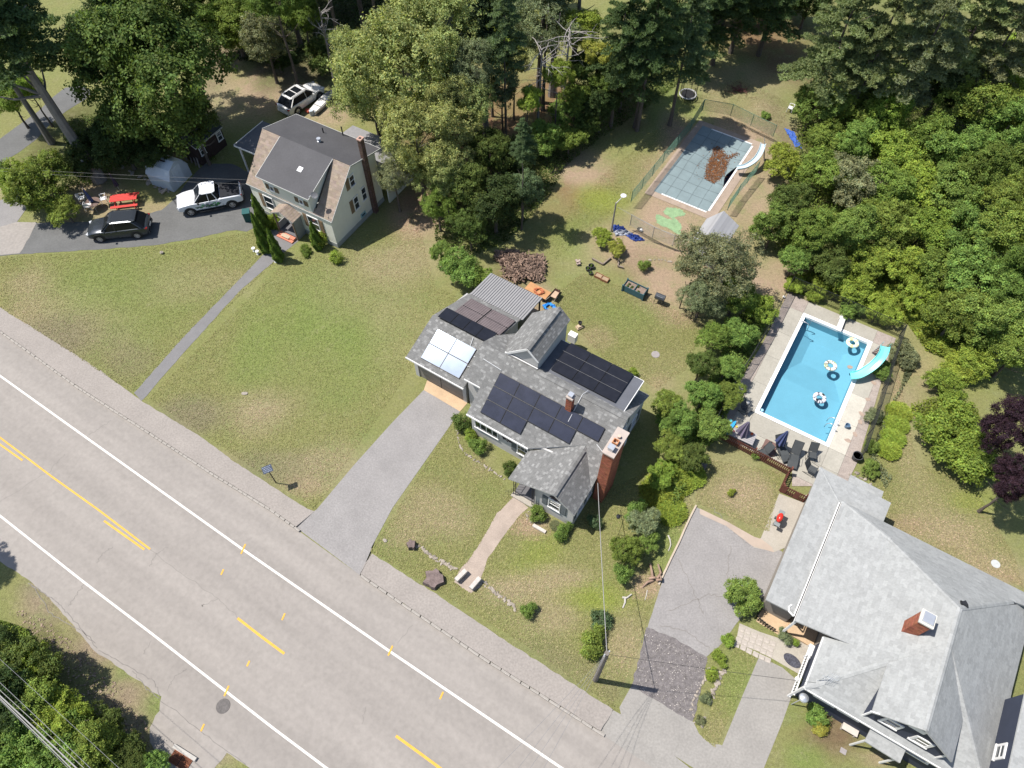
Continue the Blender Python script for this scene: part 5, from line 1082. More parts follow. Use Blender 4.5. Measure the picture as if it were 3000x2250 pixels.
def car(name, label, cat, a, b_, L, W, H, m, kind='suv', sun=False, group=None):
    """a = front, b_ = rear at bumper height; x runs forward"""
    cx, cy = (a[0]+b_[0])/2, (a[1]+b_[1])/2; t = thing(name, label, cat, (cx, cy, .02), ang(b_, a), group); w = W/2; f = L/2
    if kind == 'suv':
        zs = [( -f,.50,.95,.80),(-f+.10,.34,1.02,.93),(-f+.55,.28,1.06,1.0),(-f+1.2,.26,1.05,1.0),(0,.26,1.02,1.0),(f-1.75,.26,1.0,1.0),(f-1.15,.27,1.03,.995),(f-.55,.30,.95,.97),(f-.15,.36,.82,.88),(f,.46,.70,.74)]
    else:
        zs = [( -f,.60,1.15,.90),(-f+.10,.50,1.20,.97),(-f+.6,.45,1.22,1.0),(-f+1.75,.45,1.22,1.0),(0,.42,1.20,1.0),(f-1.75,.42,1.18,1.0),(f-1.2,.42,1.20,1.0),(f-.55,.44,1.12,.98),(f-.12,.50,1.00,.92),(f,.58,.86,.80)]
    st = [(x, [(w*k*.88, z0), (w*k*.99, z0+.08), (w*k, z0+(z1-z0)*.55), (w*k*.97, z1-.06), (w*k*.90, z1-.01), (w*k*.45, z1+.025), (0, z1+.035)]) for x, z0, z1, k in zs]
    body = loft(st, m, 'body', t)
    if kind == 'suv': x0, x1, xr0, xr1, zb, zt = f-1.25, -f+.12, f-2.05, -f+.75, 1.02, H
    else: x0, x1, xr0, xr1, zb, zt = f-1.45, -f+1.72, f-2.15, -f+2.0, 1.19, H
    def ring(xa, xb, z, hw, rr=.10): return [(xa, -hw+rr), (xa-.05, 0), (xa, hw-rr), (xa-rr*1.6, hw), (xb+rr*1.6, hw), (xb, hw-rr), (xb, -hw+rr), (xb+rr*1.6, -hw), (xa-rr*1.6, -hw)]
    lo = ring(x0, x1, zb, w*.93); hi = ring(xr0, xr1, zt, w*.74); g = MB(); n = len(lo)
    g.grid([(x, y, zb-.03) for x, y in lo]+[(x, y, zt-.05) for x, y in hi], [(i, (i+1)%n, n+(i+1)%n, n+i) for i in range(n)]+[tuple(range(n, 2*n))])
    g.build('glasshouse', CGL, t)
    r0 = ring(xr0+.05, xr1-.05, zt, w*.77, .14); r1 = ring(xr0-.15, xr1+.2, zt, w*.66, .14); q = MB(); n = len(r0)
    q.grid([(x, y, zt-.075) for x, y in r0]+[(x, y, zt-.02) for x, y in r0]+[(x, y, zt+.02) for x, y in r1], [(i,(i+1)%n,n+(i+1)%n,n+i) for i in range(n)]+[(n+i,n+(i+1)%n,2*n+(i+1)%n,2*n+i) for i in range(n)]+[tuple(range(2*n,3*n))])
    q.build('roof', m, t, smooth=False)
    for s in (-1, 1):
        pil = [((x0-.02, s*(w*.93-.05), zb), (xr0+.03, s*(w*.74-.05), zt-.05), .05), ((x1+.25, s*w*.93, zb), (xr1+.22, s*w*.745, zt-.05), .16 if kind == 'suv' else .08), ((0.0, s*w*.935, zb), (-.03, s*w*.75, zt-.05), .04)]
        for p_, q_, ww in pil: b = MB(); b.bar(p_, q_, ww, .03); b.build('pillar', m, t)
        b = MB(); b.obox(x0-.35, s*(w+.11), zb+.05, .12, .2, .13); b.build('mirror', m if kind == 'suv' else PLB, t)
        b = MB(); b.obox(f-.16, s*w*.68, (.76 if kind == 'suv' else .92), .22, .34, .10, s*-.45); b.build('headlight', LAMPW, t)
        b = MB(); b.obox(-f+.08, s*w*.83, (.92 if kind == 'suv' else 1.02), .18, .18 if kind == 'suv' else .12, .12 if kind == 'suv' else .3); b.build('tail_light', LAMPR, t)
        for xx in (.35, -.75): b = MB(); b.obox(xx, s*(w+.005), zb-.12, .16, .03, .03); b.build('door_handle', m, t)
        b = MB()
        for xx in ((x0-.45), -.02, -1.0): b.bar((xx, s*(w*1.003), .42), (xx, s*(w*.975), zb-.06), .012)
        b.build('door_gap', PLB, t, kind='stuff')
        for xw in (f-.93, -f+.98):
            R = .37 if kind == 'suv' else .40; b = MB(); n = 16; vs = []
            for j in range(n+1):
                th = math.pi*(j/n)*1.1-.15; 
                for rr, yy in ((R+.10, s*(w*.9)), (R+.10, s*(w+.012)), (R+.0, s*(w+.012)), (R+.0, s*w*.9)): vs.append((xw+rr*math.cos(th), yy, R+rr*math.sin(th)))
            b.grid(vs, [(i*4+j, i*4+(j+1)%4, (i+1)*4+(j+1)%4, (i+1)*4+j) for i in range(n) for j in range(4)]); b.build('wheel_arch', PLB if name != 'white_suv_' else m, t)
            wheel(t, xw, s*(w-.10), R, .25, 9 if kind == 'suv' else 6)
    b = MB(); b.box(f-.06, f+.03, -w*.62, w*.62, .42, .60 if kind == 'suv' else .78); b.build('grille', PLB, t)
    b = MB(); b.box(-f-.04, -f+.08, -w*.8, w*.8, .36, .55); b.build('rear_bumper', PLB if kind != 'suv' else m, t)
    b = MB(); b.box(-f-.05, -f-.035, -.26, .26, .60, .74); b.build('number_plate', TRIM, t)
    if kind == 'suv':
        for s in (-1, 1): b = MB(); b.tube([(xr0-.05, s*w*.70, zt+.03), (xr0-.3, s*w*.70, zt+.07), (xr1+.4, s*w*.70, zt+.07), (xr1+.15, s*w*.70, zt+.02)], .018, 6); b.build('roof_rail', mat('dark_rail',(.05,.05,.055),.4), t)
    if sun:
        b = MB(); b.box(xr0-.95, xr0-.30, -w*.52, w*.52, zt+.012, zt+.032); b.build('sunroof', CGL, t); b = MB(); b.box(xr0-1.75, xr0-1.05, -w*.52, w*.52, zt+.012, zt+.032); b.build('sunroof', CGL, t)
    if kind == 'pickup':
        b = MB(); b.box(-f+.12, -f+1.70, -w*.86, w*.86, 1.225, 1.30); b.build('bed_cover', mat('black_vinyl',(.012,.013,.018),.5,.1,2), t)
        for s in (-1, 1): b = MB(); b.box(-1.0, 1.0, s*w-.04 if s > 0 else s*w-.16, s*w+.16 if s > 0 else s*w+.04, .36, .40); b.build('side_step', PLB, t)
        dm = MB(); rd = random.Random(8)
        for s in (1,):
            for k in range(46):
                x = rd.uniform(-.95, 1.05); z = .56+rd.uniform(0, .36)*(1-.35*(x > .6)); l, h = rd.uniform(.10,.26), rd.uniform(.05,.12)
                dm.poly([(x, s*(w+.010+k*.0003), z), (x+l, s*(w+.010+k*.0003), z+rd.uniform(-.05,.05)), (x+l*.8, s*(w+.010+k*.0003), z+h), (x-.03, s*(w+.010+k*.0003), z+h*.8)], rd.choice([(.04,.20,.05),(.07,.32,.09),(.02,.09,.03),(.10,.12,.14),(.03,.03,.04)]))
            dm.poly([(-1.0, s*(w+.03), .50), (1.1, s*(w+.03), .50), (1.1, s*(w+.03), .53), (-1.0, s*(w+.03), .53)], (.03,.05,.04))
        dm.build('door_graphic', mat('decal', (1,1,1), .5, .02, 3, tint=True), t)
        def S_(cx, cz, s_, y, b): 
            pts = [(cx+.11*s_, cz+.13*s_), (cx, cz+.17*s_), (cx-.10*s_, cz+.10*s_), (cx, cz), (cx+.10*s_, cz-.09*s_), (cx, cz-.16*s_), (cx-.11*s_, cz-.12*s_)]
            b.tube([(p[0], y, p[1]) for p in pts], .018, 5)
        b = MB(); S_(.12, .76, .75, (w+.035), b); b.build('badge', mat('decal_dark',(.05,.05,.06)), t)
    return t
CARD = mat('dark_blue_grey_paint', (.040,.048,.060), .25, .05, 1, metal=.4, spec=.7); CARW = mat('white_car_paint', (.62,.63,.66), .25, .03, 1, spec=.6); CARS = mat('pearl_car_paint', (.60,.59,.57), .25, .03, 1, spec=.6)
car('dark_suv', 'dark blue-grey SUV parked on the dark drive beside the red picnic table', 'car', NV(275,1330,.5), NV(1545,1185,.6), 4.85, 1.92, 1.70, CARD)
car('pickup_truck', 'white pickup truck with green door graphics and black bed cover by the metal shed', 'truck', NT(232,1000,.6), NT(1690,690,.75), 5.3, 1.93, 1.86, CARW, 'pickup')
car('white_suv', 'pearl white SUV with a glass sunroof parked behind the cream house', 'car', NX(1085,250,.7), NX(370,760,.6), 4.7, 1.86, 1.66, CARS, 'suv', True)
# aluminium boat and its clutter
a_, e_ = NX(1010,850,.45), NX(1520,320,.45); bt = thing('rowing_boat', 'long pale aluminium boat lying beside the white SUV', 'boat', (a_[0], a_[1], 0), ang(a_, e_)); Lb = dist(a_, e_)
b = MB(); st = [(0,.34,.0),(Lb*.3,.48,-.03),(Lb*.6,.48,-.03),(Lb*.85,.34,.02),(Lb,.04,.12)]; vs = []
for x, w, dz_ in st:
    for y, z in ((-w,.45),(-w*.85,.12),(0,.06),(w*.85,.12),(w,.45),(w-.05,.45),(w*.8,.16),(0,.11),(-w*.8,.16),(-w+.05,.45)): vs.append((x, y, z+dz_))
b.grid(vs, [(i*10+j, i*10+(j+1)%10, (i+1)*10+(j+1)%10, (i+1)*10+j) for i in range(4) for j in range(10)]+[tuple(range(10))]); b.build('hull', mat('pale_aluminium',(.50,.50,.49),.45,.1,2,metal=.3), bt)
for f_ in (.12,.38,.62): b = MB(); b.box(Lb*f_, Lb*f_+.25, -.44, .44, .36, .40); b.build('seat', mat('boat_seat',(.60,.59,.56),.6), bt)
b = MB(); b.slab([(Lb*.05,-.38,.47),(Lb*.75,-.42,.47),(Lb*.75,.42,.47),(Lb*.05,.38,.47)], .03); b.build('cover_sheet', mat('white_sheet',(.58,.57,.54),.8,.06,2), bt)
for k in range(2): b = MB(); x = Lb*(.25+.3*k); b.bar((x,-.45,.5),(x+.1,.45,.5),.03); b.build('strap', PLB, bt)
c = NX(930,820,.2); b = MB(); rd = random.Random(2)
for k in range(14): a_ = rd.uniform(0,6.28); b.blob(.38*math.cos(a_)*rd.random(), .3*math.sin(a_)*rd.random(), .15, .2, .16, .12, k, .3, nu=7, nv=4)
o = b.build('red_tarp', mat('red_cloth',(.42,.09,.05),.8,.2,4)); o.location = (c[0],c[1],0); tag(o, 'crumpled red tarp in front of the aluminium boat', 'tarp')
c = NX(1000,900,.2); b = MB(); b.obox(0,0,.25,.35,.3,.5,.4); b.obox(.35,.1,.18,.22,.22,.36,.1); o = b.build('storage_tub', mat('pale_blue_tub',(.45,.50,.56),.5), kind=None); o.location = (c[0],c[1],0); tag(o, 'pale blue tubs at the corner of the cream house roof behind the boat', 'tub')

# ------------------------------------------------------------------ sheds by the drive
SHM = mat('pale_blue_metal', (.46,.52,.58), .5, .08, 1.5, metal=.2)
o0 = N1(1130,1245); sa = ang(N1(985,1195), o0); sh_ = thing('metal_shed', 'pale blue-grey metal shed with a barn roof beside the pickup truck', 'shed', (o0[0], o0[1], 0), sa)
Ls, Ws = 2.35, 2.45
prof = [(0,1.15),(.42,1.95),(Ws/2,2.35),(Ws-.42,1.95),(Ws,1.15)]
b = MB(); 
for (y0, z0), (y1, z1) in zip(prof, prof[1:]):
    n = 7
    for i in range(n): 
        x0 = -Ls-.1+(Ls+.2)*i/n; x1 = -Ls-.1+(Ls+.2)*(i+1)/n-.006; b.slab([(x0,y0-.03*(y0==0),z0),(x1,y0-.03*(y0==0),z0),(x1,y1+.03*(y1==Ws),z1),(x0,y1+.03*(y1==Ws),z1)], .03)
b.build('roof', SHM, sh_, kind='stuff')
walls(sh_, [[(-Ls,0,0),(0,0,0),(0,0,1.15),(-Ls,0,1.15)], [(0,0,0),(0,Ws,0),(0,Ws,1.15),(0,Ws-.42,1.92),(0,Ws/2,2.32),(0,.42,1.92),(0,0,1.15)], [(-Ls,Ws,0),(-Ls,0,0),(-Ls,0,1.15),(-Ls,.42,1.92),(-Ls,Ws/2,2.32),(-Ls,Ws-.42,1.92),(-Ls,Ws,1.15)], [(0,Ws,0),(-Ls,Ws,0),(-Ls,Ws,1.15),(0,Ws,1.15)]], SHM, .3)
b = MB(); b.box(-Ls+.2,-.6,Ws/2-.35,Ws/2-.22,2.33,2.36); b.build('roof_tear', PLB, sh_)
b = MB(); b.box(.0,.03,.65,1.65,.03,1.85); b.build('door', mat('shed_door',(.48,.54,.60),.5), sh_)
o0 = P(592.5, 486.6, 0); o0 = (-27.4, 50.5, 0)
ds = thing('dark_shed', 'dark brown wooden shed with two white-framed windows in deep shade', 'shed', o0, math.radians(-29))
roof(ds, [{'p': [(.15,-.1,1.95),(.15,3.3,1.95),(-.9,3.3,2.5),(-.9,-.1,2.5)], 'along': (0,1,0)}, {'p': [(-.9,-.1,2.5),(-.9,3.3,2.5),(-1.95,3.3,1.95),(-1.95,-.1,1.95)], 'along': (0,1,0)}], mat('dark_green_shingle',(.045,.055,.055),.9,.1,2,tint=True), palec)
DKW = mat('dark_shed_wood', (.045,.028,.025), .85, .15, 3)
walls(ds, [[(-1.8,0,0),(0,0,0),(0,0,1.95),(-.9,0,2.4),(-1.8,0,1.95)], [(0,0,0),(0,3.2,0),(0,3.2,1.95),(0,0,1.95)], [(-1.8,3.2,0),(-1.8,0,0),(-1.8,0,1.95),(-1.8,3.2,1.95)], [(0,3.2,0),(-1.8,3.2,0),(-1.8,3.2,1.95),(-.9,3.2,2.4),(0,3.2,1.95)]], DKW)
window(ds, (0,.55,1.3), (1,0,0), .6, .9, None, True, grid=True); window(ds, (0,2.75,1.3), (1,0,0), .6, .9, None, True, grid=True)
rd = random.Random(3)
for k, (x, y) in enumerate(((545,470),(560,478),(572,485),(582,492))):
    a_ = P(x-10, y-40, .9); e_ = P(x+3, y, .03); b = MB(); b.bar(a_, e_, .12, .03); tag(b.build('plank', mat('weathered_board',(.24,.21,.19),.9,.15,3)), ('first','second','third','fourth')[k]+' weathered board from the left leaning between the two sheds', 'board', 'boards leaning between the two sheds')

# ------------------------------------------------------------------ garden furniture
PLW = mat('white_plastic', (.66,.66,.65), .45, .04, 3)
def plastic_chair(label, loc, rz):
    t = thing('plastic_chair', label, 'chair', loc, rz, 'white plastic garden chairs'); 
    b = MB(); b.slab([(-.23,-.22,.42),(.23,-.24,.43),(.23,.24,.43),(-.23,.22,.42)], .03); b.build('seat', PLW, t)
    b = MB(); b.slab([(-.22,-.19,.85),(-.20,-.19,.44),(-.20,.19,.44),(-.22,.19,.85)][::-1], .02)
    n = 9; vs = []
    for i in range(n+1):
        y = -.22+.44*i/n; zt_ = .84-.10*abs(2*i/n-1)**3
        for z in (.52, zt_): 
            for d in (0,.02): vs.append((-.20-(z-.42)*.18-d, y, z))
    b = MB(); b.grid(vs, [(i*4+a, i*4+c_, (i+1)*4+c_, (i+1)*4+a) for i in range(n) for a, c_ in ((0,2),(3,1),(2,3),(1,0))]); b.build('backrest', PLW, t)
    for s in (-1, 1):
        b = MB(); b.tube([(-.24,s*.25,.66),(-.05,s*.28,.66),(.20,s*.28,.65),(.25,s*.26,.60)], .022, 6); b.build('armrest', PLW, t)
        for x in (-.2, .22): b = MB(); b.tube([(x,s*.25,.62 if x > 0 else .64),(x*1.12,s*.26,.0)], .024, 6); b.build('leg', PLW, t)
    return t
plastic_chair('white plastic chair left of the round table', NV(115,680,.3), .3); plastic_chair('white plastic chair in front of the round table, nearest the dark SUV', NV(255,850,.3), 1.7)
plastic_chair('white plastic chair between the round table and the red picnic table', NV(600,690,.3), 3.5)
plastic_chair('lone white plastic chair on the grass at the edge of the right-hand thicket', N4(1572,300,.0), 2.6)
REDW = mat('red_paint', (.52,.045,.035), .6, .12, 3)
a_, e_ = NV(690,630,.74), NV(1285,560,.74); t = thing('picnic_table', 'bright red wooden picnic table in the shade beside the dark SUV', 'picnic table', ((a_[0]+e_[0])/2, (a_[1]+e_[1])/2, 0), ang(a_, e_)); Lt = dist(a_, e_)
for k in range(4): b = MB(); b.box(-Lt/2, Lt/2, -.38+k*.19, -.205+k*.19, .72, .755); b.build('table_board', REDW, t)
for s in (-1, 1):
    b = MB(); b.box(-Lt/2, Lt/2, s*.72-.13, s*.72+.13, .42, .455); b.build('bench', REDW, t)
    b = MB(); b.bar((s*Lt*.36,-.8,.39),(s*Lt*.36,.8,.39),.05,.09); b.build('crossbar', REDW, t)
    for q in (-1, 1): b = MB(); b.bar((s*Lt*.34,q*.22,.71),(s*Lt*.34,q*.62,.0),.05,.09); b.build('leg', REDW, t)
def parasol(name, label, base, top, m, h, r=.16, flare=.22):
    t = thing(name, label, 'parasol', base); d = Vector((top[0]-base[0], top[1]-base[1], 0)); b = MB(); b.tube([(0,0,0),(d.x,d.y,h)], .022, 8); b.build('pole', METAL, t)
    b = MB(); n = 16; vs = []; lv = [(.0,.45),(.06,.52),(.6,1.0),(1,.18)]
    for k, (f_, q) in enumerate([(.36,1.0),(.42,.92),(.7,.55),(.95,.22),(1.0,.05)]):
        for j in range(n): a = 2*math.pi*j/n; rr = r*q*(1 if j % 2 else .62)*(flare/.22); vs.append((d.x*f_+rr*math.cos(a), d.y*f_+rr*math.sin(a), h*f_))
    for i in range(4):
        for j in range(n):
            b.poly([vs[i*n+j], vs[i*n+(j+1)%n], vs[(i+1)*n+(j+1)%n], vs[(i+1)*n+j]], (1.8,1.7,1.7) if (j//2) % 2 else (1,1,1))
    b.build('folded_canopy', m, t); return t
c = NV(310,690,.72); t = thing('round_table', 'round brown garden table with a closed blue parasol through its middle', 'table', (c[0], c[1], 0))
b = MB(); b.lathe([(.0,.69),(.60,.69),(.61,.71),(.60,.725),(.0,.725)], 24, cap=False); b.build('tabletop', mat('brown_top',(.13,.085,.07),.6,.12,3), t)
for k in range(4): a = k*math.pi/2+.4; b = MB(); b.tube([(.4*math.cos(a),.4*math.sin(a),.69),(.48*math.cos(a),.48*math.sin(a),0)], .02, 6); b.build('leg', METAL, t)
CLB = mat('navy_stripe_cloth', (.045,.06,.13), .85, .1, 4, tint=True); CLP = mat('mauve_cloth', (.10,.09,.13), .85, .1, 4, tint=True)
parasol('parasol', 'closed blue and white parasol standing in the round brown table', (c[0],c[1],0), (c[0]-.12, c[1]+.05, 0), CLB, 2.2, .20)
c = NV(940,480,0); parasol('parasol', 'closed dark parasol standing behind the red picnic table', c, (c[0]-.03,c[1],0), mat('dark_cloth',(.03,.028,.045),.8,.1,4,tint=True), 2.1, .2)
# terrace by the pool
q_ = [NP(*p, .74) for p in ((120,700),(228,508),(748,800),(660,950))]; a_, e_ = q_[0], q_[3]; Lt = 2.55
m_ = ((q_[0][0]+q_[2][0])/2, (q_[0][1]+q_[2][1])/2, 0); t = thing('long_table', 'long weathered grey table with towels and toys behind the picket fence', 'table', m_, ang(q_[0], q_[3])); Lt, Wt = dist(q_[0], q_[3]), dist(q_[0], q_[1])
for k in range(6): b = MB(); w = Wt/6; b.box(-Lt/2, Lt/2, -Wt/2+k*w, -Wt/2+(k+1)*w-.012, .715, .745); b.build('slat', mat('weathered_table',(.30,.285,.285),.85,.12,3,fine=.1), t)
for s in (-1, 1):
    b = MB(); b.box(s*Lt*.42-.04, s*Lt*.42+.04, -Wt/2+.05, Wt/2-.05, .62, .71); b.build('crossbar', WOODD, t)
    for q in (-1, 1): b = MB(); b.box(s*Lt*.42-.04, s*Lt*.42+.04, q*Wt*.4-.04, q*Wt*.4+.04, .03, .62); b.build('leg', WOODD, t)
def onT(px, py, z=.75): return NP(px, py, z)
BLU = mat('bright_blue_cloth', (.03,.30,.58), .8, .12, 4)
b = MB(); rd = random.Random(4); p0, p1 = Vector(onT(330,545)), Vector(onT(215,745))
for k in range(5):
    off = Vector(((k-2)*.045, (k-2)*.02, 0)); b.tube([p0+off+Vector((0,0,.04)), p0.lerp(p1,.4)+off*1.5+Vector((0,0,.09)), p0.lerp(p1,.8)+off+Vector((0,0,.06)), p1+off+Vector((-.03,-.1,-.05))], .045, 6)
tag(b.build('towel', BLU), 'bright blue towels heaped across the left end of the long table', 'towel')
for nm, lab, cat, px, m, r in (('toy_bucket','orange toy bucket on the right part of the long table','bucket',(645,775),mat('orange_plastic',(.65,.16,.06),.5),.10),('toy','pink and red pool toys beside the blue towels','toy',(310,720),mat('pink_plastic',(.6,.22,.25),.5),.07),
    ('toy','yellow pool toy beside the folded mauve parasol','toy',(360,640),mat('yellow_plastic',(.65,.55,.12),.5),.08),('bowl','turquoise bowl at the far left corner of the long table','bowl',(255,535),mat('turq_plastic',(.12,.48,.52),.5),.09),('bottle','white bottle near the front left corner of the long table','bottle',(165,675),TRIM,.05),('goggles','small dark goggles case between towel and yellow toy','case',(355,590),PLB,.05)):
    c = onT(*px); b = MB(); b.lathe([(r*.75,0),(r,r*1.2),(r*.9,r*1.2),(r*.65,r*.2)], 12); o = b.build(nm, m); o.location = (c[0],c[1],.75); tag(o, lab, cat)
c = onT(465,755, .75); parasol('parasol', 'folded mauve and grey striped parasol rising through the long table', (c[0],c[1],0), (c[0]+.06,c[1]+.02,0), CLP, 2.25, .34, .30)
c = NP(1095,1035,.05); t2 = parasol('parasol', 'folded navy and white parasol on a black stand with four brown base weights', c, (c[0]+.05,c[1]+.03,0), CLB, 2.35, .30, .28)
b = MB(); b.bar((-.5,-.5,.08),(.5,.5,.08),.05); b.bar((-.5,.5,.08),(.5,-.5,.08),.05); b.build('stand', PLB, t2, kind='stuff')
for k, (x, y) in enumerate(((945,940),(1045,990),(895,1040),(1015,1110))):
    p = NP(x, y, .1); b = MB(); r = .24; b.prism([(-r,-r+.05),(-r+.05,-r),(r-.05,-r),(r,-r+.05),(r,r-.05),(r-.05,r),(-r+.05,r),(-r,r-.05)], 0, .09); o = b.build('base_weight', mat('brown_plate',(.16,.095,.08),.6,.08,3), t2); o.location = (p[0]-c[0], p[1]-c[1], .02); o.rotation_euler = (0,0,PANG)
SLG = mat('charcoal_sling', (.055,.06,.062), .75, .1, 4)
def sling_chair(label, loc, rz, long=False, flat=False):
    t = thing('sling_chair', label, 'chair', (loc[0], loc[1], .05), rz, 'dark sling chairs on the pool terrace'); w = .27 if not long else .31
    sx = .25 if not long else .30; sh = .40
    b = MB(); b.slab([(-sx,-w,sh-.03),(sx,-w,sh+.03),(sx,w,sh+.03),(-sx,w,sh-.03)], .02); b.build('seat', SLG, t)
    bh_, bl = (.98, .38) if not long else (1.12, .62)
    b = MB(); q = [(-sx,-w,sh),(-sx,w,sh),(-sx-bl,w,bh_),(-sx-bl,-w,bh_)]; b.grid(q+[(x-.02,y,z-.015) for x,y,z in q], [(0,1,2,3),(7,6,5,4),(0,3,7,4),(1,5,6,2),(2,6,7,3),(0,4,5,1)]); b.build('backrest', SLG, t)
    if long: b = MB(); b.slab([(sx,-w,sh+.03),(sx+.42,-w,sh-.10),(sx+.42,w,sh-.10),(sx,w,sh+.03)], .02); b.build('footrest', SLG, t)
    for s in (-1, 1):
        b = MB(); b.tube([(sx+.03,s*(w+.03),0),(sx-.05,s*(w+.03),.60),(-sx-.05,s*(w+.03),.62)], .014, 6); b.tube([(-sx-.20,s*(w+.03),0),(sx-.1,s*(w+.03),.36),(sx,s*(w+.03),.42)], .014, 6); b.tube([(-sx-.2,s*(w+.03),0),(sx+.03,s*(w+.03),0)], .014, 6)
        b.build('side_frame', PLB, t, kind='stuff')
        b = MB(); b.tube([(-sx,s*w,sh),(-sx-bl,s*w,bh_)], .015, 6); b.build('back_frame', PLB, t)
    return t
sling_chair('dark reclining sling chair right of the navy parasol stand', NP(1215,1090,.4), math.radians(-75), True)
sling_chair('dark reclining sling chair nearest the picket fence gate, its back to the pool', NP(1425,1215,.4), math.radians(-112), True)
sling_chair('dark sling chair standing alone below the near right pool corner', NP(1765,1160,.4), math.radians(-105))
sling_chair('dark sling chair partly hidden by the pale lean-to roof', NP(1770,1430,.4), math.radians(-40))
sling_chair('dark sling chair by the left fence near the white ball', NP(560,310,.4), math.radians(-50))
sling_chair('small dark chair touching the picket fence beside the brown base weights', NP(850,1120,.4), math.radians(-150))
for nm, lab, cat, c, r, m in (('ball','white ball behind the dark chair by the left fence','ball',NP(573,190,.14),.13,PLW),('ball','small white ball on the pool edge at mid left','ball',N5(495,735,.1),.07,PLW),('ball','white skimmer ball at the far left corner of the deck','ball',N5(585,165,.14),.11,PLW),
      ('football','white football lying against the mesh fence by the covered pool','ball',NB(545,632,.15),.14,PLW)):
    b = MB(); b.blob(0,0,0,r,r,r,1,0,nu=14,nv=9); o = b.build(nm, m, smooth=True); o.location = c; tag(o, lab, cat)
c = N5(1015,1072,0); b = MB(); b.lathe([(.13,.05),(.17,.36),(.15,.36),(.12,.10)], 14); o = b.build('bucket', mat('blue_bucket',(.12,.20,.30),.5)); o.location = (c[0],c[1],0); tag(o, 'blue bucket on the deck by the near right pool ladder', 'bucket')
c = N5(1078,1290,0); t = thing('planter_pot', 'large round dark planter pot at the right edge of the deck', 'pot', (c[0],c[1],.04)); b = MB(); b.lathe([(.24,0),(.32,.45),(.34,.47),(.30,.47),(.28,.40)], 18); b.build('pot', mat('pot_dark',(.06,.06,.065),.6), t); b = MB(); b.lathe([(.0,.40),(.29,.40)], 18, cap=False); b.build('soil', mat('pot_soil',(.33,.23,.16),.95,.2,4), t)
# grill by the walk
c = NQ(1365,1120,0); t = thing('gas_grill', 'red-lidded grill with side shelves on the concrete walk', 'grill', (c[0],c[1],.02), math.radians(58))
b = MB(); pr = [(.27,.0),(.27,.08),(.20,.20),(.0,.25)]; b.lathe([(.30,.80),(.30,.88),(.24,1.02),(.12,1.09),(.0,1.10)], 16, sx=1.12, sy=.62); b.build('lid', mat('red_enamel',(.62,.03,.02),.25,.04,2,spec=.6), t, smooth=True)
b = MB(); b.lathe([(.18,.62),(.29,.72),(.30,.80)], 16, sx=1, sy=.72); b.build('firebox', mat('grill_grey',(.12,.14,.13),.5), t)
for s in (-1, 1): b = MB(); b.box(s*.33 if s > 0 else -.58, .58 if s > 0 else -.33, -.18, .18, .76, .79); b.build('side_shelf', mat('shelf_grey',(.20,.22,.22),.5), t)
for x in (-.25,.25):
    for y in (-.15,.15): b = MB(); b.tube([(x,y,.7),(x*1.1,y*1.1,.06)], .015, 6); b.build('leg', METAL, t)
for y in (-.17,.17): b = MB(); b.tube([(.28,y-.02,.09),(.28,y+.02,.09)], .09, 12); b.build('wheel', TYRE, t)
b = MB(); b.lathe([(.13,.0),(.14,.30),(.08,.38),(.0,.40)], 12, -.12, 0, .05); b.build('gas_bottle', mat('gas_bottle',(.07,.10,.09),.5), t)
# ------------------------------------------------------------------ trees and shrubs
def leaf_mesh(name, pos, nrm, lng, wid, col, axis=None, rs=None):
    n = len(pos); rs = rs or np.random.RandomState(1)
    nrm = nrm/np.linalg.norm(nrm, axis=1, keepdims=True)
    a = axis if axis is not None else rs.normal(size=(n, 3)); a = a-nrm*np.sum(a*nrm, 1, keepdims=True); a /= (np.linalg.norm(a, axis=1, keepdims=True)+1e-9)
    b = np.cross(nrm, a); L2 = (lng/2)[:, None]; W2 = (wid/2)[:, None]
    V = np.stack([pos-a*L2, pos+b*W2, pos+a*L2, pos-b*W2], 1).reshape(-1, 3)
    me = bpy.data.meshes.new(name); me.vertices.add(n*4); me.vertices.foreach_set('co', V.ravel().astype(np.float32))
    me.loops.add(n*4); me.loops.foreach_set('vertex_index', np.arange(n*4, dtype=np.int32)); me.polygons.add(n)
    me.polygons.foreach_set('loop_start', (np.arange(n)*4).astype(np.int32)); me.update(calc_edges=True)
    at = me.color_attributes.new('leaf', 'FLOAT_COLOR', 'POINT'); c = np.ones((n*4, 4), np.float32); c[:, :3] = np.repeat(col, 4, 0); at.data.foreach_set('color', c.ravel())
    me.materials.append(LEAF); return me
def cols(rs, n, cl, hue=.12, var=.25):
    c = np.ones((n, 3))*(cl[:, None]*(1+rs.uniform(-var, var, n))[:, None]); h = rs.uniform(-hue, hue, n); c[:, 0] *= 1+h; c[:, 2] *= 1-h; return c
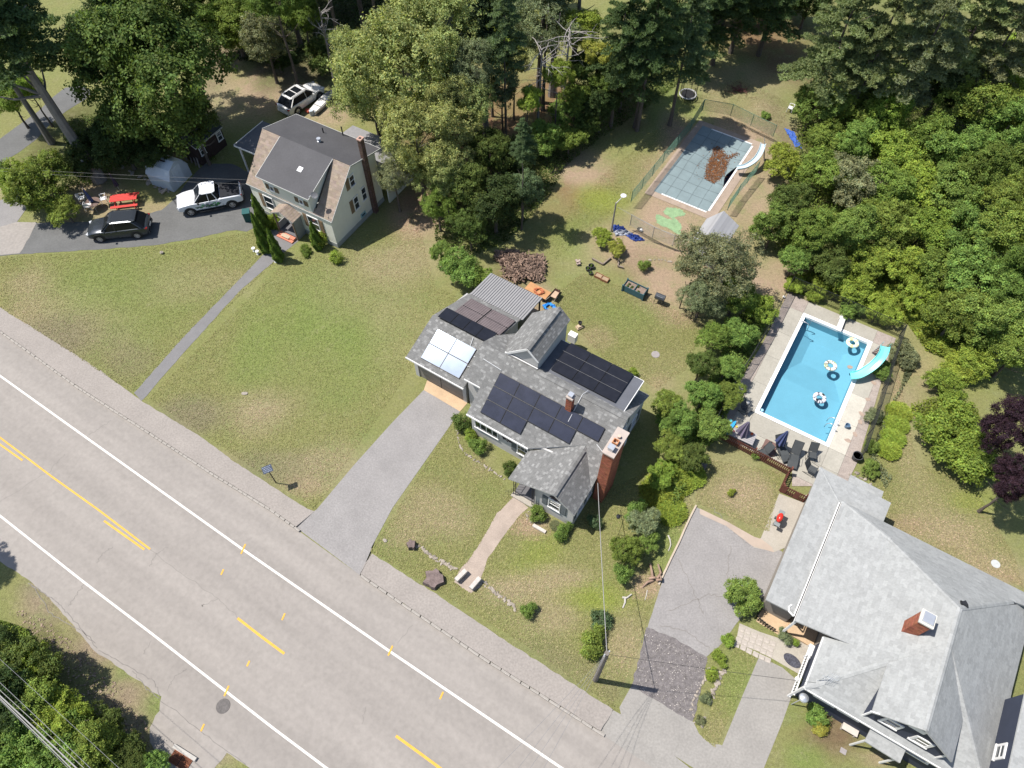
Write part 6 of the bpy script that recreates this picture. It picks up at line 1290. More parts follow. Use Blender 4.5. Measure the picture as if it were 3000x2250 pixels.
def crown(seed, R, Hh, nl, ncl, nleaf, ls, cr=.42, flat=.75, low=-.55):
    rs = np.random.RandomState(seed); lob = [(np.zeros(3), min(R, Hh)*.62)]
    for i in range(nl):
        d = rs.normal(size=3); d /= np.linalg.norm(d); d[2] = d[2]*.8+.1; k = rs.uniform(.42, .74); lob.append((d*np.array([R, R, Hh])*k*rs.uniform(.8,1.25), rs.uniform(.16, .42)*R))
    C = []; tries = 0
    while len(C) < ncl and tries < ncl*30:
        tries += 1; c, r = lob[rs.randint(len(lob))]; d = rs.normal(size=3); d /= np.linalg.norm(d)
        if d[2] < low: continue
        p = c+d*r*rs.uniform(.72, 1.22)
        if any(np.linalg.norm(p-c2) < r2*.70 for c2, r2 in lob if c2 is not c): continue
        C.append(np.r_[p, d])
    C = np.array(C); n = len(C)*nleaf; idx = np.repeat(np.arange(len(C)), nleaf); g = rs.normal(size=(n, 3))*cr*.55
    g[:, 2] *= flat; pos = C[idx, :3]+g; clv = rs.uniform(.62, 1.38, len(C))[idx]
    nrm = C[idx, 3:]*.8+rs.normal(size=(n, 3))*.6+np.array([0, 0, .55]); s = ls*rs.uniform(.7, 1.3, n)
    return leaf_mesh('crown', pos, nrm, s, s*.62, cols(rs, n, clv), rs=rs)
def pine(seed, R, Hh, nb=90, base=-1.0):
    rs = np.random.RandomState(seed); P_, A_, Nn, cl = [], [], [], []
    for i in range(nb):
        t = rs.uniform(0, 1)**.85; z = -Hh+2*Hh*t; L = R*((1-t)**.65*.95+.10)*rs.uniform(.65, 1.1); az = rs.uniform(0, 6.283); dr = rs.uniform(-.10, .22); cv = rs.uniform(.75, 1.3)
        u = np.array([math.cos(az), math.sin(az), dr]); side = np.array([-math.sin(az), math.cos(az), 0]); k = max(3, int(L/.22))
        for j in range(k):
            f = (j+1)/k
            if f < .22: continue
            wd = (1-f*.6)*L*.34
            for m in (-1, 0, 1):
                c = u*L*f+side*wd*m*rs.uniform(.3, 1)+np.array([0, 0, z-.12*L*f*f]); q = 15
                d = rs.normal(size=(q, 3)); d /= np.linalg.norm(d, axis=1, keepdims=True); d[:, 2] = np.abs(d[:, 2])*.6; d += u*.5
                d /= np.linalg.norm(d, axis=1, keepdims=True)
                P_.append(c+d*.13*rs.uniform(.6, 1.6, (q, 1))); A_.append(d); Nn.append(rs.normal(size=(q, 3))*.7+np.array([0, 0, .7])); cl.append(np.full(q, cv))
    P_ = np.vstack(P_); A_ = np.vstack(A_); Nn = np.vstack(Nn); cl = np.hstack(cl); n = len(P_)
    return leaf_mesh('needles', P_, Nn, rs.uniform(.24, .40, n), rs.uniform(.06, .11, n), cols(rs, n, cl, .08, .2), A_, rs)
def blades(seed, R, Hh, n, L=.50, W=.075, clump=12):
    rs = np.random.RandomState(seed); k = n//clump; a = rs.uniform(0, 6.283, k); r = R*np.sqrt(rs.uniform(0, 1, k)); c = np.stack([r*np.cos(a), r*np.sin(a), Hh*(1-(r/R)**2)*rs.uniform(.4, 1, k)-Hh*.5], 1)
    idx = np.repeat(np.arange(k), clump); m = len(idx); az = rs.uniform(0, 6.283, m); el = rs.uniform(.1, 1.1, m); d = np.stack([np.cos(az)*np.cos(el), np.sin(az)*np.cos(el), np.sin(el)], 1)
    pos = c[idx]+d*L*.4; nr = np.stack([-np.cos(az)*np.sin(el), -np.sin(az)*np.sin(el), np.cos(el)], 1)+rs.normal(size=(m, 3))*.25
    return leaf_mesh('blades', pos, nr, L*rs.uniform(.6, 1.3, m), W*rs.uniform(.7, 1.4, m), cols(rs, m, rs.uniform(.75, 1.25, k)[idx]), d, rs)
def column(seed, R=.5, H=3.0, n=9000):
    rs = np.random.RandomState(seed); t = rs.uniform(0, 1, n)**1.3; z = t*H; a = rs.uniform(0, 6.283, n)
    rr = R*np.minimum(1, (1-t)**.62*1.15)*np.minimum(1, .75+t*2)*(1+.13*np.sin(a*5+z*4)+.1*np.sin(a*3-z*7)); rr *= rs.uniform(.8, 1.05, n)
    pos = np.stack([rr*np.cos(a), rr*np.sin(a), z], 1); nr = np.stack([np.cos(a), np.sin(a), np.full(n, .5)], 1)+rs.normal(size=(n, 3))*.4
    return leaf_mesh('foliage', pos, nr, rs.uniform(.09, .17, n), rs.uniform(.05, .08, n), cols(rs, n, 1+.25*np.sin(a*5+z*4)), np.stack([np.zeros(n), np.zeros(n), np.ones(n)], 1)+rs.normal(size=(n, 3))*.4, rs)
CL = {  # crown library: kind -> (nominal radius, meshes)
 'L': (5.0, [crown(10+i, 5.0, 4.8, 20, 900, 52, .20, .40) for i in range(4)]),
 'M': (3.0, [crown(30+i, 3.0, 2.6, 17, 520, 42, .165, .27) for i in range(5)]),
 'A': (5.0, [crown(50+i, 5.0, 5.2, 22, 1050, 32, .185, .34, .9) for i in range(3)]),
 'S': (1.2, [crown(70+i, 1.2, 1.05, 6, 150, 34, .125, .22, .9, -.9) for i in range(4)]),
 'V': (2.2, [crown(90+i, 2.2, 1.3, 16, 420, 36, .14, .20, .8, -.2) for i in range(4)]),
 'P': (4.0, [pine(110+i, 4.0, 5.0, 95) for i in range(3)]),
 'F': (1.6, [blades(130+i, 1.6, 1.1, 5200) for i in range(2)]),
}
TINT = dict(dark=(.105,.145,.038), maple=(.130,.185,.040), mid=(.185,.245,.052), ash=(.270,.300,.110), bright=(.225,.300,.054), lime=(.262,.325,.056), gold=(.320,.310,.066),
            pine=(.100,.145,.058), blue=(.125,.178,.085), pinel=(.215,.255,.110), olive=(.205,.228,.120), purple=(.050,.027,.037), deep=(.055,.085,.028), green=(.180,.260,.062))
BARK = mat('bark', (.12,.098,.082), .95, .25, 2, bump=.8, fine=.3, stretch=(1,1,.25)); BARKP = mat('pale_bark', (.20,.18,.165), .95, .2, 2, bump=.6, fine=.2)
trd = random.Random(77); NTREE = 0
def trunk(parent, h, r, R, seed, m=None, lean=(0, 0), limbs=7):
    rd = random.Random(seed); b = MB(); n = 7; pts = [(lean[0]*(i/n)**1.3+rd.uniform(-.06,.06)*i/n*2, lean[1]*(i/n)**1.3+rd.uniform(-.06,.06)*i/n*2, h*i/n) for i in range(n+1)]
    b.tube(pts, [r*(1.25 if i == 0 else 1)*(1-.72*i/n) for i in range(n+1)], 8)
    for k in range(limbs):
        f = rd.uniform(.45, .9); i = int(f*n); p = Vector(pts[i]); a = rd.uniform(0, 6.28); L = R*rd.uniform(.45, .8)
        q = p+Vector((math.cos(a)*L, math.sin(a)*L, L*rd.uniform(.3, .9))); mid = p.lerp(q, .5)+Vector((0, 0, -.12*L)); b.tube([p, mid, q], [r*.30, r*.18, r*.05], 5)
    return b.build('trunk', m or BARK, parent)
def tree(x, y, rpx, zc, kind, tint, label, name='tree', sz=1.0, lean=(0, 0), tr=None, grp=None, loc=None, Rm=None, tk=1.0):
    global NTREE; NTREE += 1
    c = loc or D(x, y, zc); dd = math.sqrt(c[0]**2+c[1]**2+(CAM_H-zc)**2); R = Rm or rpx*dd/(FPX/1.35624)*(1.14 if kind == 'A' else 1.05)
    R0, ms = CL[kind]; t = thing(name, label, {'tree': 'tree', 'pine_tree': 'tree', 'shrub': 'shrub', 'bush': 'shrub', 'fern_clump': 'plant', 'vine_thicket': 'shrub'}.get(name, 'tree'), (c[0]-lean[0], c[1]-lean[1], 0), 0, grp)
    s = R/R0; o = link('crown' if kind != 'F' else 'blades', ms[NTREE % len(ms)], t, loc=(lean[0], lean[1], zc), rz=trd.uniform(0, 6.28)); o.scale = (s*trd.uniform(.92,1.08), s*trd.uniform(.92,1.08), s*sz)
    tc_ = TINT[tint]; k = trd.uniform(.9, 1.12); o.color = (tc_[0]*k*trd.uniform(.93,1.07), tc_[1]*k, tc_[2]*k, 1)
    if kind not in ('F',): trunk(t, zc+(R*.5 if kind == 'P' else 0), max(.04, R*.062)*tk, R, NTREE, tr, lean, 7 if R > 1.5 else 4)
    return t
T = 'tree'; S_ = 'shrub'
TL = [
 # upper left corner
 (350,165,140,7.5,'L','dark','tall dark maple filling the gap between the big pine and the cream house'), (412,262,50,4.5,'M','dark','lower skirt tree of dark leaves right above the pickup and the sheds'),
 (245,90,90,9,'L','deep','dark tree just right of the big pine trunk'), (300,20,85,10,'L','dark','broad green tree crown at the top edge left of centre'),
 (255,300,55,3.2,'M','deep','deep shaded tree behind the big leaning pine trunk'), (190,330,42,2.6,'M','deep','dark bushy tree left of the big pine trunk base'), (330,330,36,2.4,'M','deep','low dark tree behind the metal shed'),
 (88,405,58,2.2,'M','mid','rounded green tree beside the side road by the round table'), (35,385,34,1.6,'M','bright','bright bushy tree left of the rounded one by the side road'), (140,455,30,1.3,'V','mid','low spreading bush near the round table'),
 (5,370,22,1.8,'S','dark','small dark bush at the left edge by the side road'), (20,215,34,3,'M','mid','green tree at the left edge above the side road'), (60,190,30,4,'M','bright','sunlit bush between side road and big pine limbs'),
 # upper forest left of centre
 (500,45,58,3.8,'L','mid','bright topped tree left of the dirt track entrance'), (570,85,50,4.5,'M','olive','grey-green bushy tree standing over the sandy track'), (590,-10,50,9,'L','maple','tree behind the sandy track with yellowish leaf tips'),
 (655,40,38,4.5,'M','mid','narrow green tree between sandy track and forest trunks'), (520,0,50,5,'L','maple','sunlit crown at the top edge above the sandy track'), (440,20,50,5,'L','maple','crown right of the big dark maple at the top edge'),
 (600,128,34,1.4,'V','deep','low dark undergrowth at the forest edge above the white SUV'), (700,120,40,1.3,'V','dark','low shaded undergrowth above the aluminium boat'),
 # central grove
 (765,130,60,6,'A','ash','leftmost light-green crown of the grove, above the aluminium boat'), (1010,230,62,6,'A','ash','light-green crown on the right side of the central grove'), (870,150,118,8.5,'A','ash','big light-green ash crown right of the white SUV'), (800,190,70,7,'A','ash','left shoulder of the light-green grove overhanging the boat'), (955,70,80,10,'A','ash','light-green crown near the top edge of the central grove'),
 (900,300,78,6.5,'A','ash','light-green tree standing right against the cream house end'), (975,250,70,6.5,'A','ash','central light-green tree of the grove, below the blue-green pine'), (850,375,36,4,'A','olive','drooping grey-green tree by the cream house chimney'),
 (960,370,55,4.5,'A','ash','thin light tree at the lower middle of the grove'), (1020,150,55,8.5,'A','olive','grey-green crown in the upper middle of the grove'), (945,440,34,3,'A','mid','slender low tree at the lower left tip of the grove'),
 (1180,50,62,8.5,'A','olive','pale grey-green crown beside the bare dead branches'), (1110,130,34,6,'M','ash','mid-grove tree left of the dead branches'), (1250,60,45,8,'M','lime','yellow-green crown left of the dark pine wood'),
 (1140,215,32,5.5,'M','lime','bright yellow-green crown in front of the pine trunk'), (1205,165,34,6.5,'M','bright','bright small crown just below the dead branches'), (1292,115,30,7,'M','gold','golden-tipped crown right of the dead branches'),
 (1060,330,50,4.5,'M','dark','dark tree low in the grove above the woodpile'), (1010,400,52,4,'M','dark','dark round tree directly above the metal carport roof'), (1070,430,62,3.6,'M','deep','deep green tree between carport roof and shaded back lawn'),
 (1130,410,44,3.4,'M','blue','dark blue-green tree on the shaded lawn edge'), (1120,345,42,3.2,'M','deep','dark tree in the middle of the grove edge'), (1015,490,40,2.6,'M','dark','dark tree over the broad-leaved bush'),
 (1180,300,40,2.2,'M','green','rounded bright bush at the edge of the orange leaf litter'), (1230,300,34,1.9,'V','mid','brownish-green mound of vines beside the leaf litter'), (1265,265,34,1.8,'V','dark','dark thicket edge right of the vine mound'), (1220,245,34,2.2,'M','green','fern-green bush under the pine trunks'),
 # pine wood, top middle
 (1085,190,42,5,'M','olive','grey-green tree under the blue-green pine of the grove'), (1245,205,36,3.6,'M','mid','leafy small tree at the right rim of the leaf litter'), (1300,165,40,5,'M','maple','tree between the leaf litter and the dark pine wood'), (1195,60,46,6.5,'M','ash','ash-leaved crown behind the bare dead branches'), (1250,150,34,5,'M','dark','dark leafy tree beneath the golden-tipped crown'), (1060,100,44,7,'M','mid','mid-green crown hiding the top of the grove'),
 (1300,215,46,3.4,'M','deep','dark undergrowth tree under the pine wood'), (1350,160,46,4,'M','deep','dark tree at the foot of the pine wood'), (1400,120,46,5,'M','dark','dark broadleaf inside the pine wood'),
 (1480,-5,50,2.5,'M','deep','dark low tree at the top edge between the pine trunks, left'), (1545,0,48,2.5,'M','deep','dark low tree at the top edge between the pine trunks, middle'), (1620,-12,50,2.5,'M','dark','dark low tree on the top edge above the back lawn'), (1690,-15,50,2.5,'M','dark','dark low tree on the top edge, left of the feathery pines'), (1750,0,46,3,'M','deep','deep green tree on the top edge touching the feathery pine'),
 # right-hand thicket
 (1760,230,44,3,'M','green','leafy bush at the thicket corner beside the lone plastic chair'), (1835,225,46,3.2,'M','mid','second bush of the thicket, right of the corner one'), (1905,240,50,3.4,'M','bright','bright vine-covered mound at the upper thicket'),
 (1880,165,40,4,'M','olive','grey-green tree below the feathery pine'), (1960,215,42,4,'M','olive','olive tree behind the vine-covered mound'), (2035,180,52,4.5,'M','deep','deep shaded tree right of the feathery pine'),
 (2120,230,56,5,'M','mid','rounded green tree at the upper right'), (2190,150,60,6,'L','bright','sunlit large tree at the right edge, upper part'), (2180,270,48,5,'M','green','green tree on the right edge below the sunlit one'),
 (1790,300,40,2.4,'V','mid','low mounded bush beside the blue tarp'), (1850,310,44,2.8,'M','green','bush in the left part of the thicket'), (1930,320,48,3,'V','bright','vine mound in the middle of the thicket'),
 (2000,300,48,3.4,'M','mid','leafy tree in the middle of the thicket'), (2075,320,52,4,'M','green','tree right of the thicket middle'), (1690,345,36,1.5,'V','lime','bright bush beside the faded pool slide'),
 (1770,370,48,2.6,'M','mid','bush above the bare strip right of the covered pool'), (1840,395,50,3,'M','olive','grey-green bush in the left middle of the thicket'), (1915,400,52,3.2,'M','mid','large bush in the thicket centre'),
 (1990,400,50,3,'V','lime','yellow-green vines in the thicket centre'), (2060,410,50,3.4,'M','green','round crown right of the yellow-green vines'), (2140,370,54,4.5,'M','maple','darker tree toward the right edge'), (2195,430,50,5,'M','mid','tree at the right edge, middle height'),
 (1715,440,46,3,'M','dark','dark-leaved round tree right of the pool house'), (1675,485,44,2.6,'M','green','thicket tree closest to the pool house'), (1760,500,50,3,'M','mid','leafy crown in front of the thicket'),
 (1840,490,52,3.2,'M','green','big leafy crown in the lower thicket'), (1920,490,50,3,'M','mid','crown right of the big leafy one in the lower thicket'), (2000,490,52,3.2,'V','bright','sunlit vine mound in the lower right thicket'),
 (2080,500,56,3.8,'M','green','crown in the lower right thicket'), (2160,500,56,4.4,'M','mid','large crown on the lower right edge of the thicket'), (1720,560,36,2,'V','green','low bush at the thicket foot, right of the bare ground'),
 (1800,570,44,2,'V','dark','dark hollow bush at the thicket foot'), (1880,570,44,1.8,'V','bright','bright vines at the thicket foot'), (1960,570,46,1.8,'V','lime','yellow-green vine patch above the weeds'), (2040,590,50,2.4,'M','mid','bush above the right lawn corner'),
 (2110,600,58,3.6,'M','green','large bush over the right lawn corner'), (2190,600,60,4.4,'L','maple','dark crown on the right edge above the purple tree'), (2070,680,52,2.6,'M','mid','overhanging leafy tree at the far end of the right lawn'),
 (2150,690,60,3.4,'M','green','leafy tree left of the right edge, above the round forsythia'), (2200,760,50,3,'M','mid','bush on the right edge above the purple tree'), (2100,770,40,1.2,'V','bright','low bright vines between round bush and tree'), (1990,640,40,1.2,'V','lime','low yellow-green weeds beside the right lawn'),
 # pool edge and hedge between the lots
 (1550,575,78,3.6,'A','olive','olive-green airy tree standing alone in front of the pool house'), (1520,640,46,2.4,'A','olive','lower left part of the airy olive tree group'), (1590,640,44,2.2,'M','mid','green tree right below the olive one'),
 (1640,665,38,1.3,'V','bright','bright creeper beside the black pool fence'), (1600,720,37,1.5,'V','green','hedge bush along the black fence, upper'), (1545,730,34,1.7,'V','mid','hedge bush below the olive tree'),
 (1570,790,37,1.8,'V','green','hedge bush along the black fence, middle'), (1515,790,37,2,'M','dark','dark hedge bush beside the back lawn'), (1520,850,39,2,'M','green','hedge tree with a broken pale limb'), (1570,850,34,1.6,'V','mid','hedge bush touching the pool fence'),
 (1450,870,36,1.3,'V','mid','thin bush reaching toward the flat dormer corner'), (1480,910,39,1.8,'M','green','bush behind the end of the hedge row'), (1540,920,39,1.7,'V','green','bush at the left end of the picket fence'), (1450,960,34,1.5,'V','mid','bush beside the shadow of the grey house'),
 (1500,980,36,1.4,'V','dark','bush above the small wooden pallet'), (1430,1030,34,1.1,'V','bright','bright bush near the tip of the chimney shadow'),
 (1395,1125,34,1.3,'V','olive','grey-green bush with bare twigs beside the front lawn'), (1350,1190,38,1.3,'M','mid','round leafy small tree on the front lawn by the asphalt drive'), (1345,1240,24,.9,'S','green','lowest dark bush of the front lawn group'), (1400,1165,26,.9,'V','green','low bush between round tree and grey-green bush'), (1372,1105,26,1,'S','green','blue-green shrub at the top of the front lawn group'),
 (2070,945,72,1.4,'V','bright','big rounded yellow-green bush on the right lawn'), (2110,985,50,1.3,'V','mid','lower half of the big rounded lawn bush'), (2150,1010,20,.6,'V','green','low green fringe below the big rounded bush'),
 (2190,930,52,5,'L','purple','dark purple-leaved tree at the right edge'), (2205,1040,46,4.5,'L','purple','lower dark purple tree at the right edge'),
 (1615,1292,44,1.0,'V','green','rounded rhododendron at the corner of the asphalt drive'),
 # small shrubs on the front lawn
 (1161,1110,21,.55,'S','green','round clipped shrub left of the front gable window'), (1216,1147,21,.5,'S','green','round clipped shrub at the right corner of the front gable'), (1289,1125,18,.5,'S','blue','blue-green shrub in the house shadow by the power line'),
 (1140,1318,19,.4,'S','green','small shrub at the end of the right stone row'), (1296,1338,25,.4,'S','blue','dark spiky low juniper above the round shrub'), (1280,1388,31,.7,'S','mid','rounded shrub beside the utility pole'),
 (1003,908,24,.75,'S','dark','dark green shrub at the front left corner of the grey house'), (1033,965,22,.45,'S','green','small green bush in the curved front bed'), (1100,1010,20,.6,'S','dark','round dark shrub beside the front porch'), (1016,935,18,.4,'S','bright','flowering plants in the bed by the driveway'),
 (1000,575,46,1.5,'V','green','broad-leaved bright green bush above the carport roof'), (960,545,30,1.3,'V','green','left half of the broad-leaved bush by the lawn'), (1035,600,30,1.2,'V','mid','lower right part of the broad-leaved bush'),
 (1300,510,22,.7,'V','lime','yellow-green bush beside the crumpled blue tarp'), (1335,535,22,.7,'V','gold','yellow-green bush over the small timber frame'), (1390,573,15,.45,'S','green','small neat round bush in the middle of the bare yard'),
 (1365,805,14,.4,'S','lime','cream-flowered hydrangea behind the flat dormer'), (1655,248,10,.3,'S','green','tiny lone sapling on the grass behind the covered pool'), (730,555,16,.5,'S','bright','little bright sapling in front of the cream house'),
 (690,515,22,.6,'S','lime','yellow-green bush right of the tall cypress by the cream house'), (588,478,22,.35,'S','lime','low bright bush left of the cream house porch'), (660,540,14,.3,'S','mid','low plants beside the cream house walk'),
 (1440,905,26,.9,'V','green','small bush against the grey house rear corner'), (1762,1545,22,.4,'S','green','bed plants with yellow flowers beside the navy house'), (1775,1570,16,.35,'S','gold','clump of yellow daisies beside the navy house'),
 (1697,1375,14,.45,'S','olive','silvery grey bush by the navy house porch'), (1722,1388,8,.35,'S','bright','small potted green plant in the porch recess'), (1730,1475,10,.3,'S','olive','small dry bush at the front corner of the navy house'),
 (1573,1380,14,.4,'S','bright','bright round shrub at the top of the planted strip'), (1555,1420,15,.35,'S','bright','middle bright shrub in the planted strip'), (1540,1460,14,.3,'S','lime','lower shrub of the planted strip'), (1525,1510,13,.2,'S','olive','pale flowering plants low in the planted strip'), (1512,1555,11,.2,'S','olive','last dry plants at the tip of the planted strip'),
 (1580,1063,9,.3,'S','lime','variegated small plant in front of the picket fence'), (1630,985,9,.3,'S','green','small shrub in front of the middle of the picket fence'),
 (1712,618,26,.5,'V','lime','bright weeds behind the far pool fence, left'), (1765,632,26,.5,'V','bright','broad-leaved weeds behind the diving board'), (1838,668,26,.5,'V','green','weeds behind the far right fence corner'), (1905,668,36,.6,'V','lime','yellow-green weeds above the right fence corner'), (1830,620,44,.9,'V','lime','mound of bright weeds right of the far fence'),
 (1955,770,30,.5,'V','olive','low weeds right of the turquoise slide'), (1905,800,22,.5,'V','green','bush outside the fence beside the turquoise slide'), (1890,900,18,.4,'V','olive','white-flowered weeds outside the right fence'), (1880,960,18,.4,'V','green','weeds outside the fence near the dark pot'), (1880,1010,20,.4,'V','green','weeds at the corner of the pale lean-to roof'),
 (2040,830,36,.9,'V','bright','weedy mound at the head of the rounded bush'), (2080,800,36,.7,'V','lime','bright ferny weeds behind the rounded bush'),
 # near left corner, across the road
 (40,1470,60,2.4,'M','dark','dark bush at the left edge across the road'), (70,1530,56,2.4,'M','mid','green bush under the overhead wires'), (150,1560,50,2.2,'M','lime','bright yellow-green bush beneath the wires'), (75,1440,40,2,'M','bright','sunlit small bush nearest the road edge'),
 (30,1600,60,2.4,'M','green','green bush at the lower left corner'), (110,1630,56,2.2,'M','green','leafy bush along the bottom edge'), (190,1620,50,2,'M','mid','bush at the bottom edge right of the wires'), (270,1640,34,1.2,'V','dark','low dark bush at the bottom edge near the drain'),
 (10,1530,60,3,'M','deep','deep green bush at the left edge under the wires'), (230,1560,34,1.2,'V','dark','low dark bush beside the rocky verge'), (330,1655,30,.9,'V','green','small bush touching the storm drain'), (10,1400,40,2.2,'M','deep','dark bush on the left edge below the tree shadow'),
]
for x, y, rp, zc, k, ti, lab in TL:
    nm = 'tree' if k in ('L', 'A') or (k == 'M' and zc >= 2.6) else 'shrub'
    tree(x, y, rp, zc, k, ti, lab, nm, sz={'V': .9}.get(k, 1.25 if ti == 'purple' else 1.0))
# pines: the big leaning one and the wood at the top
b_ = P(294, 529)
tree(0, 0, 0, 15.5, 'P', 'pine', 'huge pine with a thick grey trunk leaning over the side road', 'pine_tree', loc=(b_[0]-2.6, b_[1]+2.6, 0), Rm=5.3, lean=(-2.6, 2.6), tr=BARKP, tk=1.5)
tree(0, 0, 0, 13, 'P', 'pine', 'pine crown joined to the big leaning pine, left fork', 'pine_tree', loc=(b_[0]-6.0, b_[1]+5, 0), Rm=4.5, tr=BARKP)
for i, (x, y, h, R) in enumerate([(650,30,15,3.6),(690,-20,17,4),(740,60,16,3.4),(790,10,18,4),(830,80,15,3.2),(870,-30,17,4),(610,-60,16,4.5),(700,-90,17,4.5),(800,-80,18,4.5),(930,-10,16,4),(560,-40,15,4),(900,-90,18,5),(1000,-60,18,5)]):
    c = D(x, y+70); tree(0, 0, 0, h, 'P', 'pine', '%s pine of the shaded top wood, %s' % (('tall','slim','old')[i % 3], ('above the sandy track','its bare trunk showing left','with a bare trunk in the dark','its trunk in the middle of the gap','its trunk right of the gap','behind the ash grove','at the far left of the pines','behind the front trunks','in the second row','behind the ash crowns','left above the track','far back behind the grove','farthest right behind the grove')[i]), 'pine_tree', loc=(c[0], c[1], 0), Rm=R)
for i, (x, y, z, rp, ti, lab) in enumerate([(1090,60,11,52,'blue','blue-green pine standing in the middle of the ash grove'),(1130,300,9,30,'blue','dark pine with a bare trunk above the leaf litter'),(1350,50,10,60,'pine','dark pine at the left end of the top pine wood'),(1420,30,11,64,'pine','dense dark pine in the top pine wood'),(1490,70,9,60,'blue','blue-green pine at the right end of the top pine wood'),
   (1540,-10,8,56,'pine','pine at the top edge beside the shaded back lawn'),(1400,100,8,50,'pine','lower front pine of the top wood'),(1590,-60,9,64,'pine','pine beyond the top edge shading the back lawn'),(1830,50,10,72,'pinel','feathery pale-green pine at the top right'),(1930,40,11,70,'pinel','second feathery pale pine at the top right'),(2030,50,11,70,'olive','grey-green pine right of the feathery pair'),
   (2130,20,11,70,'pinel','pale pine close to the top right corner'),(1700,-80,9,66,'pine','pine above the top edge right of centre'),(1880,130,7,44,'olive','small grey-green pine under the feathery pair'),(2190,60,10,60,'olive','olive pine at the right edge, topmost'),(1640,-110,10,66,'pine','dark pine beyond the top edge')]):
    tree(x, y, rp, z, 'P', ti, lab, 'pine_tree', sz=1.25)
# fern-like weeds by the small pallet and hedge, bed lilies
for i, (x, y, rp, lab) in enumerate([(1430,1060,34,'clump of arching bright ferns at the foot of the hedge'),(1462,1030,30,'ferns beside the wooden pallet'),(1450,1100,26,'lowest clump of bright ferns, nearest the front lawn'),(1490,1020,24,'fern clump touching the pallet corner'),(1944,888,17,'yellow-green iris row on the right lawn, topmost clump'),(1937,915,17,'yellow-green iris row, second clump from the top'),(1931,942,17,'yellow-green iris row, second clump from the bottom'),(1922,968,17,'yellow-green iris row on the right lawn, lowest clump'),(1200,1135,9,'tuft of brown ornamental grass between the two clipped shrubs')]):
    tree(x, y, rp*1.25, .35 if rp > 10 else .2, 'F', 'lime' if i < 8 else 'olive', lab, 'fern_clump', sz=.7)
# columnar evergreens before the cream house
cm = [column(i) for i in range(3)]
for i, (x, y, h, r, lab) in enumerate([(565,712+12,3.6,.62,'tall narrow cypress nearest the driveway corner'),(0,0,0,0,'')][:0]): pass
for i, (bx, by, tx, ty, r, lab) in enumerate([(780,675,742,572,.50,'tall cypress closest to the cream house wall, left of the porch'),(783,737,733,628,.46,'tall cypress left of the grey path'),(820,763,787,668,.42,'slim cypress right of the grey path'),(935,728,915,650,.42,'cypress right of the cream house porch')]):
    b0 = P(bx, by); best = min(((abs(J_[0]-tx)+abs(J_[1]-ty), h) for h in np.arange(1.5, 6, .1) for J_ in [(lambda w: (1500+FPX*w[0]/w[2], 1125-FPX*w[1]/w[2]))((b0[0], (np.array([0, b0[1], h-CAM_H])@UP), (np.array([0, b0[1], h-CAM_H])@FW)))]), key=lambda q: q[0])[1]
    t = thing('cypress', lab, 'tree', b0, 0, 'columnar evergreens by the cream house'); o = link('crown', cm[i % 3], t, loc=(0, 0, .1), rz=i*1.3); o.scale = (r/.5, r/.5, best/3.0); o.color = (.11, .17, .03, 1)
    b = MB(); b.tube([(0,0,0),(0,0,best*.8)], [.07,.03], 6); b.build('trunk', BARK, t)
# bare dead branches
def deadwood(name, label, base, h, seed, m=None, spread=2.2, n=16, cat='tree'):
    rd = random.Random(seed); t = thing(name, label, cat, base); b = MB()
    b.tube([(0,0,0),(.1,.1,h*.5),(.2,0,h)], [.16,.11,.05], 7); b.build('trunk', m or BARKP, t); b = MB()
    for k in range(n):
        z = h*rd.uniform(.6, 1); a = rd.uniform(0, 6.28); L = spread*rd.uniform(.5, 1); p = Vector((.15, 0, z)); pts = [p]; d = Vector((math.cos(a), math.sin(a), rd.uniform(-.1,.5)))
        for q in range(5): d = (d+Vector((rd.uniform(-.35,.35), rd.uniform(-.35,.35), rd.uniform(-.3,.2)))).normalized(); pts.append(pts[-1]+d*L/5)
        b.tube(pts, .035, 5, .008)
        for q in (2, 3, 4): e = (d+Vector((rd.uniform(-1,1), rd.uniform(-1,1), rd.uniform(-.4,.4)))).normalized(); b.tube([pts[q], pts[q]+e*L*.3], .015, 4, .005)
    b.build('dead_branches', mat('bleached_wood', (.36,.33,.31), .9, .15, 3), t, kind='stuff'); return t
c = D(1225, 80, 9); deadwood('dead_tree', 'dead tree with pale bare branches in the central grove', (c[0], c[1], 0), 10, 3, spread=3.2, n=26)
c = D(1165, 120, 8.5); deadwood('dead_tree', 'second dead tree with drooping bare twigs left of the first', (c[0], c[1], 0), 9, 8, spread=2.6, n=20)
c = D(690, 40, 7); deadwood('dead_tree', 'thin leafless tree before the shaded pine trunks', (c[0], c[1], 0), 8, 5, spread=2.2, n=16)
c = D(2190, 545, 4); deadwood('dead_tree', 'bare bleached twigs poking out at the right edge of the thicket', (c[0], c[1], 0), 4.6, 6, spread=1.6, n=12)
for (bx, by, h, r, lean) in ((1575,300,13,.30,(.4,.3)),(1617,280,14,.34,(0,.3)),(1672,272,14,.3,(.2,0)),(1425,395,11,.26,(0,.2))):
    c = P(bx, by); t = thing('pine_tree', {1575:'vine-wrapped trunk rising from the orange leaf litter',1617:'bare trunk left of centre in the leaf litter clearing',1672:'bare pine trunk at the right of the leaf litter clearing',1425:'dark bare trunk above the carport'}[bx], 'tree', c); trunk(t, h, r, 2.5, bx, BARKP if bx != 1575 else BARK, lean, 9)
    o = link('crown', CL['P'][1][bx % 3], t, loc=(lean[0], lean[1], h)); o.scale = (.6, .6, .5); o.color = (.045,.07,.035,1)
# outside the frame, for the shadow it throws on the near left edge of the road
tree(0, 0, 0, 9, 'P', 'pine', 'pine standing just outside the left edge across the road', 'pine_tree', loc=(P(-60,1640)[0]-4.6, P(-60,1640)[1]+.3, 0), Rm=2.6)
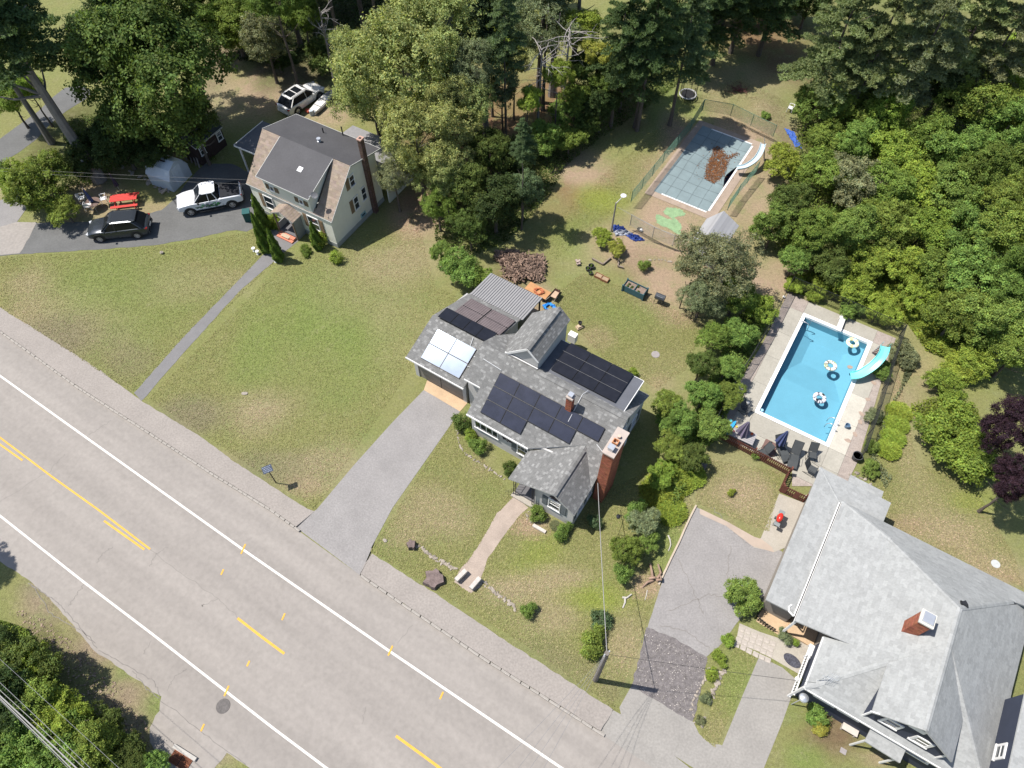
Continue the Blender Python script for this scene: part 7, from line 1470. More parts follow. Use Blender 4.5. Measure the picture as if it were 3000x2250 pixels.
# ground cover
def cover(name, poly, n, ls, tint, seed, h=.16):
    rs = np.random.RandomState(seed); xs = [p[0] for p in poly]; ys = [p[1] for p in poly]; X = rs.uniform(min(xs), max(xs), n*3); Y = rs.uniform(min(ys), max(ys), n*3); k = inq(poly, X, Y); X, Y = X[k][:n], Y[k][:n]; m = len(X)
    cl = .8+.35*np.sin(X*2.1+np.sin(Y*1.7)*2)*np.cos(Y*1.9); pos = np.stack([X, Y, rs.uniform(.0, h, m)*(1+.8*np.sin(X*1.3)*np.sin(Y*1.1))+.02], 1); nr = rs.normal(size=(m, 3))*.6+np.array([0, 0, 1])
    me = leaf_mesh(name, pos, nr, ls*rs.uniform(.6, 1.4, m), ls*.6*rs.uniform(.6, 1.4, m), cols(rs, m, np.clip(cl, .5, 1.3)), rs=rs); o = link(name, me, kind='stuff'); o.color = (*TINT[tint], 1); return o
cover('weeds', [D(*q) for q in ((1700,600),(1760,590),(1860,600),(1980,590),(2100,640),(2140,740),(2100,800),(2000,760),(1960,700),(1900,690),(1800,650),(1715,635))], 26000, .17, 'lime', 1, .3)
cover('undergrowth', [D(*q) for q in ((1650,520),(1700,400),(1730,230),(1800,180),(2212,100),(2300,300),(2300,760),(2150,700),(2000,640),(1850,600),(1720,590))], 95000, .17, 'mid', 2, 1.7)
cover('weeds', [N5(*q) for q in ((1395,470),(1450,560),(1400,760),(1330,900),(1250,1050),(1180,1300),(1280,1500),(1330,1420),(1220,1290),(1270,1150),(1330,950),(1400,800),(1500,640),(1480,520))], 7000, .13, 'olive', 3, .2)
cover('undergrowth', [D(*q) for q in ((0,1340),(60,1360),(120,1460),(200,1540),(300,1600),(340,1659),(0,1700),(-60,1500))], 22000, .16, 'mid', 4, .5)
cover('undergrowth', [D(*q) for q in ((150,260),(300,240),(430,280),(470,350),(400,330),(330,330),(280,360),(200,400),(130,420))], 12000, .16, 'dark', 5, .4)
cover('undergrowth', [D(*q) for q in ((930,440),(1010,360),(1100,300),(1230,260),(1330,200),(1480,120),(1520,140),(1400,230),(1300,300),(1220,360),(1190,420),(1100,520),(1010,560),(940,520))], 26000, .17, 'dark', 6, .4)
cover('undergrowth', [D(*q) for q in ((500,130),(600,140),(720,130),(860,120),(900,40),(1000,-20),(600,-40),(480,60))], 26000, .18, 'deep', 7, .4)
cover('hedge_understorey', [D(*q) for q in ((1640,640),(1600,680),(1540,800),(1480,920),(1430,1010),(1400,1080),(1450,1110),(1500,1010),(1560,930),(1580,870),(1660,690))], 16000, .15, 'green', 8, .5)
cover('vine_patch', [D(*q) for q in ((1960,880),(2030,860),(2100,880),(2140,940),(2150,1010),(2090,1030),(2010,960))], 6000, .15, 'lime', 9, .7)
# ------------------------------------------------------------------ yard things, street furniture
def put(b, name, m, loc, label, cat, rz=0, group=None, smooth=False):
    o = b.build(name, m, smooth=smooth); o.location = (loc[0], loc[1], loc[2] if len(loc) > 2 else 0); o.rotation_euler = (0, 0, rz); return tag(o, label, cat, group)
rd = random.Random(21)
WPC = mat('split_wood', (.215,.155,.122), .9, .25, 5, fine=.2, tint=True)
wpoly = [NG(*q) for q in ((120,110),(300,110),(520,150),(700,250),(960,220),(1060,300),(1080,420),(1010,640),(860,670),(700,690),(560,720),(400,660),(290,560),(300,430),(150,280))]
wp = thing('wood_pile', 'sprawling pile of reddish split firewood behind the metal carport roof', 'wood pile', NG(650,420)); wo = Vector(wp.location)
wms = []
for i in range(6):
    b = MB(); l, w = rd.uniform(.28,.5), rd.uniform(.06,.11); s = (.8, 1.25, .6, 1.0, 1.45, .9)[i]; c = (s, s*.95, s*.9)
    b.grid([(-l/2,-w/2,0),(l/2,-w/2,0),(l/2,w/2,0),(-l/2,w/2,0),(-l/2,0,w*.8),(l/2,0,w*.8)], [(0,3,2,1),(0,1,5,4),(2,3,4,5),(0,4,3),(1,2,5)], c); wms.append(b.mesh('split_log', WPC))
def pile_h(x, y): return .5*math.exp(-((x)**2+(y)**2)/5.0)
k = 0; stf = MB()
xs = [p[0] for p in wpoly]; ys = [p[1] for p in wpoly]
while k < 900:
    x, y = rd.uniform(min(xs), max(xs)), rd.uniform(min(ys), max(ys))
    if not inpoly(x+rd.gauss(0,.18), y+rd.gauss(0,.18), wpoly): continue
    k += 1; z = pile_h(x-wo.x, y-wo.y)*rd.uniform(.7, 1.05)+.02
    if k <= 290: o = link('split_log', wms[rd.randrange(6)], wp, loc=(x-wo.x, y-wo.y, z+.08)); o.rotation_euler = (rd.uniform(-.5,.5), rd.uniform(-.5,.5), rd.uniform(0, 6.28))
    else: s = rd.uniform(.4, 1.3); stf.obox(x-wo.x, y-wo.y, z, rd.uniform(.2,.45), rd.uniform(.05,.1), rd.uniform(.04,.08), rd.uniform(0,6.28), (s,s*.95,s*.92), rd.uniform(-.4,.4), rd.uniform(-.5,.5))
stf.build('small_pieces', WPC, wp, kind='stuff')
c = NG(930,840,.5); a = math.radians(-35); b = MB(); t = thing('plywood_table', 'orange-brown sheet of plywood on low trestles beside the woodpile', 'table', (c[0],c[1],0), a)
b.box(-.95,.95,-.42,.42,.50,.53); b.build('board', mat('plywood',(.42,.22,.10),.85,.15,2,fine=.1), t)
for x in (-.7,.7): b = MB(); b.box(x-.05,x+.05,-.38,.38,0,.50); b.build('trestle', WOODD, t)
def heap(name, mm, loc, R, z, n, label, cat, seed, r=.03, sx=1.2):
    rd = random.Random(seed); b = MB(); pts = []
    for i in range(n): a = i*.42; rr = R*(.45+.5*((i*37) % 11)/11); pts.append((rr*math.cos(a)*sx, rr*math.sin(a), z+rd.uniform(0,.10)+.05*math.sin(i*.9)))
    b.tube(pts, r, 6); return put(b, name, mm, (loc[0], loc[1], 0), label, cat, -.4)
heap('rope_heap', mat('orange_hose',(.50,.17,.08),.7,.2,5), NG(950,850,.6), .40, .56, 70, 'tangled heap of orange rope lying on the plywood board', 'rope', 2)
heap('blue_tarp', mat('blue_sheet',(.02,.22,.62),.6,.15,3), NG(1150,1150,.1), .46, .06, 40, 'twisted bright blue tarp forming a ring on the dirt by the carport', 'tarp', 5, .07, 1.25)
c = NG(1250,930,.3); t = thing('wheelbarrow', 'wheelbarrow with a dirt-filled tray between the plywood and the blue tarp', 'wheelbarrow', (c[0],c[1],0), 1.0)
b = MB(); tr_ = [(-.42,-.3,.52),(.42,-.24,.60),(.42,.24,.60),(-.42,.3,.52)]; bo = [(-.28,-.18,.28),(.25,-.15,.34),(.25,.15,.34),(-.28,.18,.28)]
b.grid(tr_+bo, [(0,1,5,4),(1,2,6,5),(2,3,7,6),(3,0,4,7),(4,5,6,7)]); b.grid(tr_+bo, [(4,5,1,0),(5,6,2,1),(6,7,3,2),(7,4,0,3)]); b.build('tray', mat('rusty_tray',(.14,.075,.055),.7,.2,4), t)
b = MB(); b.poly([(-.33,-.22,.42),(.3,-.18,.46),(.3,.18,.46),(-.33,.22,.42)]); b.build('load', mat('sandy_load',(.42,.30,.21),.95,.15,4), t)
for s in (-.22,.22): b = MB(); b.tube([(.55,0,.2),(.0,s,.27),(-.95,s*1.3,.55)], .02, 6); b.build('handle', mat('handle_wood',(.45,.38,.30),.8), t)
b = MB(); b.tube([(.55,-.04,.19),(.55,.04,.19)], .19, 14); b.build('wheel', TYRE, t)
# raised planter, smoker, pots
r6 = N6; c = r6(1475,195,.5); a = ang(r6(1382,200,.4), r6(1525,268,.4)); t = thing('raised_planter', 'long teal raised planter with weedy soil on the back lawn', 'planter', (c[0],c[1],0), a); TEAL = mat('teal_wood', (.045,.11,.13), .7, .12, 3)
Lp, Wp = 1.75, .78
for y in (-Wp/2, Wp/2-.03):
    for q in range(4): b = MB(); b.box(-Lp/2,Lp/2,y,y+.03,.06+q*.15,.06+q*.15+.14); b.build('side_board', TEAL, t)
for x in (-Lp/2, Lp/2-.03):
    for q in range(4): b = MB(); b.box(x,x+.03,-Wp/2+.03,Wp/2-.03,.06+q*.15,.06+q*.15+.14); b.build('end_board', TEAL, t)
for x in (-1,1):
    for y in (-1,1): b = MB(); b.box(x*(Lp/2)-.05,x*(Lp/2)+.05,y*(Wp/2)-.05,y*(Wp/2)+.05,0,.70); b.build('corner_post', TEAL, t)
b = MB(); b.box(-Lp/2+.04,Lp/2-.04,-Wp/2+.04,Wp/2-.04,.1,.52); b.build('soil', mat('planter_soil',(.20,.15,.12),.95,.3,5,bump=.6,fine=.3), t)
b = MB(); b.box(.02,.06,-Wp/2,Wp/2,.5,.66); b.build('divider', TEAL, t)
for i, (x, y) in enumerate(((-.55,.1),(-.25,-.1),(-.6,-.15),(.1,.2),(.4,-.2))): o = link('plant', CL['S'][1][i % 4], t, loc=(x, y, .55)); o.scale = (.12,.12,.12); o.color = (.12,.17,.05,1)
c = r6(1625,255,.6); t = thing('barrel_smoker', 'black barrel barbecue smoker on legs beside the teal planter', 'grill', (c[0],c[1],0), -.5)
b = MB(); n = 12; b.tube([(-.38,0,.72),(.38,0,.72)], .25, n); b.build('barrel', mat('smoker_black',(.05,.055,.065),.5,.1,3), t, smooth=False); b = MB(); b.tube([(-.25,-.2,.93),(.25,-.2,.93)], .015, 6); b.build('handle', METAL, t)
for x in (-.3,.3):
    for y in (-.18,.18): b = MB(); b.tube([(x,y,.55),(x*1.1,y*1.3,0)], .02, 6); b.build('leg', IRON, t)
for (x, y, r, lab) in ((1187,82,.20,'black round pot at the left of the pot group on the back lawn'),(1207,68,.23,'largest dark pot at the back of the pot group'),(1203,106,.17,'small dark pot with a green sprout in front of the pot group')):
    c = r6(x, y, .1); t = thing('plant_pot', lab, 'pot', (c[0],c[1],0)); b = MB(); b.lathe([(r*.7,0),(r,r*1.3),(r*1.05,r*1.35),(r*.9,r*1.35),(r*.88,r*1.1)], 14); b.build('pot', mat('pot_dark',(.06,.06,.065),.6), t); b = MB(); b.lathe([(0,r*1.1),(r*.9,r*1.1)], 14, cap=False); b.build('soil', mat('pot_soil2',(.10,.08,.05),.95), t)
    o = link('plant', CL['S'][1][1], t, loc=(0,0,r*1.3)); o.scale = (.11,.11,.08); o.color = (.11,.17,.04,1)
for (x, y, lab) in ((1252,122,'rusty brown planting tray, left of the pair on the back lawn'),(1291,142,'rusty brown planting tray, right of the pair on the back lawn')):
    c = r6(x, y, .1); t = thing('plant_tray', lab, 'tray', (c[0],c[1],0), -.55); m = mat('rusty_tray2',(.24,.11,.055),.85,.15,4); b = MB(); w, l = .22,.30
    b.box(-l,l,-w,-w+.03,0,.22); b.box(-l,l,w-.03,w,0,.22); b.box(-l,-l+.03,-w+.03,w-.03,0,.22); b.box(l-.03,l,-w+.03,w-.03,0,.22); b.build('box', m, t); b = MB(); b.box(-l+.03,l-.03,-w+.03,w-.03,0,.16); b.build('soil', mat('tray_soil',(.30,.22,.14),.95,.2,4), t)
c = r6(1133,45,.1); b = MB(); 
for k in range(5): b.obox(rd.uniform(-.2,.2), rd.uniform(-.12,.12), .08+k*.03, .32, .16, .1, rd.uniform(0,3))
put(b, 'block_stack', mat('pinkish_block',(.36,.28,.24),.9,.2,4), c, 'small stack of pale blocks on the lawn left of the pots', 'blocks')
c = r6(1135,430,.15); t = thing('stump_seat', 'pale timber block with a round black pot on it behind the house', 'block', (c[0],c[1],0), .5)
b = MB(); b.box(-.24,.24,-.18,.18,0,.16); b.box(-.18,.18,-.12,.14,.17,.28); b.build('block', mat('pale_block',(.45,.35,.24),.9,.12,3), t)
c2 = r6(1140,405,.45); b = MB(); b.lathe([(.10,0),(.15,.14),(.15,.22),(.12,.22),(.10,.12)], 14); put(b, 'black_pot', PLB, (c2[0],c2[1],.29), 'round black pot sitting on the pale timber block', 'pot')
c = r6(1088,512,3.0); c = r6(1092,515,.8); b = MB(); b.box(-.3,.3,-.22,.22,0,.8); put(b, 'ac_condenser', TRIM, c, 'white cooling unit against the rear wall beside the tall gable', 'air conditioner', AA)
c = N6(1598,598,.02); b = MB(); b.lathe([(.0,.02),(.30,.02),(.31,.0)], 20, cap=False); put(b, 'septic_cover', mat('lid_concrete',(.27,.245,.24),.9,.1,4), c, 'round grey concrete lid in the back lawn', 'lid')
c = NM(1398,492,.02); b = MB(); b.lathe([(.0,.03),(.26,.03),(.27,.0)], 20, cap=False); put(b, 'septic_cover', mat('lid_white',(.42,.43,.42),.9,.06,4), c, 'round white concrete lid in the right lawn', 'lid')
# timber frames, posts, tarps
for (pts, lab) in (([(200,1325),(275,1365),(330,1320)],'L-shaped timber garden edging on the bare yard'),([(385,1330),(380,1378),(418,1388)],'small dark timber corner under the yellow-green bush')):
    q = [N4(*p, .06) for p in pts]; t = thing('timber_edging', lab, 'timber edging', q[0])
    for a, e in zip(q, q[1:]): b = MB(); b.bar((a[0]-q[0][0],a[1]-q[0][1],.07),(e[0]-q[0][0],e[1]-q[0][1],.07),.10,.14); b.build('timber', mat('edging_timber',(.20,.16,.13),.9,.15,3), t)
def cloth(name, pts, m, label, seed, h=.3, nn=16, cat='tarp'):
    rd = random.Random(seed); q = [Vector(p) for p in pts]; o = q[0]; b = MB(); vs = []
    for i in range(nn+1):
        for j in range(nn+1):
            u, v = i/nn, j/nn; p = q[0]*(1-u)*(1-v)+q[1]*u*(1-v)+q[2]*u*v+q[3]*(1-u)*v-o; e = min(u,1-u,v,1-v)
            vs.append((p.x+rd.uniform(-.05,.05), p.y+rd.uniform(-.05,.05), .03+h*abs(math.sin(u*9+seed)*math.cos(v*7+u*4))*min(1,e*6)+rd.uniform(0,.05)))
    b.grid(vs, [(i*(nn+1)+j,(i+1)*(nn+1)+j,(i+1)*(nn+1)+j+1,i*(nn+1)+j+1) for i in range(nn) for j in range(nn)])
    return put(b, name, m, o, label, cat)
BT = mat('navy_tarp',(.02,.045,.20),.55,.2,3)
cloth('blue_tarp', [NB(280,715),NB(470,715),NB(600,800),NB(440,820)], BT, 'crumpled dark blue tarp, the half nearest the yellow-green bushes', 1)
cloth('grey_tarp', [NB(90,650),NB(300,640),NB(430,700),NB(130,735)], mat('grey_tarp',(.30,.32,.37),.6,.15,3), 'crumpled grey tarp side at the foot of the floodlight pole', 4, .25)
cloth('blue_tarp', [NB(100,545),NB(250,600),NB(320,650),NB(80,640)], BT, 'dark blue tarp bunched against the pole base under the mesh fence', 7)
cloth('blue_tarp', [N4(1530,415),N4(1600,445),N4(1660,560),N4(1610,545)], mat('bright_tarp',(.04,.10,.36),.6,.2,3), 'long strip of blue tarp on the grass near the lone plastic chair', 9, .15)
b0 = NB(60,650,0); t = thing('floodlight_pole', 'wooden pole with a round white floodlight at the corner of the mesh fence', 'light pole', b0)
b = MB(); b.tube([(0,0,0),(.02,0,3.1)], .08, 8, .06); b.build('pole', mat('grey_pole',(.26,.235,.21),.9,.15,3), t); b = MB(); b.tube([(0,0,3.0),(.55,.5,3.3)], .035, 6); b.build('arm', mat('pale_arm',(.5,.48,.45)), t)
b = MB(); b.lathe([(0,.06),(.22,.02),(.24,0),(0,-.02)], 16, cap=False); o = b.build('lamp_head', mat('lamp_white',(.60,.58,.62),.6), t); o.location = (.62,.55,3.35)
for (bx, by, h, lab) in ((NY(388,285), 0, 2.6, 'taller dark clothes-line post at the corner of the bare yard'), (NY(478,370), 0, 1.6, 'shorter dark clothes-line post beside the olive tree')):
    t = thing('clothes_post', lab, 'post', bx); b = MB(); b.tube([(0,0,0),(0,0,h)], .05, 8); b.build('post', mat('dark_post',(.09,.07,.055),.85), t); b = MB(); b.bar((0,0,h*.98),(.0,.45,h*.98),.04); b.build('arm', mat('dark_post',(.09,.07,.055)), t)
c = N4(865,185,.3); t = thing('trampoline', 'small dark round trampoline with a safety net and pale front rim in the shade', 'trampoline', (c[0],c[1],0)); R = .78
b = MB(); b.lathe([(0,.40),(R*.85,.40)], 20, cap=False); b.build('mat', PLB, t); b = MB(); b.tube([(R*math.cos(i*.314),R*math.sin(i*.314),.40) for i in range(20)], .07, 6, closed=True); b.build('rim', mat('pale_rim',(.45,.45,.45)), t)
for k in range(6): a = k*1.047; b = MB(); b.tube([(R*math.cos(a),R*math.sin(a),0),(R*math.cos(a),R*math.sin(a),1.5)], .025, 6); b.build('net_pole', IRON, t)
b = MB()
for k in range(48): a = k*.131; b.bar((R*math.cos(a),R*math.sin(a),.42),(R*math.cos(a+.13),R*math.sin(a+.13),1.45),.01)
b.build('safety_net', IRON, t, kind='stuff')
c = N4(1225,165); b = MB()
for k in range(70): a = rd.uniform(0,6.28); r = abs(rd.gauss(0,.5)); x, y = r*math.cos(a)*1.3, r*math.sin(a); l = rd.uniform(.3,.9); e = rd.uniform(0,3.14); b.tube([(x,y,rd.uniform(.02,.3)),(x+l*math.cos(e),y+l*math.sin(e),rd.uniform(.05,.4))], .015, 4)
put(b, 'brush_pile', mat('reddish_twigs',(.13,.05,.045),.9,.3,5), c, 'low pile of reddish brushwood on the grass behind the covered pool', 'brush pile')['kind'] = 'stuff'
# front lawn of the grey house
def stump(name, px, r, h, label, seed, m):
    c = NF(*px); rd = random.Random(seed); t = thing(name, label, 'tree stump', c); n = 18; b = MB(); rr = [r*(1+.18*math.sin(i*1.9+seed)+rd.uniform(-.08,.08)) for i in range(n)]
    vs = [(rr[i]*1.1*math.cos(i*6.283/n), rr[i]*1.1*math.sin(i*6.283/n), 0) for i in range(n)]+[(rr[i]*.97*math.cos(i*6.283/n), rr[i]*.97*math.sin(i*6.283/n), h+rd.uniform(-.02,.02)) for i in range(n)]
    b.grid(vs, [(i,(i+1)%n,n+(i+1)%n,n+i) for i in range(n)]); b.build('side', m, t); b = MB(); b.grid(vs[n:]+[(0,0,h+.01)], [(i,(i+1)%n,n) for i in range(n)]); b.build('cut_face', mat('cut_wood',(.165,.125,.115),.95,.35,3,bump=1,fine=.3), t)
stump('tree_stump', (525,590), .55, .38, 'very wide flat-cut brown stump near the pavement', 1, mat('stump_bark',(.11,.085,.075),.95,.3,4,bump=1))
stump('tree_stump', (372,355), .27, .42, 'small round dark stump at the end of the left stone row', 4, mat('stump_bark',(.11,.085,.075)))
STN = mat('field_stone', (.30,.265,.225), .95, .2, 4, bump=.6, fine=.15, tint=True)
stm = []
for i in range(7):
    b = MB(); s = rd.uniform(.8,1.2); b.blob(0,0,0,.14*rd.uniform(.8,1.3),.10*rd.uniform(.8,1.2),.085,i+40,.22,(s,s*.98,s*.95),7,4); stm.append(b.mesh('stone', STN))
def stone_row(name, pts, label, cat, sp=.20, wd=.10, sc=1.0, seed=1, rows=1, z=.03):
    rd = random.Random(seed); t = thing(name, label, cat, pts[0]); o = pts[0]
    for a, e in zip(pts, pts[1:]):
        L0 = dist(a, e); n = max(1, int(L0/sp))
        for k in range(n):
            for r_ in range(rows):
                f = (k+rd.uniform(-.2,.2))/n; q = link('stone', stm[rd.randrange(7)], t, loc=(a[0]+(e[0]-a[0])*f-o[0]+rd.uniform(-wd,wd), a[1]+(e[1]-a[1])*f-o[1]+rd.uniform(-wd,wd), z), rz=rd.uniform(0,6.28)); s = sc*rd.uniform(.55,1.3); q.scale = (s*rd.uniform(.8,1.5),s,s*.7)
    return t
stone_row('stone_row', [NF(410,352),NF(470,400),NF(560,460),NF(680,522)], 'row of pale stones from the small stump to the walk', 'stone border', .15, .09, .85, 1, 2)
stone_row('stone_row', [NF(855,600),NF(920,655),NF(1010,720),NF(1110,800)], 'row of pale stones from the walk down to the small shrub', 'stone border', .15, .09, .85, 2, 2)
stone_row('stone_row', [N6(395,1045),N6(398,1120),N6(425,1185),N6(480,1230),N6(560,1275),N6(620,1315),N6(690,1365)], 'curved stone edging of the planting bed before the grey house', 'stone border', .19, .03, .62, 3)
stone_row('stone_row', [NF(1180,120),NF(1170,170),NF(1215,210)], 'few stones edging the bed beside the concrete walk', 'stone border', .2, .04, .7, 4)
stone_row('stone_row', [N1(795,1085),N1(830,1110),N1(870,1125),N1(910,1145),N1(950,1165),N1(990,1200)], 'line of shaded boulders left of the metal shed', 'stone border', .42, .10, 2.0, 5)
stone_row('stone_row', [N1(1010,1215),N1(1060,1235),N1(1110,1250)], 'boulders under the front edge of the metal shed', 'stone border', .35, .10, 1.7, 6)
stone_row('stone_row', [N1(520,1275),N1(440,1305),N1(400,1325)], 'three grey boulders left of the round table', 'stone border', .8, .1, 2.0, 7)
stone_row('stone_row', [NJ(700,0),NJ(640,130),NJ(560,260),NJ(500,420),NJ(440,560),NJ(400,700)], 'pinkish stone edging on the lawn side of the planted strip', 'stone border', .19, .08, .95, 8, 2)
stone_row('stone_row', [NJ(340,850),NJ(300,980),NJ(290,1100)], 'lower pinkish stones at the tip of the planted strip', 'stone border', .19, .09, 1.0, 9, 2)
stone_row('stone_row', [NJ(440,30),NJ(330,260),NJ(240,430),NJ(180,560),NJ(150,720),NJ(200,920),NJ(240,1050)], 'pale stone edging between gravel and the planted strip', 'stone border', .22, .04, .7, 10)
stone_row('stone_row', [N4(600,1335),N4(690,1330),N4(770,1350)], 'faint arc of flat stones on the bare yard behind the planter', 'stone border', .3, .06, .8, 11)
stone_row('stone_row', [NY(465,235),NY(490,262)], 'two pale rocks at the foot of the olive tree', 'rocks', .5, .05, 1.8, 12)
stone_row('stone_row', [N5(1040,1410),N5(1090,1400),N5(1150,1440),N5(1210,1490)], 'rocks along the bank beside the pale lean-to roof', 'rocks', .25, .1, 1.2, 13)
bd = MB(); q = [NR(1065,485),NR(1000,610),NR(940,740),NR(880,880),NR(800,1040),NR(730,1190),NR(660,1340)]; t = thing('timber_kerb', 'weathered pale timber edging along the left side of the asphalt drive', 'edging', q[0])
for a, e in zip(q, q[1:]): b = MB(); b.bar((a[0]-q[0][0],a[1]-q[0][1],.05),((e[0]-q[0][0])*.99+(a[0]-q[0][0])*.01,(e[1]-q[0][1]),.05),.11,.12); b.build('timber', mat('pale_timber',(.42,.35,.27),.9,.15,3), t)
GRN = mat('granite_slab', (.46,.42,.38), .9, .15, 5, bump=.4, fine=.2)
for (a, e, lab) in ((NF(678,598,.2),NF(735,542,.2),'left pale granite slab at the foot of the concrete walk'),(NF(780,655,.2),NF(832,595,.2),'right pale granite slab at the foot of the concrete walk')):
    b = MB(); L0 = dist(a, e); b.box(0,L0+.15,-.13,.13,0,.26); put(b, 'granite_slab', GRN, a, lab, 'granite block', ang(a, e))
a, e = NF(1212,212), NF(1300,262); b = MB(); b.box(0,dist(a,e),-.1,.1,0,.14); put(b, 'granite_edging', GRN, a, 'pale granite edging piece between the two clipped shrubs', 'edging stone', ang(a, e))
# drift wood, sticks
DW = mat('driftwood', (.42,.39,.35), .9, .15, 4)
def sticks(name, label, loc, segs, r, m=DW, cat='driftwood'):
    o = Vector(loc); b = MB()
    for s in segs: b.tube([Vector(p)-Vector((o.x,o.y,0)) for p in s], [r*(1-.55*i/len(s)) for i in range(len(s))], 6)
    return put(b, name, m, (o.x,o.y,0), label, cat)
sticks('driftwood', 'forked piece of pale driftwood on the front lawn', NR(320,1480), [[NR(270,1475,.06),NR(320,1478,.1),NR(370,1440,.1)],[NR(300,1480,.08),NR(300,1530,.05),NR(275,1590,.03)]], .07)
sticks('driftwood', 'curved grey branch lying on the grass by the asphalt drive', NR(785,890), [[NR(765,805,.05),NR(785,850,.08),NR(793,910,.08),NR(768,975,.04)]], .05)
sticks('root_stump', 'upturned root stump with pale curved roots by the asphalt drive', NR(610,1270), [[NR(600,1280,.2),NR(590,1200,.3),NR(572,1110,.1)],[NR(640,1280,.2),NR(685,1210,.3),NR(655,1115,.3)],[NR(600,1290,.1),NR(540,1310,.2),NR(485,1365,.03)],[NR(640,1290,.2),NR(690,1280,.4),NR(680,1240,.5)],[NR(560,1270,.2),NR(620,1260,.35),NR(660,1280,.2)]], .09, mat('root_wood',(.28,.19,.14),.9,.25,4), 'tree stump')
sticks('driftwood', 'small pale twig in the grass below the root stump', NR(525,1490), [[NR(540,1395,.03),NR(530,1450,.03),NR(515,1505,.03)]], .03)
t0 = NY(575,1550); t = thing('plank_stack', 'weathered grey planks stacked on the grass beside the bright ferns', 'planks', t0, ang(NY(555,1600), NY(600,1500)))
for k in range(6): b = MB(); b.box(-.62+rd.uniform(-.05,.05),.62+rd.uniform(-.05,.05),-.28+k*.095,-.20+k*.095,.02+.03*(k%2),.10+.03*(k%2)); b.build('plank', mat('grey_plank',(.20,.17,.16),.9,.2,3), t)
b = MB(); b.box(-.66,.66,.33,.42,.0,.09); b.build('plank', mat('pale_timber',(.42,.35,.27)), t)
# posts and signs
a0 = NW(1790,1470); t = thing('post_sign', 'small dark lettered sign on a thin post at the lawn edge by the pavement', 'sign', a0, 0)
b = MB(); b.tube([(0,0,0),(0,0,2.0)], .035, 8); b.build('post', IRON, t)
hd = NW(1717,1375,2.25); b = MB(); b.obox(0,0,0,.62,.46,.04); o = b.build('panel', mat('sign_navy',(.035,.05,.085),.5,.1,3), t); o.location = (hd[0]-a0[0]+.1, hd[1]-a0[1], 2.1); o.rotation_euler = (.35,.0,.45)
b = MB()
for r_ in range(4):
    x = -.25
    while x < .22: l = rd.uniform(.03,.09); b.box(x, x+l, .14-r_*.10, .165-r_*.10, .021, .024); x += l+.03
b.build('print', mat('sign_print',(.38,.42,.5),.6), o, kind='stuff')
b = MB(); b.tube([(hd[0]-a0[0]+.1,hd[1]-a0[1],2.05),(0,0,1.95)], .02, 6); b.build('bracket', IRON, t)
pb = P(1744,1992); PT = Vector((P(1778,1914,6.46)[0], P(1778,1914,6.46)[1], 6.46)); t = thing('utility_pole', 'wooden utility pole at the lawn corner with wires to the house', 'utility pole', pb)
b = MB(); b.tube([(0,0,0),(PT.x-pb[0],PT.y-pb[1],6.5)], .15, 12, .12); b.build('pole', mat('pole_wood',(.17,.15,.13),.95,.25,2,bump=.6,fine=.2,stretch=(6,6,.6)), t)
b = MB(); b.obox(PT.x-pb[0],PT.y-pb[1],6.2,.34,.06,.10,.6); b.build('bracket', METAL, t)
for k in (-1,1): b = MB(); b.lathe([(.03,0),(.05,.05),(.03,.10)], 8, PT.x-pb[0]+.12*k, PT.y-pb[1]+.08*k, 6.48); b.build('insulator', METAL, t)
WIRE = mat('cable_grey',(.20,.20,.21),.5,.05,3); WIREW = mat('cable_pale',(.30,.29,.28),.5,.05,3); WIRED = mat('cable_black',(.03,.03,.03),.6)
def wire(label, a, e, sag, r, m=WIRE, n=14, grp=None):
    a, e = Vector(a), Vector(e); b = MB(); pts = [a.lerp(e, i/n)+Vector((0,0,-4*sag*(i/n)*(1-i/n)))-a for i in range(n+1)]; b.tube(pts, r, 5); return put(b, 'overhead_wire', m, a, label, 'wire', 0, grp)
wire('pale service cable from the utility pole up to the grey house chimney corner', PT, N6(1247,1380,3.4), .12, .020, WIREW)
for k, (x, y) in enumerate(((1560,2310),(1500,2330),(1440,2350),(1380,2330))): wire(('first','second','third','fourth')[k]+' thin wire from the utility pole crossing the road, counted from the right', PT+Vector((0,0,-.06*k)), P(x, y, 8.2), .25, .007, WIRE, grp='wires from the utility pole across the road')
wire('thin wire from the utility pole toward the navy house corner', PT+Vector((0,0,-.15)), NK(1330,1385,4.2), .2, .010, WIRED)
for k in range(6): wire(('top','second','third','fourth','fifth','lowest')[k]+' cable of the roadside bundle over the near left bushes', NL(-60+0*k,900+[0,150,200,235,250,260][k],7.5-.12*k), NL([880,690,650,600,560,560][k],[1760,1760,1760,1760,1760,1780][k],7.5-.12*k), .05, (.008,.012,.012,.030,.022,.012)[k], (WIRE,WIRE,WIREW,WIREW,WIREW,WIRE)[k], grp='cable bundle over the near left bushes')
for k in range(2): wire(('upper','lower')[k]+' thin wire strung over the dark drive to the cream house', N1(-40,1085+k*20,3.6), N1(1590,1165+k*28,3.4), .12, .005, WIREW, grp='wires to the cream house')
wire('thin wire from the floodlight pole along the mesh fence', NB(160,260,2.8), NB(1330,855,1.3), .05, .012, WIREW)
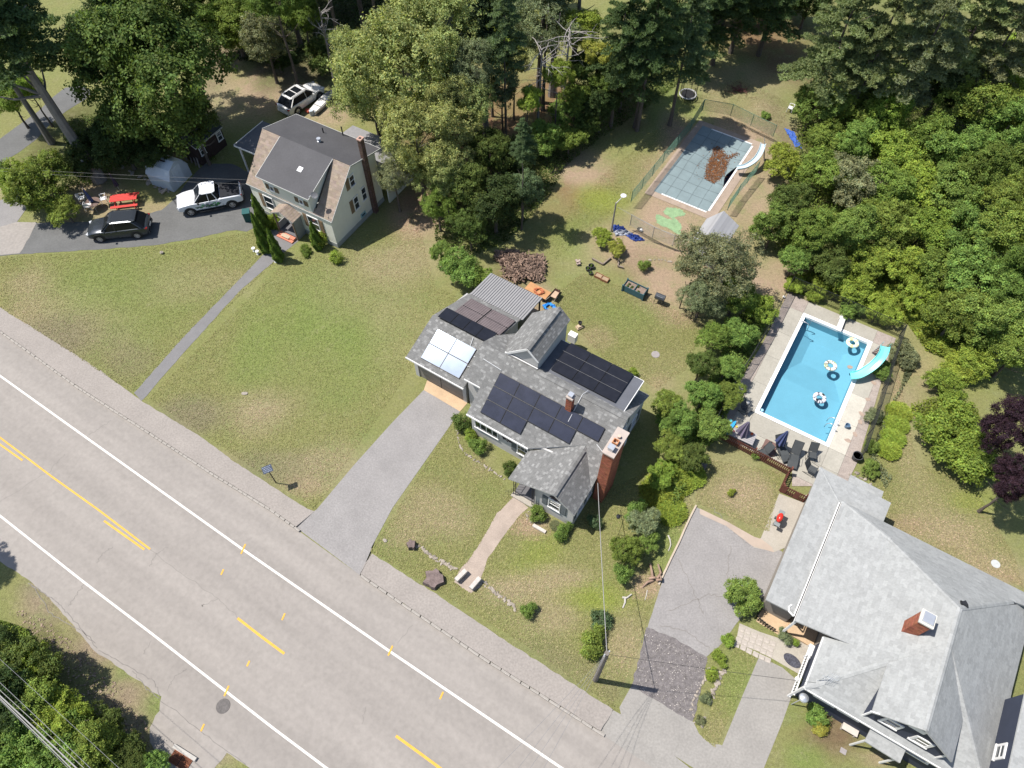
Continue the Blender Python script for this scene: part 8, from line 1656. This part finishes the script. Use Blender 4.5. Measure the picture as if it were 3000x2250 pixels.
# hook stand, ornaments, bins, benches
c = NR(225,800); t = thing('hook_stand', 'tall thin shepherd hook with a feeder on the front lawn', 'feeder pole', c); b = MB(); b.tube([(0,0,0),(.02,0,2.6),(-.05,.05,2.9),(-.2,.12,2.95),(-.3,.15,2.8)], .016, 6); b.build('pole', IRON, t); b = MB(); b.lathe([(.03,0),(.12,.03),(.10,.15),(.14,.17),(0,.28)], 10, -.3, .15, 2.48); b.build('feeder', IRON, t)
for (px, lab) in (((262,1480),'white lawn ornament left of the grey path, the farther one'),((293,1505),'white lawn ornament left of the grey path, the nearer one'),((437,1568),'white lawn ornament at the foot of the slim cypress')):
    c = N2(*px); t = thing('lawn_ornament', lab, 'lawn ornament', c, 0, 'white lawn ornaments by the path'); b = MB(); b.lathe([(.12,0),(.06,.1),(.06,.2),(.16,.3),(.15,.34),(.0,.30)], 12); b.build('basin', PLW, t)
c = N1(1050,1640,.05); b = MB(); b.blob(0,0,.08,.16,.13,.1,3,.2); put(b, 'pale_rock', STN, c, 'pale rock on the lawn edge below the dark drive', 'rock')
c = NW(1585,890,.05); b = MB(); b.blob(0,0,.01,.22,.12,.03,3,.3); put(b, 'pale_rock', STN, c, 'flat pale rock in the middle of the big front lawn', 'rock')
c = NF(185,315,.05); b = MB(); b.blob(0,0,.01,.14,.12,.03,5,.3); put(b, 'pale_rock', STN, c, 'flat pale rock in the lawn by the drive mouth', 'rock')
c = NT(1860,1250,.5); t = thing('wheelie_bin', 'dark teal recycling bin beside the tallest cypress', 'bin', (c[0],c[1],0), .2); b = MB(); b.prism([(-.28,-.3),(.28,-.3),(.28,.3),(-.28,.3)], 0, .9); b.build('body', mat('bin_teal',(.01,.07,.07),.5,.1,3), t); b = MB(); b.box(-.31,.31,-.33,.33,.9,.97); b.build('lid', mat('bin_lid',(.02,.09,.09),.5), t)
c = NT(1890,1000,.5); t = thing('step_railing', 'small white railing with grey steps behind the recycling bin', 'railing', (c[0]+.3,c[1]+.1,0), -.5); b = MB(); b.tube([(0,0,0),(0,0,.95),(.6,0,1.2)], .025, 6); b.build('rail', PLW, t); b = MB(); b.box(0,.8,0,.7,0,.3); b.box(.3,.8,0,.7,.31,.55); b.build('steps', FOUND, t)
c = N1(1050,1260,.05); b = MB(); b.bar((0,0,.08),(.35,.75,.1),.12,.10); put(b, 'timber_post', mat('pale_timber',(.42,.35,.27)), c, 'short pale timber lying in front of the metal shed', 'timber')
c = N1(588,1062,2.2); b = MB(); b.lathe([(.0,.02),(.10,.02),(.12,-.02)], 12); o = put(b, 'white_disc', PLW, (P(294,529)[0]-.1,P(294,529)[1]-.62,0), 'white round dish nailed low on the big pine trunk', 'dish'); o.location = (o.location.x, o.location.y-.0, 2.6); o.rotation_euler = (1.3,0,0)
c = NK(945,1025,.03); b = MB(); b.lathe([(0,.02),(.5,.02),(.52,.0)], 24, sx=1.0, sy=.60, cap=False); put(b, 'oval_rug', mat('rug_dark',(.06,.06,.075),.95,.6,9,fine=.4), c, 'dark speckled oval rug on the terrace of the navy house', 'rug', ang(NK(850,950), NK(1050,1100)))
c = NK(1240,885,.3); t = thing('white_bench', 'white painted bench against the porch corner of the navy house', 'bench', (c[0],c[1],0), DA+math.pi/2); b = MB(); b.box(-.4,.4,-.2,.2,.38,.43); b.build('seat', PLW, t); b = MB(); b.box(-.4,.4,-.24,-.19,.43,.85); b.build('backrest', PLW, t)
for x in (-.35,.35): b = MB(); b.box(x-.04,x+.04,-.2,.2,0,.38); b.build('leg', PLW, t)
c = NK(1180,1190,.1); b = MB(); b.box(-.62,.62,-.08,.08,0,.12); put(b, 'timber_trough', mat('trough_tan',(.38,.28,.16),.9,.1,3), c, 'long narrow tan trough along the navy house terrace edge', 'trough', ang(NK(1120,1280), NK(1190,1110)))
c = NK(1010,1335,.3); b = MB(); b.lathe([(.10,0),(.14,.2),(.13,.2)], 12); put(b, 'white_pot', PLW, c, 'white pot on the drive edge by the navy house corner', 'pot')
q = [NK(460,150,.0),NK(345,345,0),NK(500,470,0),NK(630,550,0)]; t = thing('low_fence', 'low black slatted fence round the tan gravel corner', 'fence', q[0])
for a, e in zip(q, q[1:]):
    n = max(2, int(dist(a,e)/.16))
    for k in range(n+1): f = k/n; b = MB(); x, y = a[0]+(e[0]-a[0])*f-q[0][0], a[1]+(e[1]-a[1])*f-q[0][1]; b.box(x-.03,x+.03,y-.02,y+.02,0,.55); b.build('slat', PLB, t)
    b = MB(); b.bar((a[0]-q[0][0],a[1]-q[0][1],.48),(e[0]-q[0][0],e[1]-q[0][1],.48),.03,.07); b.build('rail', PLB, t)
c = NM(565,1440,.3); t = thing('garden_bench', 'small pale bench in the bare bed below the navy house windows', 'bench', (c[0],c[1],0), DA); b = MB(); b.box(-.42,.42,-.18,.18,.34,.38); b.build('seat', mat('bench_pale',(.50,.45,.40),.8,.1,3), t)
for x in (-.35,.35): b = MB(); b.box(x-.03,x+.03,-.16,.16,0,.34); b.build('leg', mat('bench_pale',(.50,.45,.40)), t)
c = NM(527,1562,.02); b = MB(); b.box(-.16,.16,-.14,.14,0,.03); put(b, 'valve_cover', mat('lid_concrete',(.27,.245,.24)), c, 'small square grey cover in the bare bed', 'cover', DA)
c = NM(325,1235,2.0); t = thing('patio_heater', 'grey metal dome lamp at the front corner of the navy house', 'lamp', (c[0]-.25,c[1]-.2,0)); b = MB(); b.tube([(0,0,0),(0,0,2.0)], .03, 8); b.build('pole', METAL, t); b = MB(); b.lathe([(.26,2.0),(.22,2.1),(.1,2.18),(0,2.2)], 14); b.build('dome', METAL, t)
c = NL(1447,1258,KZ); b = MB(); b.lathe([(0,.02),(.30,.02),(.38,.018),(.39,.0)], 24, cap=False); put(b, 'manhole_cover', mat('iron_cover',(.11,.10,.095),.8,.3,8,fine=.3), (c[0],c[1],KZ+.008), 'round iron manhole cover beside the near white road line', 'manhole')
c = NL(1170,1610,KZ); t = thing('storm_drain', 'rusty storm drain grate with a concrete head beside the road', 'drain', (c[0],c[1],KZ), ang(NL(1120,1560), NL(1230,1630)))
RST = mat('rusty_iron',(.24,.085,.04),.85,.25,5)
b = MB(); b.box(-.75,.75,.30,.50,0,.16); b.build('head_stone', mat('drain_concrete',(.38,.36,.33),.9), t); b = MB(); b.box(-.62,.62,-.32,.29,.005,.012); b.build('pit_shade', PLB, t)  # flat black sheet stands in for the dark below the grate
for s in (-1, 1):
    for k in range(9): b = MB(); x = s*.31-.26+k*.065; b.box(x-.015,x+.015,-.28,.26,.013,.045); b.build('grate_bar', RST, t)
    b = MB(); b.box(s*.31-.29,s*.31+.29,-.31,-.285,.013,.05); b.box(s*.31-.29,s*.31+.29,.265,.29,.013,.05); b.box(s*.31-.29,s*.31+.29,-.02,.01,.02,.048); b.build('grate_frame', RST, t, kind='stuff')
# rocky verge across the road
b = MB(); rv = [NL(*q) for q in ((90,620),(300,700),(480,860),(640,1000),(760,1120),(900,1300),(980,1400),(960,1520),(860,1659),(700,1500),(560,1250),(380,1000),(150,800))]; xs = [p[0] for p in rv]; ys = [p[1] for p in rv]; k = 0
while k < 900:
    x, y = rd.uniform(min(xs),max(xs)), rd.uniform(min(ys),max(ys))
    if inpoly(x, y, rv): k += 1; r = rd.choice((.02,.03,.035,.06)); s = rd.uniform(.7,1.5); b.blob(x, y, -.11, r*1.2, r, r*.7, k, .25, (s,s*.97,s*.94), 5, 3)
b.build('verge_stones', mat('verge_stone',(.23,.18,.135),.95,.2,5,tint=True), kind='stuff')
# lawn: short tufts so that the turf has real relief (one mass)
def tufts(name, poly, n, tint, seed, l=.10, w=.05):
    rs = np.random.RandomState(seed); xs = [p[0] for p in poly]; ys = [p[1] for p in poly]; X = rs.uniform(min(xs), max(xs), n*3); Y = rs.uniform(min(ys), max(ys), n*3); kk = inq(poly, X, Y)
    for hole in PATHS: kk &= ~inq(hole, X, Y)
    X, Y = X[kk][:n], Y[kk][:n]; m = len(X); ix = np.clip(np.searchsorted(gx, X), 0, nx-1); iy = np.clip(np.searchsorted(gy, Y), 0, ny-1)
    az = rs.uniform(0, 6.283, m); el = rs.uniform(.1, .8, m); d = np.stack([np.cos(az)*np.cos(el), np.sin(az)*np.cos(el), np.sin(el)], 1); pos = np.stack([X, Y, np.full(m, .015)], 1)+d*.02
    nr = np.stack([-np.cos(az)*np.sin(el), -np.sin(az)*np.sin(el), np.cos(el)], 1)+np.array([0, 0, .5]); c = base[ix, iy]*1.25; c = c*rs.uniform(.72, 1.35, m)[:, None]; dry = rs.uniform(0, 1, m) < .22; c[dry] *= np.array([1.35, 1.2, 1.5])
    me = leaf_mesh(name, pos, nr, l*rs.uniform(.5, 1.5, m), w*rs.uniform(.5, 1.5, m), c, d, rs); o = link(name, me, kind='stuff'); o.color = (1, 1, 1, 1); return o
PATHS = [[P(393, 1152), P(416, 1174), P(470, 1112), P(560, 1010), P(700, 855), P(775, 790), P(812, 758), P(862, 716), N2(630, 1395), N2(480, 1330), N2(345, 1420), P(772, 745), P(700, 820), P(540, 985), P(440, 1098)],
         [NF(1085, 5), NF(1180, 90), NF(1110, 150), NF(1000, 300), NF(900, 440), NF(855, 570), NF(845, 640), NF(780, 682), NF(665, 605), NF(700, 520), NF(760, 460), NF(860, 310), NF(960, 130)], drA, [N1(1050,1360), N1(1700,1500), N1(1600,1500), N1(1500,1492), N1(1300,1540), N1(1000,1590), N1(550,1622), N1(130,1648), N1(0,1660), N1(0,1500)]]
gt = (.150,.165,.058)
tufts('lawn_grass', [D(*q) for q in ((0,555),(180,545),(400,525),(545,500),(600,560),(295,855),(150,760),(0,665))], 26000, gt, 1)
tufts('lawn_grass', [D(*q) for q in ((620,560),(740,530),(900,460),(940,620),(990,640),(900,780),(680,1100),(320,860))], 42000, gt, 2)
tufts('lawn_grass', [D(*q) for q in ((985,900),(1060,1010),(1110,1080),(1150,1130),(1240,1140),(1300,1060),(1440,1000),(1500,1090),(1440,1200),(1380,1400),(1325,1530),(1130,1390),(800,1190))], 42000, gt, 3)
tufts('lawn_grass', [D(*q) for q in ((1190,640),(1260,590),(1400,640),(1520,700),(1480,800),(1420,840),(1300,770),(1230,690))], 20000, (.13,.17,.055), 4)
tufts('lawn_grass', [D(*q) for q in ((1940,800),(1980,1000),(2100,1040),(2190,1200),(2212,1270),(1900,1130),(1880,1040))], 22000, gt, 5)
tufts('lawn_grass', [D(*q) for q in ((1520,990),(1690,1020),(1660,1150),(1500,1085))], 8000, gt, 6)
tufts('lawn_grass', [D(*q) for q in ((1300,380),(1400,300),(1480,220),(1600,170),(1720,230),(1660,300),(1500,240),(1380,420),(1200,560),(1150,520))], 20000, gt, 7)
tufts('lawn_grass', [D(*q) for q in ((1585,1400),(1635,1410),(1545,1615),(1515,1590))], 4000, (.15,.19,.05), 8)
